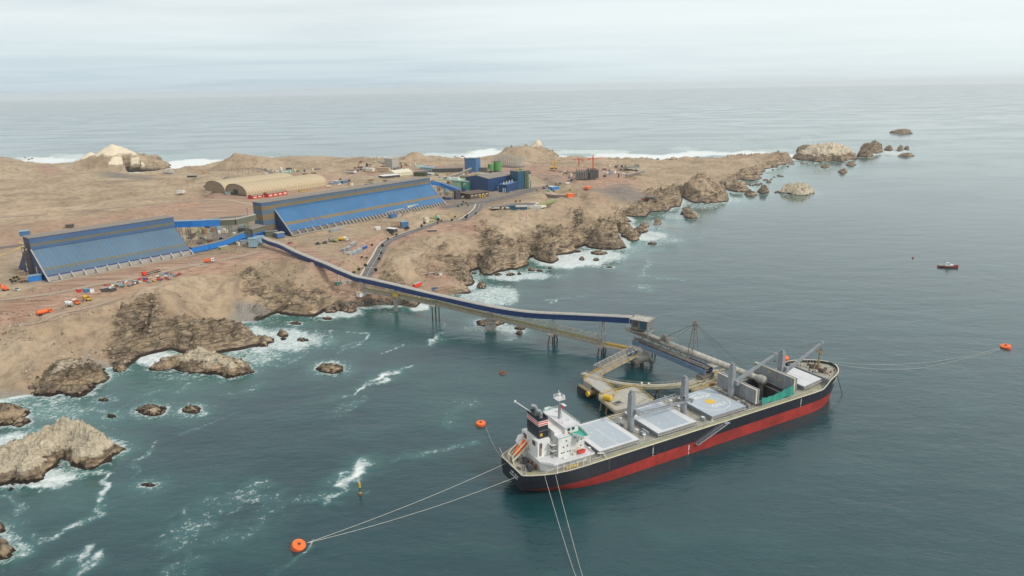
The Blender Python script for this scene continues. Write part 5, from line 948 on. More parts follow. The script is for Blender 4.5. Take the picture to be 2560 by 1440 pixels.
for i in range(len(path)-1):
    for a, b in (((0, 0), (0, 3.1)), ((3.6, 3.1), (3.6, 0))): side.quad(tuple(off(i, *a)), tuple(off(i+1, *a)), tuple(off(i+1, *b)), tuple(off(i, *b)))
    for a, b in zip(rp_[:-1], rp_[1:]): roof.quad(tuple(off(i, *a)), tuple(off(i+1, *a)), tuple(off(i+1, *b)), tuple(off(i, *b)))
    roof.quad(tuple(off(i, -.22, 3.0)), tuple(off(i, 0, 2.98)), tuple(off(i+1, 0, 2.98)), tuple(off(i+1, -.22, 3.0)))
    under.quad(tuple(off(i, 0, -.02)), tuple(off(i, 3.6, -.02)), tuple(off(i+1, 3.6, -.02)), tuple(off(i+1, 0, -.02)))
    if i % 2 == 0: fr_.beam(off(i, -.08, -.1), off(i, -.08, 3.0), .12, .12)
    fr_.beam(off(i, -.1, -.15), off(i+1, -.1, -.15), .18, .3)
side.build('wall_cladding', 'blue_dark', cv, True); roof.build('gallery_roof', 'dust_roof', cv, True); under.build('gallery_floor', 'dark_steel', cv, True); fr_.build('gallery_frame', 'blue_deep', cv, True)
for i in range(8, 24, 5):
    p = off(i, 1.8, 0); g_ = ground(p.x, p.y)
    if p.z-g_ > .8:
        b = MB(); [b.beam(off(i, n, 0), (off(i, n, 0).x, off(i, n, 0).y, g_-1), .35) for n in (.3, 3.3)]; b.build('gallery_support', 'truss_paint', cv, True)
# trestle bridge below it
deckz = lambda s: lerp(11.2, 5.0, max(0, min(1, (s+5)/140)))
piers = [-66, -36, 0, 45, 91, 124]
br = thing('trestle_bridge', 'grey and yellow lattice trestle bridge under the conveyor with pipes and a walkway', 'bridge', pl_(-66, 0, 11))
for s0, s1 in zip(piers[:-1], piers[1:]):
    z0, z1 = deckz(s0), deckz(s1); L = s1-s0; n = max(4, int(L/4.2)); b = MB(); sp = thing('truss_span', None, None, tuple(Vector(pl_(s0, 0, z0))-br.location)); sp.parent = br; base = Vector(pl_(s0, 0, z0))
    T = lambda s, nn, z: tuple(Vector(pl_(s, nn, z))-base)
    for nn in (-.6, 5.0): b.truss(T(s0+.6, nn, z0), T(s1-.6, nn, z1), 4.1, n, .32, .19)
    for i in range(n+1):
        s = lerp(s0+.6, s1-.6, i/n); z = lerp(z0, z1, i/n); b.beam(T(s, -.6, z+4.1), T(s, 5.0, z+4.1), .17)
        if i < n: s2 = lerp(s0+.6, s1-.6, (i+1)/n); z2 = lerp(z0, z1, (i+1)/n); b.beam(T(s, -.6, z+4.1), T(s2, 5.0, z2+4.1), .14)
    b.build('truss_lattice', 'truss_paint', sp); dk = MB(); dk.beam(T(s0, 2.2, z0-.15), T(s1, 2.2, z1-.15), 5.4, .3); dk.build('bridge_deck', 'pale_steel', sp)
    gr = MB(); gr.beam(T(s0, -.45, z0+.1), T(s1, -.45, z1+.1), .3, .9); gr.build('edge_girder', 'concrete', sp)
    pi_ = MB(); pi_.tube([T(s0, .6, z0+.9), T(s1, .6, z1+.9)], .42, 8); pi_.tube([T(s0, 4.3, z0+.8), T(s1, 4.3, z1+.8)], .3, 8); pi_.build('pipeline', 'pipe_beige', sp)
    yr = MB(); yr.rail([T(s0, 3.2, z0+.05), T(s1, 3.2, z1+.05)], 1.2, .1, 2.2); yr.build('yellow_rail', 'yellow', sp); yr = MB(); yr.beam(T(s0, 1.6, z0+1.5), T(s1, 1.6, z1+1.5), .12, 1.9); yr.build('pipe_screen', 'pale_yellow', sp)
def frame_tower(s, z0, z1, w0=2.6, w1=.9, n0=-.2, n1=3.8, mat='pale_steel', par=None, name='gallery_tower'):
    b = MB(); c = s
    for nn in (n0, n1):
        for sg in (-1, 1): b.beam(pl_(c+sg*w0/2, nn, z0), pl_(c+sg*w1/2, nn, z1), .34)
        k = 3
        for i in range(k):
            u0, u1 = i/k, (i+1)/k; za, zb = lerp(z0, z1, u0), lerp(z0, z1, u1); wa, wb_ = lerp(w0, w1, u0)/2, lerp(w0, w1, u1)/2
            b.beam(pl_(c-wa, nn, za), pl_(c+wb_, nn, zb), .2); b.beam(pl_(c-wb_, nn, zb), pl_(c+wb_, nn, zb), .2)
    for u in (.33, .66, 1): z = lerp(z0, z1, u); b.beam(pl_(c, n0, z), pl_(c, n1, z), .22)
    return b.build(name, mat, par, True)
for s, gz_ in ((0, 14.9), (45, 13.5), (91, 16.0), (124, 20.0)):
    z = deckz(s); gt = frame_tower(s, z, gz_, 3.2 if s > 60 else 2.2, 1.2 if s > 60 else 2.0, par=br)
    if s in (0, 91, 124):
        b = MB(); 
        for dn in (-1.4, 2.2, 5.8):
            lean = 0 if s == 0 else (dn-2.2)*.9
            b.tube([pl_(s, dn, z-.6), pl_(s, dn+lean, -2.5)], .42, 10)
            if s != 0: b.tube([pl_(s+1.2, dn, z-.6), pl_(s+1.2+(.0), dn+lean, -2.5)], .42, 10) if dn == 2.2 else None
        b.build('steel_pile', 'pile', br, True); c_ = MB(); c_.box(pl_(s+.3, 2.2, z-.75), (3.6, 9.2, 1.2), PANG); c_.build('pile_cap', 'concrete', br, True)
    else:
        c_ = MB(); c_.box(pl_(s, 2.2, 2.6), (5.2, 6.0, 3.2), PANG, .9); c_.build('concrete_pier', 'concrete', br, True); frame_tower(s-1.2, 4.0, z+.2, 2.4, 2.4, par=br, name='pier_frame'); frame_tower(s+1.6, 4.0, z+.2, 2.4, 2.4, par=br, name='pier_frame')
for s in (-66, -36):
    p = pl_(s, 2.2, 0); g_ = ground(p[0], p[1]); c_ = MB(); c_.box(pl_(s, 2.2, (deckz(s)+max(g_, 0)-2)/2), (1.0, 3.2, max(1, deckz(s)-max(g_, 0)+1)), PANG); c_.build('abutment', 'concrete', br, True); frame_tower(s, deckz(s), 17.9 if s < -50 else 16.8, 2.2, 2, par=br)
yb_ = MB(); yb_.box(pl_(-33, -.9, 12.9), (4.5, .4, 2.4), PANG); yb_.build('yellow_panel', 'yellow', br, True)
# low deck from the last pier to the loader
lw = thing('approach_deck', 'low yellow railed pipe deck between the last trestle tower and the ship loader pivot', 'walkway', pl_(124, 0, 5))
b = MB(); b.beam(pl_(124, 2.5, 4.6), pl_(146, 2.5, 4.6), 5.5, .7); b.build('deck_slab', 'pale_steel', lw, True); b = MB(); b.rail([pl_(124, 0, 5), pl_(144, 0, 5)], 1.3, .12, 2); b.rail([pl_(124, 5, 5), pl_(146, 5, 5)], 1.3, .12, 2); b.beam(pl_(125, 4.2, 5.6), pl_(145, 4.2, 5.6), 1.0, .9); b.build('yellow_rail', 'yellow', lw, True)
# head house
HC = Vector(up(1604,805,23.4)); hh = thing('head_house', 'boxy grey green conveyor head house with a cream roof on thin legs', 'transfer house', (HC.x, HC.y, 4), PANG)
b = MB(); b.prism([(-4.6,-3.6),(4.6,-3.6),(4.6,3.6),(-4.6,3.6)], 16.2, 21.2); b.build('house_wall', 'concrete_dark', hh); b = MB(); b.prism([(-5.0,-4.0),(5.0,-4.0),(5.0,4.0),(-5.0,4.0)], 21.2, 21.55); b.box((0,0,21.75), (6, 5, .35), 0, .7); b.build('house_roof', 'dust_roof', hh)
MB().box((1.0, 0, 14.9), (4.6, 4.6, 2.6)).build('chute_hopper', 'concrete_dark', hh) if False else None
b = MB(); b.add([(-2.2,-2.6,16.2),(3.4,-2.6,16.2),(3.4,2.6,16.2),(-2.2,2.6,16.2),(.2,-.7,13.4),(1.6,-.7,13.4),(1.6,.7,13.4),(.2,.7,13.4)], [(0,1,5,4),(1,2,6,5),(2,3,7,6),(3,0,4,7),(7,6,5,4)]); b.build('chute_hopper', 'concrete_dark', hh)
b = MB(); b.bb(-4.63, -4.6, -2.2, .6, 17, 20.2); b.bb(-3.8, -.6, -3.63, -3.6, 17.4, 20.4); b.build('doorway', 'dark_steel', hh); b = MB(); b.bb(.4, 4.4, -3.66, -3.6, 16.6, 20.8); b.build('side_panel', 'blue_teal', hh)
for x_, y_ in ((-5.4,-4.4),(5.8,-4.4),(5.8,4.6),(-5.4,4.6)): b = MB(); b.beam((x_, y_, -3.5), (x_, y_, 21.6), .32); b.build('frame_leg', 'pale_steel', hh)
b = MB(); 
for p, q in (((-5.4,-4.4),(5.8,-4.4)), ((5.8,-4.4),(5.8,4.6)), ((5.8,4.6),(-5.4,4.6)), ((-5.4,4.6),(-5.4,-4.4))): b.beam((*p, 21.6), (*q, 21.6), .25); b.beam((*p, 14.6), (*q, 14.6), .25)
b.build('house_frame', 'pale_steel', hh); b = MB(); b.beam((2, 1, 21.8), (2, 1, 24), .12); b.build('roof_mast', 'pale_steel', hh)
# ship loader
T0 = Vector(up(1565,819,17.0)); T1 = Vector(up(1897,946,13.2)); TD_ = (T1-T0); TL = TD_.length; TDn = TD_.normalized()
PV = Vector((71.0, 361.0, 0)); G1 = Vector(up(1772,928,11.0)); G0 = Vector(up(1590,850,11.5)); G0.z = G1.z = 10.6
sl = thing('ship_loader', 'slewing ship loader with a long pale tubular boom over blue girders and a guyed mast', 'ship loader', (PV.x, PV.y, 0))
SLI = Vector((PV.x, PV.y, 0))
gd = (G1-G0).normalized(); gn = Vector((-gd.y, gd.x, 0))
for k, sg in ((0, -1), (1, 1)):
    b = MB(); a, c = G0+gn*sg*2.4, G1+gn*sg*2.4; b.beam(a, c, .7, 2.7); o = b.build('box_girder', 'girder_blue', sl, True)
    st_ = MB(); L_ = (c-a).length
    for i in range(1, 20): q = a+gd*(L_*i/20); st_.beam(q-gn*.42+Vector((0,0,-1.35)), q-gn*.42+Vector((0,0,1.35)), .12, .1); st_.beam(q+gn*.42+Vector((0,0,-1.35)), q+gn*.42+Vector((0,0,1.35)), .12, .1)
    q0 = a+Vector((0,0,1.35)); q1 = c+Vector((0,0,1.35)); st_.beam(q0, q1, 1.0, .12); st_.beam(a-Vector((0,0,1.35)), c-Vector((0,0,1.35)), 1.0, .12); st_.build('girder_flange', 'pale_steel', o)
    o2 = st_
ct = MB()
for i in range(16): q = G0.lerp(G1, i/15); ct.beam(q-gn*2.4+Vector((0,0,1.0)), q+gn*2.4+Vector((0,0,1.0)), .3)
q0, q1 = G0+Vector((0,0,2.0)), G1+Vector((0,0,2.0)); ct.beam(q0, q1, 3.4, .2); ct.rail([tuple(G0-gn*2.6+Vector((0,0,1.4))), tuple(G1-gn*2.6+Vector((0,0,1.4)))], 1.1, .08, 2.2); ct.build('girder_deck', 'concrete_dark', sl, True)
lt = MB()
for i in range(15):
    for sg in (-1, 1): p = G0.lerp(G1, i/15)+gn*sg*1.8+Vector((0,0,1.6)); q = G0.lerp(G1, (i+1)/15)+gn*sg*1.8+Vector((0,0,1.6)); lt.beam(p, q+Vector((0,0,1.9)), .16) if i % 2 else lt.beam(p+Vector((0,0,1.9)), q, .16); lt.beam(p+Vector((0,0,1.9)), q+Vector((0,0,1.9)), .2); lt.sphere(tuple(p+Vector((0,0,1.2))), .5, 6, 4) if i % 2 else None
lt.build('boom_carriage', 'concrete_dark', sl, True)
b = MB(); b.beam(G1+gn*2.4+Vector((0,0,.9)), G1-gd*15+gn*2.4+Vector((0,0,.9)), .9, 2.6); b.beam(G1-gn*.8-gd*1+Vector((0,0,1.2)), G1-gd*12-gn*.8+Vector((0,0,1.2)), .3, 2.2); b.build('counter_box', 'blue_dark', sl, True)
tb_ = MB(); pts = [T0+TD_*u for u in (0, .012, .03, .45, .451, .62, .621, .85, .851, 1)]; rad = [1.15, 1.45, 1.6, 1.6, 1.72, 1.72, 1.62, 1.62, 1.5, 1.5]; tb_.tube(pts, rad, 18); tbo = tb_.build('boom_tube', 'pipe_beige', sl, True, True)
rg_ = MB()
for u in [i/26 for i in range(2, 26)]: q = T0+TD_*u; rg_.tube([q-TDn*.12, q+TDn*.12], 1.78, 18)
rg_.build('tube_flange', 'pale_steel', sl, True)
ds = MB(); q = T0+TD_*.10; ds.beam(T0+TD_*.05+Vector((0,0,.3)), T0+TD_*.30+Vector((0,0,-.2)), 3.5, 2.2); ds.build('boom_tail', 'concrete_dark', sl, True)
hd_ = MB(); q = T1; hd_.tube([q-TDn*1.5, q+TDn*.5, q+TDn*3.2, q+TDn*4.2], [1.5, 2.2, 2.2, 1.2], 16); hd_.build('boom_head', 'tank_mint' if False else 'pale_steel', sl, True)
sp_ = MB(); q = T1+TDn*1.5; sp_.tube([q, q+Vector((0,0,-5)), q+Vector((.5,0,-11))], [1.5, 1.3, 1.2], 12); sp_.build('discharge_spout', 'concrete_dark', sl, True)
b = MB(); q = T0+TD_*.30; b.beam(q+Vector((0,0,1.4)), q+TDn*5.5+Vector((0,0,1.4)), 3.6, .3); b.box(tuple(q+TDn*2.5+Vector((0,0,3.1))), (3.6, 3.0, 2.6), math.atan2(TDn.y, TDn.x), .6); b.rail([tuple(q+Vector((-1.5,-1.5,1.6))), tuple(q+TDn*5.5+Vector((-1.5,-1.5,1.6)))], 1.2, .09, 1.2)
b.build('winch_house', 'concrete_dark', sl, True)
MQ = T0+TD_*.545; MTp = Vector(up(1741,814,31.5)); MTp = Vector((MQ.x+.6, MQ.y+1.0, 31.0)); ma = MB(); tn = Vector((-TDn.y, TDn.x, 0)).normalized()
for sg in (-1, 1):
    for f_ in (-1.6, 1.6): ma.beam(MQ+tn*sg*2.6+TDn*f_-Vector((0,0,2.5)), MTp+tn*sg*.5+TDn*f_*.35, .34)
for u in (.25, .45, .65, .82): 
    w_ = lerp(2.6, .5, u); q = (MQ-Vector((0,0,2.5))).lerp(MTp, u); ma.beam(q-tn*w_, q+tn*w_, .2); ma.beam(q-tn*w_, (MQ-Vector((0,0,2.5))).lerp(MTp, min(1, u+.2))+tn*w_*.7, .14)
ma.box(tuple(MTp), (2.0, 2.4, .5)); ma.box(tuple(MTp+Vector((.3,0,1.0))), (.9, 1.2, 1.4)); ma.build('boom_mast', 'timber' if False else 'concrete_dark', sl, True)
gu = MB(); W0 = T0+TD_*.33+Vector((0,0,3)); 
for sg in (-.5, .5): gu.tube([MTp+tn*sg, W0+tn*sg*2], .07, 4); gu.tube([MTp+tn*sg, T0+TD_*.93+tn*sg*2+Vector((0,0,1.6))], .07, 4); gu.tube([MTp+tn*sg, T0+TD_*.80+tn*sg*2+Vector((0,0,1.6))], .06, 4)
gu.build('guy_wire', 'dark_steel', sl, True)
bl = MB(); e = MQ-TDn*11.5+Vector((0,0,4.6))
for sg in (-.8, .8): bl.beam(MTp+tn*sg*.6, e+tn*sg, .26); bl.beam(e+tn*sg, W0+tn*sg-Vector((0,0,.6)), .26)
bl.beam(e-tn, e+tn, .26); bl.build('link_arm', 'pipe_beige', sl, True)
# pivot block and carriage
b = MB(); b.cyl((PV.x, PV.y, 4.6), 5.2, 1.6, 24); b.cyl((PV.x, PV.y, 6.2), 2.6, 3.4, 18); b.beam(G0+gd*8-Vector((0,0,1.6)), G0+gd*16-Vector((0,0,1.6)), 6, .8); b.build('slewing_base', 'pale_steel', sl, True)
bx_ = MB(); bx_.box((PV.x-5.5, PV.y-1.2, 7.2), (3.6, 3.6, 5.4), -.9); bx_.build('electrical_house', 'blue_dark', sl, True)
cb_ = MB(); cq = G1-gd*2; cb_.box((cq.x, cq.y, 8.3), (4.0, 8.6, 1.4), math.atan2(gd.y, gd.x)); cb_.box((cq.x, cq.y, 7.3), (2.4, 10.6, .9), math.atan2(gd.y, gd.x), .9)
for k in range(4): p = Vector((cq.x, cq.y, 7.0))+gn*(k*2.8-4.2); cb_.tube([p-gn*.4, p+gn*.4], .7, 10)
cb_.rail([tuple(cq-gn*5+gd*2+Vector((0,0,-2))), tuple(cq+gn*5+gd*2+Vector((0,0,-2)))], 1.1, .09); cb_.build('rail_bogie', 'concrete_dark', sl, True)
tp = MB(); p = MQ-TDn*3+Vector((0,0,-3)); 
for sg in (-1, 1):
    for u in (.4, .62, .8): q = T0+TD_*u; tp.beam(q+tn*sg*1.6-Vector((0,0,.6)), Vector((q.x, q.y, 11.6))+tn*sg*2.0, .28)
tp.build('boom_trestle', 'pale_steel', sl, True)
pf = MB(); q = G1+gd*1.5; pf.box((q.x+2.5, q.y+3.6, 13.4), (6, 5, .3), .5); pf.rail([(q.x, q.y+2, 13.5), (q.x+5, q.y+5, 13.5)], 1.1, .08); pf.build('service_platform', 'dust_roof', sl, True)
# curved rail beam and its piles
rb_ = thing('curved_rail_beam', 'curved beige rail beam on piles carrying the ship loader carriage', 'rail beam', (PV.x, PV.y-2, 0)); b = MB(); t_ = MB(); RR_ = 44.0; c0 = Vector((71.4, 362.0, 0))
a0 = math.atan2(330.5-c0.y, 45.5-c0.x); a0 = -2.50; a1 = -.62; K = 44
for i in range(K):
    u0, u1 = lerp(a0, a1, i/K), lerp(a0, a1, (i+1)/K)
    P = lambda r, u, z: (c0.x+r*math.cos(u), c0.y+r*math.sin(u), z)
    for r0, r1, z0, z1, mb in ((RR_-1.3, RR_+1.3, 5.0, 6.5, b), (RR_-.25, RR_+.25, 6.5, 6.75, t_), (RR_-2.1, RR_-1.3, 6.2, 6.35, t_)):
        mb.add([P(r0,u0,z0),P(r1,u0,z0),P(r1,u0,z1),P(r0,u0,z1),P(r0,u1,z0),P(r1,u1,z0),P(r1,u1,z1),P(r0,u1,z1)], [(0,1,2,3),(7,6,5,4),(1,5,6,2),(4,0,3,7),(3,2,6,7),(0,4,5,1)])
b.build('beam_girder', 'truss_paint', rb_, True); t_.build('crane_rail', 'dust_roof', rb_, True)
b = MB(); b.rail([(c0.x+(RR_-2.1)*math.cos(lerp(a0, a1, i/14)), c0.y+(RR_-2.1)*math.sin(lerp(a0, a1, i/14)), 6.4) for i in range(15)], 1.0, .07, 2.4); b.build('hand_rail', 'pale_steel', rb_, True)
for i in range(5):
    u = lerp(a0, a1, (i+.5)/5); b = MB(); 
    for dr_, du in ((-1.6, -.03), (1.6, .03)): b.tube([(c0.x+RR_*math.cos(u), c0.y+RR_*math.sin(u), 5), (c0.x+(RR_+dr_*1.5)*math.cos(u+du), c0.y+(RR_+dr_*1.5)*math.sin(u+du), -3)], .5, 10)
    b.box((c0.x+RR_*math.cos(u), c0.y+RR_*math.sin(u), 4.6), (2.4, 4.2, .9), u); b.build('rail_beam_pile', 'pile', rb_, True)
for k, (u, hgt_) in enumerate(((-1.74, 1.3), (-1.66, 1.0))): 
    b = MB(); p = (c0.x+(RR_-.2)*math.cos(u), c0.y+(RR_-.2)*math.sin(u), 6.5); b.box((p[0], p[1], 7.2), (1.4, .9, hgt_), u); b.build('rail_stop', 'cream', rb_, True)
# pivot piles
pd_ = thing('pivot_dolphin', 'piled dolphin of leaning steel piles under the loader pivot', 'dolphin', (PV.x, PV.y, 0)); b = MB(); b.box((PV.x-1, PV.y, 3.8), (12, 10, 1.5), .5); b.build('pile_cap', 'concrete_dark', pd_, True)
for dx, dy in ((-5, -4), (-4, 3.5), (1, -4.5), (6, -3.5), (7.5, 2.5), (1.5, 4.2)):
    b = MB(); b.tube([(PV.x+dx*.8, PV.y+dy*.8, 3.4), (PV.x+dx*1.25, PV.y+dy*1.2, -3)], .5, 10); b.build('steel_pile', 'pile', pd_, True)
for k in range(3): b = MB(); q = Vector(up(1638,893,0)); b.tube([(q.x-3+k*1.5, q.y+3, 4.5), (q.x-3.5+k*2.4, q.y+3+(k-1)*.8, -3)], .45, 10); b.build('steel_pile', 'pile', pd_, True)
# lattice footbridge from the pivot to the mooring platform
W0_ = Vector(up(1592,884,6.2)); W1_ = Vector(up(1494,934,6.2)); wd_ = (W1_-W0_).normalized(); wn2 = Vector((-wd_.y, wd_.x, 0))
fb = thing('lattice_footbridge', 'white lattice footbridge with yellow rails sloping from the loader to the corner platform', 'footbridge', tuple(W1_)); b = MB()
for sg in (-1, 1): b.truss(W0_+wn2*sg*2.6, W1_+wn2*sg*2.6, 4.2, 10, .28, .2)
for i in range(11):
    p = W0_.lerp(W1_, i/10)+Vector((0,0,4.2)); b.beam(p-wn2*2.6, p+wn2*2.6, .24)
    if i < 10: q = W0_.lerp(W1_, (i+1)/10)+Vector((0,0,4.2)); b.beam(p-wn2*2.6, q+wn2*2.6, .22); b.beam(p+wn2*2.6, q-wn2*2.6, .22)
b.build('truss_lattice', 'pale_steel', fb, True); b = MB(); b.beam(W0_, W1_, 4.6, .3); b.build('walk_deck', 'pale_steel', fb, True)
b = MB(); 
for sg in (-1, 1): b.rail([tuple(W0_+wn2*sg*2.1), tuple(W1_+wn2*sg*2.1)], 1.3, .13, 2); b.beam(W0_+wn2*sg*2.1+Vector((0,0,.5)), W1_+wn2*sg*2.1+Vector((0,0,.5)), .06, .5)
b.build('yellow_rail', 'yellow', fb, True)
def deckpoly(name, label, cat, pts, z, th, mat='pale_steel', railed=True, piles=(), pm='pile', skip=()):
    W = [up(a, b_, z) for a, b_ in pts]; t = thing(name, label, cat, (W[0][0], W[0][1], z)); b = MB(); b.prism([(p[0], p[1]) for p in W], z-th, z); b.build('deck_slab', mat, t, True)
    if railed:
        b = MB(); n_ = len(W)
        for i in range(n_):
            if i in skip: continue
            b.rail([W[i], W[(i+1) % n_]], 1.1, .12, 1.8)
        b.build('yellow_rail', 'yellow', t, True)
    for (a, b_, lx, ly) in piles:
        q = up(a, b_, z-th); m_ = MB(); m_.tube([(q[0], q[1], z-th+.1), (q[0]+lx, q[1]+ly, -3)], .42, 10); m_.build('steel_pile', pm, t, True)
    return t
cpf = deckpoly('corner_platform', 'yellow railed L shaped walkway at the outer corner of the jetty', 'walkway', [(1458,950),(1492,925),(1505,934),(1506,948),(1545,982),(1520,993),(1478,962)], 6.2, .7, skip=(1,5), piles=[(1470,958,0,0),(1480,950,0,0)])
W = [up(a, b_, 5.5) for a, b_ in ((1459,954),(1478,966))]; b = MB(); b.prism([W[0][:2], W[1][:2], (W[1][0]+3, W[1][1]+3.5), (W[0][0]+3, W[0][1]+3.5)], .5, 5.4); b.build('concrete_pier', 'concrete', cpf, True)
mp_ = deckpoly('mooring_platform', 'cream concrete mooring platform on leaning piles beside the ship', 'platform', [(1496,993),(1502,986),(1582,966),(1590,966),(1633,1000),(1625,1006),(1542,1026),(1536,1026)], 6.0, 1.3, 'platform_top', piles=[(1505,1003,-1.5,-1),(1519,1011,-1.5,-1.5),(1612,1005,2,-1),(1575,1015,0,-2)], pm='timber', skip=(5,6))
b = MB(); q = Vector(up(1545,1021,0)); b.box((q.x+2.2, q.y+2.2, 2.2), (5.6, 4.2, 5.4), .45); b.build('concrete_pier', 'concrete', mp_, True); q = Vector(up(1545,1009,6)); b = MB(); b.box((q.x, q.y, 6.35), (4.2, 3.2, .5), .6); b.build('hatch_frame', 'concrete', mp_, True); b = MB(); b.box((q.x, q.y, 6.65), (3.2, 2.3, .12), .6); b.build('hatch_grate', 'dark_steel', mp_, True)
q = Vector(up(1519,996,7.3)); td = thing('storage_tank', 'orange yellow horizontal tank lying on the cream mooring platform', 'tank', (q.x, q.y, 6.0), -.62); b = MB(); b.tube([(-2.3,0,1.7),(-2.0,0,1.7),(2.0,0,1.7),(2.3,0,1.7)], [.9, 1.4, 1.4, .9], 16); b.build('tank_shell', 'machine_yellow', td); b = MB(); b.bb(-1.7, -1.2, -1, 1, 0, .9); b.bb(1.2, 1.7, -1, 1, 0, .9); b.build('tank_saddle', 'concrete', td)
q = Vector(up(1534,997,6)); sg_ = thing('warning_sign', 'small white round sign with a red mark next to the orange tank', 'sign', tuple(q), -.4); b = MB(); b.beam((0,0,0), (0,0,1.6), .12); b.build('sign_post', 'pale_steel', sg_); b = MB(); b.cyl((0,0,0), .75, .08, 16); b.v = [(v[0], -.08+v[2], 1.9+v[1]) for v in b.v]; b.build('sign_plate', 'white_paint', sg_); b = MB(); b.beam((-.3,-.1,2.2), (.3,-.1,1.6), .2, .2); b.beam((-.35,-.1,1.9), (.2,-.1,2.2), .15); b.build('sign_symbol', 'bright_red', sg_)
W = [Vector(up(a, b_, 3.4)) for a, b_ in ((1446,964),(1476,983))]; bd_ = thing('fender_dolphin', 'small dolphin with a dark ribbed fender and a yellow fender wheel', 'dolphin', (W[0].x, W[0].y, 0)); dd_ = (W[1]-W[0]).normalized(); nn_ = Vector((-dd_.y, dd_.x, 0)); b = MB(); b.prism([tuple(W[0])[:2], tuple(W[1])[:2], tuple(W[1]+nn_*4)[:2], tuple(W[0]+nn_*4)[:2]], 2.2, 3.4); b.build('cap_slab', 'timber', bd_, True)
b = MB()
for i in range(9): p = W[0].lerp(W[1], i/8)-nn_*.35; b.beam((p.x, p.y, -1.5), (p.x, p.y, 3.1), .55)
b.build('ribbed_fender', 'black', bd_, True); b = MB(); p = W[1]-nn_*.8-dd_*1.0; b.tube([p-nn_*.5+Vector((0,0,-.6)), p+nn_*.6+Vector((0,0,-.6))], 1.35, 14); b.build('fender_wheel', 'machine_yellow', bd_, True); b = MB(); b.rail([tuple(W[0]+nn_*.3+Vector((0,0,0))), tuple(W[1]+nn_*.3)], 1.1, .1); b.build('guard_rail', 'cream', bd_, True)
# quay walk between the curved beam and the ship
qw = deckpoly('breasting_platform', 'brown cluttered breasting platform between the curved rail beam and the ship', 'platform', [(1718,968),(1745,950),(1800,930),(1816,948),(1786,962),(1735,978)], 6.0, .9, 'truss_paint', piles=[(1730,975,0,-1),(1785,962,1,-1)], skip=(0,))
rq = random.Random(4)
for k in range(16): p = Vector(up(rq.uniform(1730,1800), rq.uniform(948,965), 6)); b = MB(); b.box((p.x, p.y, 6.5), (rq.uniform(.5, 3.0), rq.uniform(.4, 1.2), rq.uniform(.5, 1.2)), .5); b.build('deck_gear', ('rust', 'truss_paint', 'pale_steel')[k % 3], qw, True)
for k in range(3): b = MB(); b.beam(up(1722, 972-k*9, 6.6), up(1812, 940-k*9, 6.6), .7, .7); b.build('fender_beam', 'truss_paint', qw, True)
# mooring buoys, lines, marker, launch
def buoy(px, py, r, h, tilt, label, mat='buoy_orange', rz=0.0, cat='buoy'):
    q = up(px, py, 0); t = thing('mooring_buoy', label, cat, (q[0], q[1], 0)); t.rotation_euler = (tilt[0], tilt[1], 0)
    b = MB(); b.cyl((0,0,-h*.55), r*.82, h*.25, 24, r); b.cyl((0,0,-h*.3), r, h*.75, 24); b.build('buoy_body', mat, t); b = MB(); b.cyl((0,0,h*.45), r, .12, 24, r*.93); b.cyl((0,0,h*.45+.12), r*.93, .02, 24); b.build('buoy_top', mat if mat != 'buoy_orange' else 'orange', t)
    b = MB(); b.cyl((0,0,h*.45+.1), r*.16, .5, 10); b.beam((-r*.22,0,h*.45+.6), (r*.22,0,h*.45+.6), .25); b.build('mooring_hook', 'rust', t); return t
b1 = buoy(745, 1369, 2.35, 3.6, (.18, .38), 'orange drum mooring buoy tilted by two stern lines at the bottom'); b2 = buoy(1202, 1062, 2.25, 2.6, (.05, .02), 'orange drum buoy floating upright left of the ship stern with one thin line')
b3 = buoy(1960, 898, 2.5, 3.2, (.16, -.05), 'orange and white drum buoy seen behind the foremost ship crane'); b4 = buoy(2514, 869, 2.7, 2.8, (.05, -.2), 'pale orange buoy at the right edge holding the bow lines')
b5 = buoy(2282, 645, .8, 1.2, (0, 0), 'little red buoy alone near the red launch', 'red'); b6 = buoy(1257, 934, 1.7, 1.5, (.5, .3), 'rusty black buoy lying low in the water in the middle of the bay', 'rust')
def line(name, label, p, q, sag, r=.062, grp=None, n=26):
    p = Vector(p); q = Vector(q); pts = [p.lerp(q, i/n)-Vector((0,0,4*sag*(i/n)*(1-i/n))) for i in range(n+1)]
    for v in pts: v.z = max(v.z, .02)
    b = MB(); b.tube(pts, r, 6); o = b.build(name, 'rope'); return tag(o, label, 'rope', grp)
BQ = Vector(up(768,1357,2.0)); g_ = None
line('mooring_line', 'upper of the two stern lines tied to the tilted orange buoy', sw(-41.3, 19.8, 8.4), BQ, 1.2); line('mooring_line', 'lower of the two stern lines tied to the tilted orange buoy', sw(-41.3, 9.0, 8.6), BQ, 1.8)
line('mooring_line', 'side line leaving the aft deck toward the bottom of the picture, left of two', sw(-33.5, 2.6, 10.1), up(1458,1500,-2), 1.0); line('mooring_line', 'side line leaving the aft deck toward the bottom of the picture, right of two', sw(-29.3, 1.9, 10.1), up(1476,1510,-2), 1.0)
line('mooring_line', 'bow line running to the pale orange buoy on the right, upper of two', sw(141, 18.5, 14.2), up(2501,870,.9), 5.5, .042); line('mooring_line', 'bow line running to the pale orange buoy on the right, lower of two', sw(142.5, 13.0, 14.2), up(2501,873,.7), 7.0, .042)
line('mooring_line', 'thin faint line from the upright orange buoy to the port quarter of the ship', sw(-41.2, 22.4, 9.8), up(1214,1067,.8), 1.5, .045)
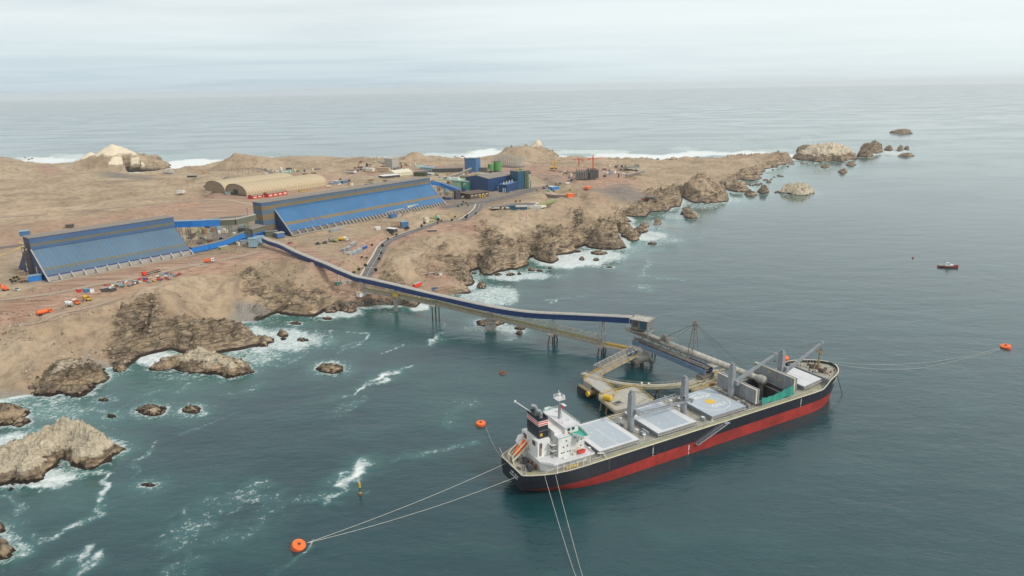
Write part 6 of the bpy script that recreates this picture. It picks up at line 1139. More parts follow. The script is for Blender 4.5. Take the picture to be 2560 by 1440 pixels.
q = up(901, 1238, 0); mk_ = thing('spar_marker', 'slim yellow and black channel marker standing in the bay', 'marker', (q[0], q[1], 0)); b = MB(); b.tube([(0,0,-1), (0,0,3.4)], .16, 8); b.build('marker_pole', 'black', mk_); b = MB(); b.cyl((0,0,.8), .45, .5, 10); b.build('marker_band', 'yellow', mk_); b = MB(); b.cyl((0,0,3.4), .42, 2.2, 10); b.beam((0,0,5.6), (0,0,7.4), .08); b.build('marker_top', 'yellow', mk_); b = MB(); b.cyl((0,0,-.5), .7, .8, 12); b.build('marker_float', 'rust', mk_)
q = up(2369, 668, 0); lc = thing('pilot_launch', 'small red hulled launch with a white cabin lying at anchor on the right', 'boat', (q[0], q[1], 0), -.28); b = MB(); rows = []
for a, hb_, z in ((-8.5, 2.0, 1.6), (-7, 2.3, 1.5), (0, 2.5, 1.5), (5, 2.0, 1.9), (7.5, 1.0, 2.3), (9.2, .05, 2.7)): rows.append((a, hb_, z))
for (a, h0, z0), (c, h1_, z1_) in zip(rows[:-1], rows[1:]):
    for sg in (-1, 1):
        q4 = [(a, sg*h0*.8, -.6), (c, sg*h1_*.8, -.6), (c, sg*h1_, z1_), (a, sg*h0, z0)]; b.quad(*(q4 if sg < 0 else reversed(q4)))
b.quad((-8.5, 1.6, -.6), (-8.5, -1.6, -.6), (-8.5, -2.0, 1.6), (-8.5, 2.0, 1.6)); b.build('hull', 'boot_red', lc); b = MB()
b.prism([(r_[0], -r_[1]+.1) for r_ in rows]+[(r_[0], r_[1]-.1) for r_ in reversed(rows[:-1])], 1.2, 1.45); b.build('deck', 'concrete_dark', lc); b = MB(); b.bb(-2.5, 4.4, -1.5, 1.5, 1.45, 3.0); b.box((-.2, 0, 3.7), (3.4, 2.6, 1.5), 0, .82); b.beam((-1, 0, 4.4), (-1, 0, 6.4), .14); b.beam((-1, -.8, 5.6), (-1, .8, 5.6), .1); b.build('cabin', 'white_paint', lc); b = MB(); b.bb(-1.5, 1.3, -1.33, -1.25, 3.3, 3.9); b.build('cabin_window', 'glass', lc); b = MB(); b.rail([(-8.3,-1.9,1.5),(-3,-2.2,1.5)], .9, .08); b.rail([(-8.3,1.9,1.5),(-3,2.2,1.5)], .9, .08); b.build('guard_rail', 'white_paint', lc)
for x_ in (-5, -2, 1, 7): b = MB(); b.cyl((x_, -2.45, .3), .5, .8, 8); b.build('tyre_fender', 'tyre', lc)
lc.scale = (.86, .86, .86)
# ------------------------------------------------------------ stockpile sheds
def shed(name, label, O, ang, L, yt, zt, zr, yfar, slope, wall_bands, nleg, leg_dense, tower=None):
    t = thing(name, label, 'shed', O, ang); yl, zl = yt*3.3/zt, 3.3
    z_of = lambda y: y*zt/yt
    sl_ = MB()
    for (u0, u1, k) in slope:   # u from the top of the slope down
        ya, yb = yt+(yl-yt)*u0, yt+(yl-yt)*u1; sl_.k = k; sl_.add([(0,ya,z_of(ya)),(L,ya,z_of(ya)),(L,yb,z_of(yb)),(0,yb,z_of(yb))], [(0,1,2,3)])
    return t, sl_, yl, zl, z_of
def seams(b, L, ya, za, yb, zb, n, up_=.06, w=.10):
    for i in range(n+1): x = L*i/n; b.beam((x, ya, za+up_), (x, yb, zb+up_), w, .06)
T1_, s1, yl, zl, zf = shed('stockpile_shed', 'nearer faded blue A shaped stockpile shed with a tall ridge box', (-322.98, 467.61, 25.0), R(49.95), 103.0, 27.2, 20.1, 28.2, 67, [(0,.02,1),(.02,.70,0),(.70,.775,2),(.775,.955,3),(.955,1,1)], None, 14, 0)
s1.build('front_slope', ['blue_wash', 'blue_dark', 'ochre_dull', 'blue_grey'], T1_); b = MB(); seams(b, 103, 27.2, 20.1, yl, zl, 34, .02, .08); b.build('cladding_seam', 'blue_steel', T1_)
b = MB(); b.quad((0,67.5,0), (103,67.5,0), (103,40.2,20.1), (0,40.2,20.1)); b.build('rear_slope', 'blue_wash', T1_)
b = MB()
for k, z0, z1 in ((1, 20.05, 22.2), (2, 22.2, 24.2), (0, 24.2, 28.2)): b.k = k; b.quad((0,26.6,z0), (103,26.6,z0), (103,26.6,z1), (0,26.6,z1)); b.quad((103,40.2,z0), (0,40.2,z0), (0,40.2,z1), (103,40.2,z1))
b.build('ridge_wall', ['blue_steel', 'blue_steel', 'ochre_dull'], T1_); b = MB(); b.prism([(-.4,26.1),(103.4,26.1),(103.4,40.7),(-.4,40.7)], 28.2, 28.55); b.build('ridge_roof', 'roof_dust', T1_)
for x in (0.0, 103.0):
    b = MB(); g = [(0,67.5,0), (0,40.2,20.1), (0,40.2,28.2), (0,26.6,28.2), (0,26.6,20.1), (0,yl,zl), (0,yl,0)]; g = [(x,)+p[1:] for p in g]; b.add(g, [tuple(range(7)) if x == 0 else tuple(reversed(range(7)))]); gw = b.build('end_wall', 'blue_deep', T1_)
    if x == 0:
        b = MB(); b.bb(-.15, -.05, 30, 37, 0, 24); b.build('stair_tower', 'dark_steel', gw); b = MB(); b.bb(-.25, -.15, 44, 46, 0, 9); b.bb(-.25, -.15, 22, 24, 0, 8); b.build('translucent_strip', 'cream', gw)
        b = MB(); b.sphere((-1.2, 33.5, 19.5), .8, 8, 6); b.build('flood_lamp', 'cream', gw)
        b = MB()
        for k in range(6): b.beam((-1.8, 31.5, 3.5*k), (-1.8, 36, 3.5*k+3.4), .35); b.beam((-2.4, 31, 3.5*k+3.5), (-2.4, 36.5, 3.5*k+3.5), 2.2, .12)
        [b.beam((-3.2, y, 0), (-3.2, y, 21.5), .22) for y in (31, 36.5)]; b.build('stair_frame', 'machine_yellow' if False else 'brown', gw)
b = MB(); b.beam((-.1, 27.0, 20.2), (-.1, 0.6, .4), .7, .5); b.build('verge_trim', 'pale_steel', T1_)
b = MB(); b.bb(0, 103, yl, yl+.6, 0, zl); b.build('plinth_wall', 'concrete', T1_)
for i in range(14): x = 103*i/13; b = MB(); b.beam((x, .2, .2), (x, yl+.8, zl+.5), .9, .7); b.build('buttress', 'concrete', T1_)
b = MB(); b.bb(0, 103, .2, .9, -.2, .5); b.build('footing', 'concrete', T1_)
T2_, s2, yl, zl, zf = shed('stockpile_shed', 'longer bright blue stockpile shed with ochre bands and many feet', (-197.79, 617.70, 25.0), R(51.24), 202.0, 25.5, 21.9, 29.2, 62, [(0,.34,0),(.34,.60,3),(.60,.72,2),(.72,.97,0),(.97,1,1)], None, 32, 0)
s2.build('front_slope', ['blue_vivid', 'blue_dark', 'ochre', 'blue_vivid'], T2_); b = MB(); seams(b, 202, 25.5, 21.9, yl, zl, 50, .02, .08); b.build('cladding_seam', 'blue_steel', T2_)
dv2 = Vector((math.cos(R(51.24)), math.sin(R(51.24)), 0)); q = Vector(up(650,508,54.2)); tx = (q-Vector((-197.79, 617.70, 54.2))).dot(dv2); YR = 39.0
b = MB()
for k, z0, z1 in ((1, 0, 21.9),): 
    zz = [(1,0,4.2),(2,4.2,8.4),(1,8.4,13.4),(2,13.4,18.6),(1,18.6,22.6),(2,22.6,26.2),(0,26.2,29.2)]
    for kk, a, c in zz:
        b.k = kk; b.quad((tx,25.0,a), (0.02,25.0,a), (0.02,25.0,c), (tx,25.0,c)); b.quad((tx,YR,a), (tx,25.0,a), (tx,25.0,c), (tx,YR,c)); b.quad((0,YR,a), (tx,YR,a), (tx,YR,c), (0,YR,c))
b.build('tower_wall', ['blue_steel', 'blue_grey', 'ochre'], T2_)
b = MB()
for k, z0, z1 in ((0, 21.8, 23.3), (2, 23.3, 26.0), (1, 26.0, 29.2)): b.k = k; b.quad((0,25.0,z0), (202,25.0,z0), (202,25.0,z1), (0,25.0,z1)); b.quad((202,YR,z0), (0,YR,z0), (0,YR,z1), (202,YR,z1))
b.build('ridge_wall', ['blue_vivid', 'blue_grey', 'ochre'], T2_); b = MB(); b.prism([(tx-.4,24.5),(202.4,24.5),(202.4,YR+.5),(tx-.4,YR+.5)], 29.2, 29.6); b.build('ridge_roof', 'roof_dust', T2_)
b = MB(); b.quad((0,63,0), (202,63,0), (202,YR,21.9), (0,YR,21.9)); b.build('rear_slope', 'blue_vivid', T2_)
for x in (0.0, 202.0):
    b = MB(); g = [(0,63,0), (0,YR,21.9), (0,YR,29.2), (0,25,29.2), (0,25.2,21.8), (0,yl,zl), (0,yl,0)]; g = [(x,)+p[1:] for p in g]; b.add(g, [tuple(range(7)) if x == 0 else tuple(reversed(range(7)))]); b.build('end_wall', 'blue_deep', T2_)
b = MB(); b.beam((-.1, 25.0, 21.8), (-.1, 0.6, .4), .6, .5); b.beam((202.1, 25.0, 21.8), (202.1, 0.6, .4), .6, .5); b.build('verge_trim', 'pale_steel', T2_)
b = MB(); b.bb(0, 202, yl, yl+.6, 0, zl); b.build('plinth_wall', 'concrete_dark', T2_)
xs_ = [0+8.2*i for i in range(8)]; xs_ += [xs_[-1]+4.35*(i+1) for i in range(33)]
for x in xs_: 
    if x < 202.5: b = MB(); b.beam((x, .2, .2), (x, yl+.8, zl+.5), .85, .7); b.build('buttress', 'concrete', T2_)
b = MB(); b.bb(0, 62, .2, .9, -.2, .5); b.build('footing', 'concrete', T2_)
for x, w_, u0, u1 in ((26, 2.4, .45, .85), (33, 3.4, .35, .9), (38, 1.8, .5, .8), (96, 1.5, .2, .5)):   # run-off stains on the slope
    b = MB(); ya, yb = 25.5+(yl-25.5)*u0, 25.5+(yl-25.5)*u1; b.quad((x,ya,zf(ya)+.05), (x+w_*.4,ya,zf(ya)+.05), (x+w_,yb,zf(yb)+.05), (x,yb,zf(yb)+.05)); b.build('stain', 'blue_steel', T2_)
# ------------------------------------------------------------ generic buildings
def ppx(y): return y/1730.0*1.0
def wallpts(p1, p2, z): a = Vector(up(*p1, z)); c = Vector(up(*p2, z)); d = c-a; return a, c, d.length, math.atan2(d.y, d.x)
def bldg(name, label, cat, p1, p2, depth, hpx, wall, roof, z=25.0, gable=0.0, rmat_over=.4, wins=None, group=None, parts=True, bandz=None):
    """rectangular building: near wall between two photo points on ground z, depth in m, wall height in photo px"""
    a, c, L, an = wallpts(p1, p2, z); h = hpx*((a.y+c.y)/2)/1730*1.03; t = thing(name, label, cat, tuple(a), an, group); b = MB(); o_ = rmat_over
    if gable: b.extr([(0,-.5),(depth,-.5),(depth,h),(depth/2,h+gable),(0,h)], 0, L)
    else: b.bb(0, L, 0, depth, -.5, h)
    b.build('wall', wall, t); b = MB()
    if gable:
        sl = gable/(depth/2)
        for s_ in (0, 1): y0, y1 = (-o_, depth/2) if s_ == 0 else (depth+o_, depth/2); b.add([(-o_,y0,h-sl*o_+.05),(L+o_,y0,h-sl*o_+.05),(L+o_,y1,h+gable+.08),(-o_,y1,h+gable+.08),(-o_,y0,h-sl*o_+.25),(L+o_,y0,h-sl*o_+.25),(L+o_,y1,h+gable+.3),(-o_,y1,h+gable+.3)], [(0,1,2,3),(7,6,5,4),(0,4,5,1),(1,5,6,2),(2,6,7,3),(3,7,4,0)])
    else: b.bb(-o_, L+o_, -o_, depth+o_, h, h+.3)
    b.build('roof', roof, t)
    if wins:
        n, wm, zf0, zf1 = wins; 
        for i in range(n): b = MB(); x = L*(i+.5)/n; b.bb(x-L/n*.3, x+L/n*.3, -.09, -.02, h*zf0, h*zf1); b.build('window', wm, t)
    return t, L, h
def drum(name, label, px, py, rpx, hpx, wall, roof, z=25.0, cat='tank'):
    q = Vector(up(px, py, z)); k = q.y/1730; t = thing(name, label, cat, tuple(q)); r = rpx*k; h = hpx*k; q_ = MB(); q_.cyl((0,r*.9,-.5), r, h+.5, 28); q_.build('tank_shell', wall, t); q_ = MB(); q_.cyl((0,r*.9,h), r*1.02, .3, 28, r*.98); q_.cyl((0,r*.9,h+.3), r*.98, r*.08, 28, .3); q_.build('tank_roof', roof, t)
    b = MB(); b.rail([(r*math.cos(a), r*.9+r*math.sin(a), h+.3) for a in [2*math.pi*i/14 for i in range(15)]], 1.1, .12, 3); b.build('guard_rail', 'pale_steel', t); return t, r, h
# arched tents
def tent(p1, p2, w, hh_, L, label, door):
    a = Vector(up(*p1, 25)); an = tentang; t = thing('arched_tent_hall', label, 'tent hall', tuple(a), an); n = 16; rings = int(L/4.3); b = MB(); rb_m = MB()
    arc = [(w/2-w/2*math.cos(math.pi*i/n), hh_*min(1, (math.sin(math.pi*i/n)**.62))) for i in range(n+1)]
    for j in range(rings):
        x0, x1 = L*j/rings, L*(j+1)/rings; xm = (x0+x1)/2
        for i in range(n):
            for xa, xb, ka, kb in ((x0, xm, 1, .965), (xm, x1, .965, 1)):
                f = lambda p, k: (w/2+(p[0]-w/2)*k, p[1]*k); p, q, r_, s_ = f(arc[i], ka), f(arc[i+1], ka), f(arc[i+1], kb), f(arc[i], kb)
                b.quad((xa, *p), (xb, *s_), (xb, *r_), (xa, *q))
    b.build('fabric_skin', 'tent', t)
    for j in range(rings+1):
        x = L*j/rings
        for i in range(n): rb_m.beam((x, *arc[i]), (x, *arc[i+1]), .35, .25)
    rb_m.build('arch_rib', 'cream', t)
    for x, s_ in ((0, 1), (L, -1)):
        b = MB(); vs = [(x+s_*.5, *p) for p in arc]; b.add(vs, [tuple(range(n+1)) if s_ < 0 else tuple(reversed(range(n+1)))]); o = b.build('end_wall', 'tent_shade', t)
        if door and x == 0: b = MB(); b.bb(.25, .45, w*.42, w*.62, 1.5, hh_*.5); b.build('doorway', 'black', o); b = MB(); b.bb(.2, .4, w*.05, w*.95, 0, 1.8); b.build('base_wall', 'brown', o)
    return t
ta, tb2 = Vector(up(618,492,25)), Vector(up(818,464,25)); tentang = math.atan2(tb2.y-ta.y, tb2.x-ta.x); TLN = (tb2-ta).length
tl_ = Vector(up(591,480.5,25)); nT = Vector((-math.sin(tentang), math.cos(tentang), 0)); wT = max(18, (tl_-ta).dot(nT)); 
tent((618,492), None, wT, 14.6, TLN, 'nearer beige ribbed arched tent hall with a small dark doorway', True)
a_ = ta+nT*(wT+.8); q_ = a_; t2 = tent((618,492), None, wT, 14.9, TLN*.88, 'farther beige arched tent hall mostly behind its twin', False); t2.location = q_
bldg('site_building', 'short red site building with a dusty roof before the tent halls', 'building', (632,498), (668,492), 9, 7, 'red', 'tent_shade', gable=1.6, wins=(3, 'cream', .3, .7))
bldg('site_building', 'longer red site building with a dusty roof before the tent halls', 'building', (671,494), (719,486), 10, 8.5, 'red', 'tent_shade', gable=1.8, wins=(4, 'cream', .3, .7))
bldg('storage_box', 'yellow orange box lying behind the long shed near the tent halls', 'box', (750,480), (774,477), 4, 2, 'yellow', 'timber')
# plant
bldg('process_building', 'tall plain blue building standing alone behind the plant', 'building', (1162,429), (1190,430), 16, 31, 'blue_mid', 'blue_teal')
drum('storage_tank', 'smaller lime green tank behind the plant', 1227, 427, 7.5, 15, 'tank_green', 'tank_green'); drum('storage_tank', 'bigger lime green tank with a dark rim behind the plant', 1244, 426, 10, 21, 'tank_green', 'dark_steel')
bh, L_, h_ = bldg('process_hall', 'large dark blue gabled hall in the middle of the plant', 'building', (1221,480), (1278,469), 38, 31, 'blue_deep', 'roof_dust', gable=3.2)
b = MB(); [b.bb(x-.1, x+.1, -.14, -.03, 0, h_) for x in [L_*i/9 for i in range(1, 9)]]; b.build('wall_column', 'blue_mid', bh)
an_, L_, h_ = bldg('process_annex', 'low blue annex with roof vents before the dark blue hall', 'building', (1268,482), (1295,474), 12, 19, 'blue_deep', 'blue_mid')
for i in range(4): b = MB(); b.cyl((L_*(i+.5)/4-3, 5, h_+.3), .8, 3.2, 10, .5); b.build('roof_vent', 'cream', an_)
for i, (x, y, h__) in enumerate(((1246,480,13),(1251,479.5,13),(1258,482,10),(1263,482,10))):
    q = Vector(up(x, y, 25)); k = q.y/1730; t = thing('silo', ['first pale blue silo, tallest pair, beside the dark blue hall', 'second pale blue silo of the tall pair beside the dark blue hall', 'first short pale blue silo nearest the annex', 'second short pale blue silo nearest the annex'][i], 'silo', tuple(q)); b = MB(); b.cyl((0,1,0), 1.9*k, h__*k, 14); b.build('silo_shell', 'light_blue', t); b = MB(); b.cyl((0,1,h__*k), 1.9*k, .8, 14, .3); b.build('silo_top', 'light_blue', t)
tt, L_, h_ = bldg('process_tower', 'tall teal blue tower with outside stairs at the right of the plant', 'building', (1295,474), (1322,471), 18, 43, 'blue_teal', 'roof_dust')
b = MB(); rt = random.Random(2)
for k in range(9): z = h_*k/9; b.bb(L_*.62, L_*.98, -2.2, -.1, z, z+.25); b.beam((L_*(.65 if k % 2 else .95), -1.1, z), (L_*(.95 if k % 2 else .65), -1.1, z+h_/9), .9, .2)
[b.beam((L_*u, -2.2, 0), (L_*u, -2.2, h_+1), .3) for u in (.62, .8, .98)]; b.build('outside_stair', 'olive', tt); b = MB()
for k in range(6): b.box((L_*rt.uniform(.1, .9), rt.uniform(3, 14), h_+1.2), (2.5, 2.5, 2.2))
b.build('roof_plant', 'olive', tt); b = MB(); [b.bb(L_*u, L_*u+.5, -.5, -.1, 0, h_*.75) for u in (.05, .2, .35, .48)]; b.build('wall_duct', 'blue_mid', tt)
drum('silo', 'slim pale green silo at the foot of the teal tower', 1328, 470, 2.2, 14, 'tank_mint', 'tank_mint', cat='silo')
mt, L_, h_ = bldg('tank_house', 'mint green ribbed building under a pale green roof slab', 'building', (1130,473), (1153,475), 14, 21, 'tank_mint', 'tank_mint'); b = MB(); b.bb(-20, L_+2, -3, 16, h_+.4, h_+1.2); b.build('roof_slab', 'tank_mint', mt)
for i, (x0, x1) in enumerate(((-17, -5), (-2, 10))): b = MB(); b.bb(x0, x1, 2, 5, h_+1.2, h_+4); b.build('roof_cabin', 'white_paint', mt)
kt, r, h_ = drum('storage_tank', 'wide teal green tank with rows of white lettering', 1168, 476, 15, 22, 'tank_teal', 'pale_steel')
for z, w0, w1 in ((.72, -.72, -.15), (.58, -.72, -.3), (.44, -.72, -.55)):
    b = MB(); 
    for i in range(6): a0, a1 = -math.pi/2+lerp(w0, w1, i/6), -math.pi/2+lerp(w0, w1, (i+.82)/6); R_ = r*1.006; b.quad((R_*math.cos(a0), r*.9+R_*math.sin(a0), h_*z), (R_*math.cos(a1), r*.9+R_*math.sin(a1), h_*z), (R_*math.cos(a1), r*.9+R_*math.sin(a1), h_*(z+.08)), (R_*math.cos(a0), r*.9+R_*math.sin(a0), h_*(z+.08)))
    b.build('tank_lettering', 'white_paint', kt)
ob, L_, h_ = bldg('control_building', 'low brown office with a wide dusty roof and a bright window band', 'building', (1176,498), (1222,491), 20, 12, 'brown', 'brown', rmat_over=2.0, wins=(5, 'cream', .55, .78))
for i in range(3): b = MB(); x = L_*(.5+.13*i); b.bb(x, x+1.4, -.12, -.02, .3, h_*.45); b.build('yellow_panel', 'machine_yellow', ob)
# sloping blue conveyor from the long shed, and its transfer tower
def gallery(name, label, pts, w, h, wall, roof, legs=0, legm='concrete_dark', cat='conveyor', lean=False):
    P = [Vector(up(a, c, z)) for a, c, z in pts]; t = thing(name, label, cat, tuple(P[0])); sd_ = MB(); rf_ = MB()
    for a, c in zip(P[:-1], P[1:]): sd_.beam(a+Vector((0,0,h/2)), c+Vector((0,0,h/2)), w, h); rf_.beam(a+Vector((0,0,h+.12)), c+Vector((0,0,h+.12)), w+.4, .22)
    sd_.build('wall_cladding', wall, t, True); rf_.build('gallery_roof', roof, t, True); cum = [(a, c) for a, c in zip(P[:-1], P[1:])]
    for i in range(legs):
        u = (i+.5)/legs*len(cum); a, c = cum[int(u)]; q = a.lerp(c, u-int(u)); g_ = ground(q.x, q.y); d = (c-a); d.z = 0; d.normalize(); n_ = Vector((-d.y, d.x, 0)); 
        if q.z-g_ < 1: continue
        b = MB()
        for s1_ in (-1, 1):
            for s2_ in (-1, 1): b.beam(q+n_*s1_*w*.42+d*s2_*1.2, Vector((q.x, q.y, g_-.5))+n_*s1_*w*.55+d*s2_*1.5, .28)
        K = max(2, int((q.z-g_)/4))
        for k in range(K): za, zb = lerp(g_, q.z, k/K), lerp(g_, q.z, (k+1)/K); [b.beam(Vector((q.x, q.y, za))+n_*s_*w*.5-d*1.4, Vector((q.x, q.y, zb))+n_*s_*w*.5+d*1.4, .18) for s_ in (-1, 1)]; b.beam(Vector((q.x, q.y, zb))-n_*w*.5, Vector((q.x, q.y, zb))+n_*w*.5, .2)
        b.build('trestle_tower', legm, t, True)
    return t
gallery('conveyor_gallery', 'blue sloping conveyor from the right end of the long shed', [(1070,460,41), (1105,466,37.5), (1146,481,33)], 4.5, 4.2, 'blue_bright', 'blue_mid', 4)
bldg('transfer_tower', 'dark framed transfer tower where the blue sloping conveyor ends', 'tower', (1140,499), (1152,498), 8, 22, 'dark_steel', 'concrete_dark')
gallery('conveyor_gallery', 'thin grey conveyor leaning on the tall blue building', [(1110,447,38), (1140,440,40), (1178,424,46)], 2.4, 2.2, 'concrete_dark', 'dust_roof', 3)
# between the sheds
gallery('conveyor_gallery', 'bright blue level gallery high between the two sheds', [(436,568,40.5), (480,566.5,40.5), (551,563,40.5)], 4.6, 5.2, 'blue_bright', 'light_blue', 4)
gallery('conveyor_gallery', 'beige grey gallery joining the bright blue one to the long shed', [(553,563,40.2), (590,561,40.8), (640,549,43)], 4.6, 4.6, 'ochre_dull', 'dust_roof', 2)
gallery('conveyor_gallery', 'low bright blue gallery climbing from the nearer shed to the transfer house', [(477,632,25.3), (520,623,25.4), (563,612,25.6), (612,592,30.5)], 4.6, 4.4, 'blue_bright', 'roof_dust', 2)
th, L_, h_ = bldg('transfer_house', 'blue and beige transfer house between the sheds above the conveyor start', 'transfer house', (634,600), (664,590), 15, 26, 'blue_bright', 'roof_dust', z=25, gable=1.0, rmat_over=.8)
b = MB(); b.bb(-.2, L_+.2, -.2, 15.2, h_*.55, h_-.02); b.build('upper_cladding', 'ochre_dull', th); b = MB(); b.bb(-.25, L_+.25, -.25, -.2, 0, .1); b.bb(L_*.2, L_*.9, -.24, -.2, h_*.28, h_*.46); b.build('lower_panel', 'blue_dark', th)
bldg('hopper_house', 'pale blue folded chute house at the top of the long sea conveyor', 'transfer house', (622,617), (642,616), 6, 19, 'light_blue', 'light_blue'); bldg('chute_house', 'pale blue sloping cladding beside the folded chute house', 'transfer house', (643,611), (662,603), 6, 14, 'light_blue', 'light_blue')
bldg('motor_house', 'small blue and grey motor house at the tower foot of the long shed', 'building', (694,594), (712,591), 6, 10, 'blue_mid', 'dust_roof'); bldg('belt_tunnel', 'low beige wall box joining the transfer house to the long shed', 'building', (664,592), (694,590), 5, 12, 'ochre_dull', 'roof_dust')
bldg('equipment_shed', 'grey open equipment shed left of the folded chute house', 'shed', (603,612), (616,610), 5, 9, 'container_grey', 'light_blue'); bldg('equipment_box', 'grey green box on the ground below the low blue gallery', 'box', (553,625), (571,620), 3, 6, 'olive', 'dust_roof'); bldg('equipment_box', 'small cream cube at the roadside below the low blue gallery', 'box', (596,613), (601,612), 3, 6, 'cream', 'cream')
bldg('tunnel_portal', 'bright blue portal box at the left foot of the nearer shed', 'building', (72,706), (106,701), 5, 14, 'blue_bright', 'light_blue')
sc, L_, h_ = bldg('scaffold', 'brown scaffold stack standing at the left end of the nearer shed', 'scaffold', (52,708), (66,706), 4, 2, 'brown', 'brown'); b = MB()
for x in (0, L_/2, L_):
    for y in (0, 4): b.beam((x, y, 0), (x, y, 8.5), .25)
for z in (2.5, 5, 8): b.box((L_/2, 2, z), (L_, 4, .2))
b.build('scaffold_frame', 'timber', sc)
bldg('cabin', 'blue panelled cabin with white masts beyond the nearer shed', 'cabin', (49,590), (72,588), 8, 10, 'blue_mid', 'light_blue'); bldg('low_shed', 'long dark open shed beyond the nearer shed ridge', 'shed', (164,568), (185,566), 5, 4, 'brown', 'dark_steel')
# cream hopper before the long shed
ch_, L_, h_ = bldg('dust_collector', 'cream panelled dust collector with white ducts before the long shed', 'dust collector', (1020,530), (1046,524), 5, 13, 'cream', 'cream'); b = MB(); P0 = Vector(up(1018,527,33)); pts = [Vector(up(a, c, z))-ch_.location for a, c, z in ((966,531,33), (985,527,34.5), (1006,522,35.5), (1013,527,33), (1004,541,26))]; 
t = MB(); t.tube(pts, .55, 8); o = t.build('air_duct', 'pale_steel', ch_); o.rotation_euler = (0,0,-ch_.rotation_euler[2])
bldg('equipment_box', 'blue box at the foot of the long shed beside the ducts', 'box', (978,546), (993,543), 4, 8, 'blue_mid', 'blue_mid'); bldg('site_cabin', 'blue cube shaped site cabin above the coast road', 'cabin', (1006,569), (1022,567), 6, 13, 'blue_mid', 'light_blue', z=23); bldg('site_cabin', 'black and white site cabin beside the brown framework', 'cabin', (966,579), (985,581), 5, 8, 'dark_steel', 'white_paint', z=23); bldg('site_cabin', 'small white cabin left of the black and white one', 'cabin', (941,576), (952,575), 5, 6, 'white_paint', 'white_paint', z=23)
fk, L_, h_ = bldg('framework', 'brown timber framework between the two site cabins', 'framework', (986,572), (1004,570), 8, 1, 'brown', 'brown', z=23); b = MB(); [b.beam((L_*i/5, y, 0), (L_*i/5, y, 5), .3) for i in range(6) for y in (0, 4, 8)]; [b.beam((0, y, 5), (L_, y, 5), .3) for y in (0, 4, 8)]; b.build('timber_frame', 'timber', fk)
# office at the car park
of, L_, h_ = bldg('office_building', 'dark green glazed office with a pale flat roof by the car park', 'building', (1275,531), (1318,530), 11, 12.5, 'blue_teal', 'dust_roof', z=23.0, wins=(12, 'cream', .08, .42)); b = MB(); b.bb(-1.5, 6, -.6, 6, h_, h_+1.8); b.build('roof_hood', 'blue_teal', of)
of2, L_, h_ = bldg('terrace_building', 'white low building with an angled roof terrace right of the dark green office', 'building', (1324,528), (1352,528), 12, 8, 'white_paint', 'concrete', z=23.0, wins=(4, 'glass', .2, .6)); b = MB(); b.prism([(L_-1, 0), (L_+6, 10), (L_+4, 18), (L_-8, 16)], h_-.4, h_+.25); b.build('terrace_slab', 'cream', of2)
bldg('pergola', 'green roofed strip building behind the white terrace', 'building', (1352,516), (1392,503), 5, 3, 'olive', 'olive', z=23.5)
# round basin wall
RC = Vector(up(1400,482,23.5)); rw = thing('retaining_wall', 'dark semicircular retaining wall round a worked terrace', 'wall', tuple(RC)); b = MB(); rr = abs(up(1357,484,23.5)[0]-RC.x)
for i in range(22):
    u0, u1 = math.pi*(1.02+.85*i/22), math.pi*(1.02+.85*(i+1)/22); P = lambda r, u, z: (r*math.cos(u), 1.35*r*math.sin(u), z)
    b.add([P(rr,u0,-2.5),P(rr+.8,u0,-2.5),P(rr+.8,u0,1.6),P(rr,u0,1.6),P(rr,u1,-2.5),P(rr+.8,u1,-2.5),P(rr+.8,u1,1.6),P(rr,u1,1.6)], [(0,1,2,3),(7,6,5,4),(1,5,6,2),(4,0,3,7),(3,2,6,7),(0,4,5,1)])
b.build('wall_ring', 'concrete_dark', rw)
bldg('tank_platform', 'orange tank frame at the end of the semicircular wall', 'tank', (1420,493), (1436,492), 7, 7, 'orange', 'orange', z=24); bldg('container', 'small orange container on the ridge road above the semicircular wall', 'container', (1468,472), (1476,470), 4, 4, 'orange', 'orange', z=22); bldg('site_cabin', 'bright blue long cabin behind the semicircular wall', 'cabin', (1380,474), (1398,472), 5, 5, 'blue_bright', 'light_blue'); bldg('lean_to', 'dark roofed lean to left of the bright blue cabin', 'shed', (1370,470), (1380,471), 6, 4, 'dark_steel', 'white_paint')
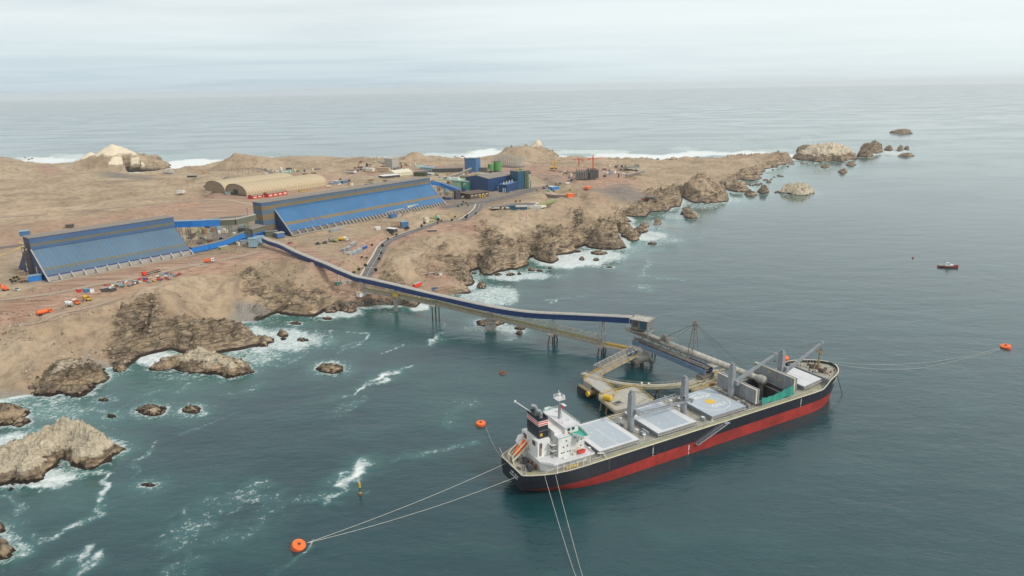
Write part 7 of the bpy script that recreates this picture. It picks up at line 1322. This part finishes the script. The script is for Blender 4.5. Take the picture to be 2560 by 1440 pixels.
# concrete works with the red tower crane
cw, L_, h_ = bldg('concrete_works', 'raw concrete walls of a building under construction below the red crane', 'building', (1440,447), (1470,447), 22, 14, 'concrete', 'concrete_dark', z=20); cw2, L2, h2 = bldg('concrete_works', 'second raw concrete block right of the first under the red crane', 'building', (1475,446), (1495,445), 22, 15, 'concrete', 'concrete_dark', z=20)
for tq, Lq, hq in ((cw, L_, h_), (cw2, L2, h2)):
    b = MB(); 
    for i in range(8): b.bb(Lq*i/7-.5, Lq*i/7+.5, -.6, .6, 0, hq+3.5); b.bb(Lq*i/7-.4, Lq*i/7+.4, 10, 11, hq, hq+4.5)
    b.build('column_stub', 'dark_steel', tq)
def tower_crane(px, py, hpx, label, z=20, jl=22, ja=.3):
    q = Vector(up(px, py, z)); h = hpx*q.y/1730; t = thing('tower_crane', label, 'crane', tuple(q), ja); b = MB()
    for sx in (-.8, .8):
        for sy in (-.8, .8): b.beam((sx, sy, 0), (sx, sy, h), .3)
    for k in range(int(h/2.5)): z0 = k*2.5; b.beam((-.8,-.8,z0), (.8,-.8,z0+2.5), .2); b.beam((.8,-.8,z0+2.5), (.8,.8,z0), .2); b.beam((-.8,.8,z0), (-.8,-.8,z0+2.5), .2)
    b.build('mast', 'bright_red', t); b = MB(); b.truss((0,0,h*.82), (jl,0,h*.82), 1.3, 8, .3, .18); b.truss((-8,0,h*.82), (0,0,h*.82), 1.3, 3, .3, .18); b.box((-7,0,h*.82-.6), (2.5,1.6,2)); b.build('jib', 'bright_red', t); b = MB(); b.tube([(0,0,h), (jl*.8,0,h*.82+1.3)], .12, 4); b.tube([(0,0,h), (-7,0,h*.82+1.3)], .12, 4); b.build('tie_bar', 'red', t); return t
tower_crane(1482,436,47,'red lattice tower crane over the raw concrete works'); 
for (px, py, hp, w_, lab) in ((1447,416,20,5,'small red and white crawler crane left of the tower crane'),): tower_crane(px, py, hp, lab, 18, 12, 2.6)
lm = tower_crane(1386,424,22,'thin yellow lattice crane behind the teal tower', 20, 9, 1.0)
for o in lm.children: o.data = o.data.copy(); o.data.materials[0] = _M['yellow']
sf, L_, h_ = bldg('steel_frame', 'open grey steel frame of a new hall behind the lime green tanks', 'steel frame', (1228,415), (1292,420), 20, 1, 'concrete_dark', 'concrete_dark', z=22); b = MB()
for i in range(13):
    for y in (0, 10, 20): b.beam((L_*i/12, y, 0), (L_*i/12, y, 18), .45)
for z in (6, 12, 18):
    for y in (0, 10, 20): b.beam((0, y, z), (L_, y, z), .35)
    for i in range(13): b.beam((L_*i/12, 0, z), (L_*i/12, 20, z), .3)
b.build('frame_members', 'pale_steel', sf)
# other buildings of the plant and camp, read one by one
for nm, lab, cat, p1, p2, dp, hp, wm, rm, z, gb in [
 ('panel_building','tall blank grey building on the far side behind the long shed','building',(962,417),(981,419),14,20,'pale_steel','pale_steel',19,0),('fabric_hall','white roofed fabric hall sunk in dark screens behind the long shed','hall',(988,441),(1032,436),24,7,'cream','cream',25,3.5),('screen_wall','dark screened enclosure round the white roofed hall','building',(958,447),(1000,443),16,6,'dark_steel','white_paint',25,0),('screen_wall','dark planted enclosure right of the white roofed hall','building',(1034,441),(1062,441),16,9,'leaf','dark_steel',25,0),('fabric_hall','small white canopy right of the dark planted enclosure','canopy',(1070,437),(1090,437),9,3,'white_paint','white_paint',25,0),
 ('pipe_rack','long dark pipe rack running left from the tall blue building','pipe rack',(1080,432),(1158,430),14,9,'dark_steel','concrete_dark',25,0),('long_shed','pale teal roofed shed left end of the dark pipe rack','shed',(1050,427),(1082,428),14,8,'light_blue','light_blue',24,0),('long_shed','flat green roof far behind the pale teal shed','shed',(1040,418),(1066,416),10,2,'tank_mint','tank_mint',22,0),('pipe_rack','dark low rack between the tall blue building and the lime tanks','pipe rack',(1192,428),(1218,429),12,7,'concrete_dark','dark_steel',25,0),('thickener','grey round edged deck below the lime green tanks','platform',(1192,438),(1262,440),16,3,'concrete_dark','concrete',25,0),('workshop','olive cluttered workshop left of the dark blue hall','building',(1150,450),(1182,452),12,9,'olive','concrete_dark',25,0),
 ('low_office','long white and red low building at the foot of the far dunes','building',(864,430),(885,431),7,4,'white_paint','rust',21,0),('camp_building','pale pink camp building, left of the far pair','building',(912,427),(931,428),7,6,'cream','white_paint',21,0),('camp_building','pale pink camp building with dark doorway, right of the far pair','building',(942,426),(972,427),7,6,'tent','tent',21,0),('camp_building','brown roofed hut left of the far pale pink pair','hut',(893,421),(905,421),6,4,'brown','tent_shade',20,0),('camp_building','grey blue cabin between the far pale pink pair','cabin',(930,425),(938,425),5,5,'container_grey','container_grey',20,0),
 ('green_house','teal roofed house in the hamlet behind the tent halls','house',(706,436),(728,434),10,5,'light_blue','tank_mint',20,1),('green_house','dark roofed house highest in the hamlet behind the tent halls','house',(718,424),(730,423),7,3,'dark_steel','dark_steel',18,0),('green_house','green walled house right of the teal roofed one','house',(750,431),(760,430),7,4,'tank_mint','olive',19,.8),('green_house','low dark house below the teal roofed one','house',(688,442),(706,441),6,4,'dark_steel','leaf',22,0),('green_house','pale house at the right end of the hamlet','house',(722,440),(740,438),6,3,'light_blue','white_paint',22,0),('green_house','dark roofed house far right of the hamlet','house',(790,428),(802,426),7,4,'dark_steel','dark_steel',19,0),
 ('camp_cabin','black sided low cabin on the plain left of the tent halls','cabin',(468,443),(488,443),6,4,'dark_steel','pale_steel',16,0),('camp_cabin','dark blue cabin left of the tent halls','cabin',(511,468),(522,467),5,3,'blue_deep','blue_deep',24,0),('camp_cabin','white block with an open side on the red plain','cabin',(441,482),(457,482),6,5,'white_paint','cream',24,0),('camp_cabin','beige cabin right of the white block on the red plain','cabin',(458,479),(467,478),6,5,'tent','tent',24,0),('camp_cabin','grey box against the left end of the farther tent hall','cabin',(548,481),(561,480),8,10,'pale_steel','container_grey',25,0),('camp_cabin','small grey vehicle shelter before the arched tent ends','shelter',(565,488),(578,487),5,6,'container_grey','light_blue',25,0),
 ('camp_cabin','blue and white container row right of the tent halls','cabin',(822,461),(846,462),6,3,'white_paint','blue_mid',25,0),('camp_cabin','bright blue container right of the blue and white row','cabin',(858,459),(869,457),5,5,'blue_mid','blue_mid',25,0),('camp_cabin','grey roofed cabin above the blue and white row','cabin',(834,457),(842,457),5,4,'light_blue','white_paint',25,0),('camp_cabin','pale hut on the back shore left of the second dune hill','hut',(408,433),(422,433),6,3,'pale_steel','light_blue',10,0),('camp_cabin','small tent shaped hut on the back shore','hut',(425,432),(435,431),6,3,'pale_steel','pale_steel',10,1.5),
 ('stone_shelter','brown flat shelter at the end of the headland terrace','shelter',(1612,498),(1642,499),6,4,'brown','dark_steel',13,0),('trailer','red small cabin left of the brown flat shelter','cabin',(1604,500),(1610,500),4,3,'red','brown',13,0),('works_yard','grey slab yard on the terrace right of the concrete works','slab',(1570,422),(1600,420),14,3,'concrete','concrete_dark',17,0),('works_yard','long retaining wall of the terrace right of the concrete works','wall',(1568,440),(1612,430),3,3,'concrete_dark','concrete',17,0),('low_rack','yellow roofed rack behind the teal tower','rack',(1375,422),(1392,422),8,3,'brown','machine_yellow',20,0)]:
    bldg(nm, lab, cat, p1, p2, dp, hp, wm, rm, z, gable=gb)
# lattice beacon on the slope
q = gp(1316,577); bc = thing('beacon', 'thin lattice beacon with a red and white triangular topmark on the sand slope', 'beacon', q); b = MB(); [b.beam((x, 0, 0), (x*.4, 0, 15), .22) for x in (-.9, .9)]; [b.beam((-.8*(1-k/12), 0, k*1.5), (.8*(1-k/12), 0, k*1.5+1.5), .15) for k in range(10)]; b.build('beacon_mast', 'pale_steel', bc); b = MB(); b.extr([(0,0)], 0, 0) if False else None
b.add([(-1.9,0,13),(-.7,0,13),(-.2,0,19),(-.1,.3,13)], [(0,1,2),(2,1,3),(0,2,3)]); b.add([(.7,0,13),(1.9,0,13),(.2,0,19),(.9,.3,13)], [(0,1,2),(2,1,3),(0,2,3)]); b.build('topmark_side', 'white_paint', bc); b = MB(); b.add([(-.7,0,13),(.7,0,13),(0,0,19.6),(0,.4,13)], [(0,1,2),(2,1,3),(0,2,3)]); b.build('topmark_centre', 'bright_red', bc)
# ------------------------------------------------------------ vehicles, containers, posts, plants
def at(px, py): return gp(px, py)
def hd(p, q): a, b = at(*p), at(*q); return a, math.atan2(b[1]-a[1], b[0]-a[0]), math.hypot(b[0]-a[0], b[1]-a[1])
def wheels(t, xs, w, r=.5):
    for x in xs:
        for y in (-w/2, w/2): b = MB(); b.tube([(x, y-.15, r), (x, y+.15, r)], r, 12); b.build('wheel', 'tyre', t)
def truck(label, p, q, kind, body, cab='orange', L=8.5):
    """p rear, q front: photo points of the wheels"""
    a, an, _ = hd(p, q); t = thing('parked_truck', label, 'truck', a, an); w = 2.5
    b = MB(); b.bb(0, L, -.5, .5, .7, 1.0); b.build('chassis', 'dark_steel', t); b = MB(); b.extr([(-w/2,.8),(w/2,.8),(w/2,2.9),(-w/2,2.9)], L-2.1, L-.1); b.build('cab', cab, t)
    b = MB(); b.bb(L-.12, L-.05, -1.0, 1.0, 1.9, 2.7); b.bb(L-1.6, L-.6, -w/2-.03, w/2+.03, 1.9, 2.6); b.build('windscreen', 'glass', t)
    b = MB()
    if kind == 'tank': b.tube([(0,0,2.05),(.25,0,2.05),(L-2.7,0,2.05),(L-2.5,0,2.05)], [.9,1.3,1.3,.9], 14); b.build('tank_body', body, t)
    elif kind == 'mixer': b.tube([(-.2,0,2.7),(1.2,0,2.4),(3.2,0,2.2),(L-2.6,0,1.9)], [.7,1.35,1.4,.6], 14); b.build('mixer_drum', body, t); c = MB(); c.beam((-.4,0,1.0), (-.4,0,3.2), .5, .8); c.build('chute', 'pale_steel', t)
    elif kind == 'dump':
        b.bb(0, L-2.6, -1.25, 1.25, 1.1, 1.3); b.bb(0, L-2.6, -1.25, -1.1, 1.3, 2.6); b.bb(0, L-2.6, 1.1, 1.25, 1.3, 2.6); b.bb(L-2.75, L-2.6, -1.1, 1.1, 1.3, 2.8); b.bb(0, .12, -1.1, 1.1, 1.3, 2.2); b.build('dump_body', body, t); c = MB(); c.bb(.2, L-2.8, -1.08, 1.08, 1.3, 2.2); c.build('load', 'rust', t)
    elif kind == 'flat': b.bb(0, L-2.5, -1.2, 1.2, 1.1, 1.5); b.bb(.5, L-4, -.9, .9, 1.5, 2.4); b.build('flatbed', body, t)
    wheels(t, (1.1, 2.3, L-1.2), 2.2); return t
def car(label, p, q, col, cat='car'):
    a, an, _ = hd(p, q); t = thing('parked_car', label, cat, a, an); b = MB(); b.bb(0, 4.4, -.9, .9, .35, 1.0); b.build('body', col, t); b = MB(); b.box((2.0, 0, 1.35), (2.4, 1.6, .75), 0, .82); b.build('cabin', 'glass', t); wheels(t, (.8, 3.5), 1.7, .33); return t
truck('orange tanker truck parked nearest on the sand terrace', (93,790), (120,781), 'tank', 'orange'); truck('white concrete mixer truck parked beside the orange dump truck', (180,768), (152,768), 'mixer', 'white_paint', 'white_paint', 7.5)
truck('orange dump truck parked behind the white mixer', (196,763), (174,758), 'dump', 'orange', 'white_paint', 7.5); truck('yellow dump truck with a reddish load at the right of the parked row', (225,753), (200,747), 'dump', 'machine_yellow', 'machine_yellow', 7.5); truck('orange dump truck below the right foot of the nearer shed', (510,657), (532,655), 'dump', 'orange', 'white_paint', 7.5)
truck('grey flatbed truck in the yard before the long shed', (842,606), (824,603), 'flat', 'olive', 'container_grey', 9); truck('yellow tanker truck in the yard before the long shed', (847,602), (864,603), 'tank', 'machine_yellow', 'white_paint', 9); truck('white truck right of the yellow tanker in the yard', (872,602), (858,598), 'flat', 'pale_steel', 'white_paint', 8)
q, an, _ = hd((360,689), (404,676)); st = thing('lorry', 'red tractor lorry with a long pale flat trailer below the nearer shed', 'lorry', q, an+math.pi); st.location = at(400,679); b = MB(); b.bb(0, 12, -1.2, 1.2, 1.2, 1.5); b.build('trailer', 'pale_steel', st); b = MB(); b.bb(12.6, 15.0, -1.25, 1.25, .9, 3.4); b.build('cab', 'bright_red', st); b = MB(); b.bb(.5, 11, -.9, .9, 1.5, 1.9); b.build('load', 'rust', st); wheels(st, (1, 2.2, 3.4, 10.5, 13.8), 2.3)
def digger(label, px, py, col, an=0.4):
    t = thing('excavator', label, 'excavator', at(px, py), an); b = MB(); [b.bb(-1.8, 1.8, y-.3, y+.3, 0, .8) for y in (-1.1, 1.1)]; b.build('tracks', 'tyre', t); b = MB(); b.bb(-1.8, 1.4, -1.2, 1.2, .9, 2.0); b.bb(.1, 1.5, -1.1, -.1, 2, 3.1); b.build('house', col, t); b = MB(); b.beam((1.2, .3, 1.6), (4.2, .3, 4.4), .45); b.beam((4.2, .3, 4.4), (6.0, .3, 2.0), .35); b.box((6.0, .3, 1.4), (1.0, 1.1, 1.0)); b.build('boom_arm', col, t); return t
digger('orange excavator with raised arm at the left edge before the shed', 14, 726, 'orange', 2.6); digger('yellow orange excavator working on the red ground behind the far dunes', 510, 432, 'yellow', 1.0)
car('white pickup parked right of the excavator at the left edge', (48,727), (38,725), 'white_paint', 'pickup'); car('dark red car alone by the start of the sea conveyor', (720,611), (727,609), 'red'); car('dark car in the yard, left of the first pair', (789,611), (795,611), 'dark_steel'); car('silver car in the yard, right of the first pair', (798,611), (792,609), 'container_grey'); car('dark car in the yard, left of the second pair', (805,609), (811,609), 'dark_steel'); car('green car in the yard, right of the second pair', (817,608), (811,606), 'olive')
def cont(label, p, q, col, h=2.6, w=2.5, L=None, group=None):
    a, an, l = hd(p, q); L = L or l; t = thing('container', label, 'container', a, an, group); b = MB(); b.bb(0, L, 0, w, 0, h)
    n = int(L/.9); [b.bb(L*i/n-.12, L*i/n+.12, -.07, 0, .1, h-.1) for i in range(1, n)]; b.build('container_body', col, t); b = MB(); b.bb(-.05, L+.05, -.05, w+.05, h, h+.12); b.build('container_top', 'light_blue' if col in ('container_blue', 'blue_mid') else 'pale_steel', t); return t
for p, q, c, lab in [((862,636),(880,643),'pale_steel','long pale container, lowest of the cluster left of the coast road'),((861,630),(869,626),'container_grey','dark grey container at the left of the cluster'),((871,627),(879,623),'container_grey','dark grey container with a white door at the top of the cluster'),((885,640),(896,634),'light_blue','pale blue container in the middle of the cluster'),((897,634),(907,629),'light_blue','pale blue container right of the other pale blue one'),((908,625),(919,619),'container_blue','deep blue container at the right of the cluster'),((880,618),(894,614),'container_grey','grey green container above the cluster with a white end'),
 ((827,582),(854,575),'container_grey','long grey container stack close to the long shed'),((1038,720),(1055,717),'bright_red','bright red container on the shore terrace beyond the jetty'),((1081,727),(1094,724),'blue_mid','white roofed blue cabin on the shore terrace beyond the jetty'),((838,714),(850,714),'tank_teal','green container under the sea conveyor on the shore road'),((856,713),(866,711),'pale_steel','pale cabin right of the green container'),((870,711),(878,710),'pale_steel','second pale cabin right of the green container'),((254,731),(274,733),'dark_steel','black open container at the front of the scrap row'),((275,731),(292,727),'dark_steel','black open container behind the front one'),((212,733),(224,731),'blue_mid','blue and white cabin at the left of the scrap row'),((226,733),(236,730),'white_paint','white cabin next to the blue one in the scrap row'),((297,718),(308,714),'light_blue','pale blue tank box in the scrap row'),((335,713),(347,709),'dark_steel','dark box in the middle of the scrap row'),((196,733),(205,730),'red','small red box at the left end of the scrap row'),
 ((1064,690),(1088,688),'brown','long low brown wall on the shore beyond the jetty'),((1099,689),(1106,688),'white_paint','little white box near the long low brown wall'),((1070,580),(1092,579),'brown','dark low block on the mound right of the coast road')]:
    cont(lab, p, q, c, h=1.6 if 'low' in lab else 2.6)
bldg('boat_store', 'long white wall building at the landward foot of the jetty', 'building', (900,742), (931,731), 3.5, 9.5, 'white_paint', 'tent', z=8.0)
# scrap and pipes laid along the terrace
rs_ = random.Random(21); cols = ['rust', 'red', 'light_blue', 'white_paint', 'yellow', 'dark_steel', 'timber', 'cream', 'red', 'container_blue']; kinds = ['rust brown', 'red', 'pale blue', 'white', 'yellow', 'black', 'tan', 'cream', 'dark red', 'deep blue']
for i in range(44):
    u = rs_.random(); x = 262+190*u+rs_.uniform(-6, 6); y = 722-34*u+rs_.uniform(-8, 5); c = rs_.randrange(10) if i > 9 else i; t = thing('scrap_pile', kinds[c]+' heap of scrap in the clutter row below the nearer shed', 'scrap', at(x, y), rs_.uniform(0, 3), kinds[c]+' scrap heaps in the clutter row')
    b = MB(); [b.box((rs_.uniform(-1.4, 1.4), rs_.uniform(-.9, .9), rs_.uniform(.2, .9)), (rs_.uniform(.4, 2.8), rs_.uniform(.3, 1.1), rs_.uniform(.2, .9)), rs_.uniform(0, 3), .8) for _ in range(5)]; b.build('scrap_mass', cols[c], t)
for i in range(13): x = 755+66*i/12; y = 603-13*i/12; t = thing('barrier_block', 'small white concrete block in the dotted line before the long shed', 'block', at(x, y), .8, 'white concrete blocks in a dotted line'); MB().box((0,0,.3), (1.0, .7, .6), 0, .8).build('block', 'pale_steel', t)
for i in range(20):   # rubble heaps of pale stone on the slope
    x, y = rs_.uniform(470, 520), rs_.uniform(655, 668); t = thing('stone_block', 'pale loose stone in the rubble patch below the nearer shed', 'stone', at(x, y), 0, 'pale loose stones in the rubble patch'); MB().box((0,0,.3), (rs_.uniform(.8, 1.8), rs_.uniform(.6, 1.2), .8), rs_.uniform(0, 3), .5).build('stone', 'concrete', t)
# boulders of the revetment under the jetty root
n_b = 0
for i in range(150):
    u = rs_.random(); x = 846+190*u; y = 771-12*math.sin(min(1, u*1.3)*math.pi*.5)+rs_.uniform(-12, 3); p = at(x, y)
    if p[2] > 7.5 or n_b > 120: continue
    n_b += 1; s_ = rs_.uniform(.8, 1.9); t = thing('boulder', 'dark boulder in the armour bank at the foot of the jetty', 'boulder', (p[0], p[1], max(p[2], 0)+.2), rs_.uniform(0, 3), 'dark boulders of the armour bank'); b = MB(); b.sphere((0,0,0), s_, 7, 5, .75); b.v = [(v[0]*rs_.uniform(.75, 1.2), v[1]*rs_.uniform(.75, 1.2), v[2]) for v in b.v]; b.build('stone', 'boulder_rock' if 'boulder_rock' in _M else M('boulder_rock', (.15,.125,.10), .9, dirt=.5, streak=False, var=.3) and 'boulder_rock', t)
# fences: posts with rails
def fence(label, pts, step, h, mat, name='post_fence'):
    G3 = resample(np.array([at(*p) for p in pts]), step); t = thing(name, label, 'fence', tuple(G3[0])); b = MB(); G3 = [(x, y, ground(x, y)) for x, y, z in G3]
    for p in G3: b.beam(p, (p[0], p[1], p[2]+h), .14)
    b.build('fence_post', mat, t, True); b = MB(); [b.beam((a[0], a[1], a[2]+h*.9), (c[0], c[1], c[2]+h*.9), .06) for a, c in zip(G3[:-1], G3[1:])]; b.build('fence_wire', mat, t, True)
fence('long thin post fence across the dunes behind the nearer shed', [(-20,548),(100,541),(250,527),(330,510),(400,494)], 9, 2.6, 'pale_steel'); fence('dark curved boundary fence on the sand right of the coast road', [(1002,613),(1066,611),(1090,625),(1128,659)], 3.5, 1.4, 'brown')
fence('pale curved boundary kerb on the slope below the office', [(1195,552),(1235,553),(1262,562),(1285,578),(1312,577)], 5, .9, 'cream')
# poles
pole_spots = [(556,452),(562,452),(568,452),(574,451),(581,441),(594,436),(607,437),(622,436),(633,434),(645,434),(655,433),(668,440),(934,405),(943,404),(1036,412),(1056,412),(1213,405),(1213,423),(1062,430),(1140,424),(1100,415),(1010,470),(620,545),(470,470)]
p0 = None
for i, (x, y) in enumerate(pole_spots):
    if p0 is None: p0 = thing('utility_pole', 'thin grey utility pole standing among the poles behind the tent halls', 'pole', at(x, y), 0, 'thin utility poles behind the sheds'); b = MB(); b.beam((0,0,0), (0,0,11), .3); k1 = b.build('pole_shaft', 'brown', p0); b = MB(); b.beam((-1.2,0,10.2), (1.2,0,10.2), .2); k2 = b.build('cross_arm', 'brown', p0); continue
    c = p0.copy(); C.objects.link(c); c.location = at(x, y)
    for k in (k1, k2): d = k.copy(); C.objects.link(d); d.parent = c
# roadside shrubs and small trees
def shrub(loc, s, label, group, seed):
    r_ = random.Random(seed); t = thing('roadside_tree', label, 'tree', loc, r_.uniform(0, 6), group); b = MB(); b.tube([(0,0,-.2), (0.05,0,1.1*s), (.1,.1,1.7*s)], [.14*s, .1*s, .05*s], 6); [b.tube([(0.05,0,1.0*s), (r_.uniform(-.6, .6)*s, r_.uniform(-.6, .6)*s, 1.9*s)], [.06*s, .03*s], 4) for _ in range(3)]; b.build('trunk', 'bark', t); b = MB()
    for _ in range(170):
        a, e, rr_ = r_.uniform(0, 6.28), r_.uniform(-1, 1), r_.random()**.4*s; c = Vector((rr_*math.cos(a)*math.sqrt(1-e*e), rr_*math.sin(a)*math.sqrt(1-e*e), 2.0*s+rr_*e*.85)); u = Vector((r_.uniform(-1, 1), r_.uniform(-1, 1), r_.uniform(-1, 1))).normalized()*.2*s; v = Vector((r_.uniform(-1, 1), r_.uniform(-1, 1), r_.uniform(-1, 1))).normalized()*.2*s; b.quad(tuple(c-u-v), tuple(c+u-v), tuple(c+u+v), tuple(c-u+v))
    b.build('crown', 'leaf', t)
cr_ = _road['coast'][0]; 
for i, (x, y) in enumerate([(898,681),(914,672),(917,650),(948,655),(953,640),(931,617),(957,622),(970,603),(991,592),(1018,577),(1022,574),(1054,571),(1061,564),(1094,562),(1096,555),(1130,556),(1138,546),(1165,550),(1168,543),(1190,538),(940,684),(905,648),(885,690)]):
    wh_ = 'on the steep lower stretch of the coast road' if x < 965 else 'on the long middle stretch of the coast road' if x < 1125 else 'on the last bend of the coast road before the junction'; shrub(at(x, y), 1.25+.3*math.sin(i*2.3), 'small dark tree '+wh_, 'small dark trees '+wh_, 40+i)
for i, (x, y) in enumerate([(1232,524),(1242,525),(1252,524),(1262,525),(1290,508),(1300,507),(1145,520),(1155,516),(1165,512),(1170,518),(1158,509)]): shrub(at(x, y), 1.1, 'low shrub in the planting beds near the office car park', 'low shrubs in the planting beds', 90+i)
for i, (x, y) in enumerate([(28,706),(36,701),(44,699),(50,704),(40,709),(32,711)]): shrub(at(x, y), 1.0, 'yellow green bush in the ring at the left foot of the nearer shed', 'yellow green bushes in the ring', 120+i)
# yellow painted curve on the yard left of the nearer shed
G3 = smooth_pts(np.array([at(*p) for p in [(-40,652),(0,638),(30,628),(55,617),(60,611),(48,605)]]), 6); tag(strip([(p[0], p[1], ground(p[0], p[1])) for p in G3], 1.3, .12).build('road_marking', 'machine_yellow'), kind='structure')

# machinery crowding the plant, and heaps, pipes and huts on the worked ground
re_ = random.Random(77)
EQ = [('blue_deep', 'dark blue'), ('concrete_dark', 'grey brown'), ('rust', 'rusty'), ('olive', 'olive'), ('light_blue', 'pale blue'), ('cream', 'cream'), ('tank_mint', 'mint green'), ('timber', 'tan'), ('dark_steel', 'black'), ('white_paint', 'white')]
for ri, (x0, x1, y0, y1, n, where, zz) in enumerate([(1070,1160,436,470,34,'among the pipes left of the dark blue hall',25),(1160,1330,432,446,26,'on the deck behind the dark blue hall',25),(1095,1160,476,500,14,'under the sloping blue conveyor',25),(870,1040,404,428,40,'in the camp behind the long shed',20),(1500,1600,415,445,30,'on the terrace right of the red crane',18),(1400,1450,430,452,12,'left of the raw concrete works',20),(470,630,560,612,34,'in the yard between the two sheds',25),(820,1000,450,470,18,'on the track above the long shed',25),(660,800,424,446,22,'in the hamlet behind the tent halls',20),(1340,1440,460,480,12,'round the bright blue cabin',24),(1060,1110,540,560,8,'on the red ground above the coast road',23)]):
    for k in range(n):
        c, cn = EQ[re_.randrange(len(EQ))]; x, y = re_.uniform(x0, x1), re_.uniform(y0, y1); q = at(x, y); t = thing('equipment_unit', cn+' unit of plant equipment '+where, 'equipment', q, re_.uniform(0, 3), cn+' equipment '+where)
        w_, d_, h_ = re_.uniform(2, 8), re_.uniform(2, 4), re_.uniform(1.2, 5); b = MB()
        kd = re_.randrange(4)
        if kd == 0: b.cyl((0,0,0), d_*.6, h_*1.2, 12); b.cyl((0,0,h_*1.2), d_*.6, .5, 12, .2)
        elif kd == 1: b.tube([(-w_/2,0,1.2), (w_/2,0,1.2)], d_*.3, 10); b.box((0,0,.3), (w_*.6, d_*.4, .7))
        elif kd == 2: b.bb(-w_/2, w_/2, -d_/2, d_/2, 0, h_*.6); b.bb(-w_/4, w_/3, -d_/3, d_/3, h_*.6, h_*.9)
        else:
            for s_ in (-1, 1): b.beam((-w_/2, s_*d_/2, 0), (-w_/2, s_*d_/2, h_), .3); b.beam((w_/2, s_*d_/2, 0), (w_/2, s_*d_/2, h_), .3); b.beam((-w_/2, s_*d_/2, h_), (w_/2, s_*d_/2, h_), .3)
            b.bb(-w_/2, w_/2, -d_/2, d_/2, h_*.5, h_*.8)
        b.build('housing', c, t)

# loose stones and dry brush strewn over the slopes: nobody could count them
def strew(name, mat, regs, n, s0, s1, seed, flatz=.7):
    rg = np.random.default_rng(seed); V = []; F = []; k = 0; wts = [r_[4] for r_ in regs]; tot = sum(wts)
    for (x0, x1, y0, y1, w_) in regs:
        m_ = int(n*w_/tot); px = rg.uniform(x0, x1, m_); py = rg.uniform(y0, y1, m_); Pz = up_np(np.stack([px, py], 1), 14.0); z, rk_, d_ = land_h(Pz[:,0], Pz[:,1])
        clus = vnoise(Pz[:,0]/14, Pz[:,1]/14, seed)
        for i in range(m_):
            if z[i] < .8 or d_[i] < 1.5 or clus[i] < .62: continue
            s_ = s0+(s1-s0)*rg.random()**3; a = rg.uniform(0, 6.28, 5); rr_ = s_*rg.uniform(.6, 1.2, 5); t0 = rg.uniform(0, 6.28)
            for j in range(5): V.append((Pz[i,0]+rr_[j]*math.cos(t0+j*1.257), Pz[i,1]+rr_[j]*math.sin(t0+j*1.257), z[i]-.25*s_))
            V.append((Pz[i,0]+rg.uniform(-.3, .3)*s_, Pz[i,1]+rg.uniform(-.3, .3)*s_, z[i]+s_*flatz)); F += [(k+j, k+(j+1) % 5, k+5) for j in range(5)]; k += 6
    b = MB(); b.v = V; b.f = F; b.mi = [0]*len(F); tag(b.build(name, mat), kind='stuff')
M('stone_dark', (.15,.12,.09), .95, dirt=.4, streak=False, var=.4); M('stone_tan', (.36,.285,.20), .95, dirt=.3, streak=False, var=.3)
RG = [(0,650,760,960,3),(560,900,620,780,2),(950,1250,590,740,2),(1200,1700,500,660,3),(1500,1950,390,500,2)]
strew('loose_stones', 'stone_dark', RG, 12000, .2, 1.2, 3); strew('loose_stones', 'stone_tan', RG, 14000, .25, 1.6, 4)
HAZE = 0.000034
# ------------------------------------------------------------ sea air
hm = bpy.data.materials.new('sea_air'); hm.use_nodes = True; nt = hm.node_tree; nt.nodes.clear()
pv = N(nt, 'ShaderNodeVolumePrincipled'); pv.inputs['Color'].default_value = (.97,.985,1,1); pv.inputs['Density'].default_value = HAZE; pv.inputs['Anisotropy'].default_value = .1
ho = nt.nodes.new('ShaderNodeOutputMaterial'); nt.links.new(pv.outputs[0], ho.inputs['Volume'])
hb = MB(); hb.bb(-41000, 41000, -41000, 41000, -12, 260); h_o = hb.build('haze', hm); tag(h_o, kind='stuff')
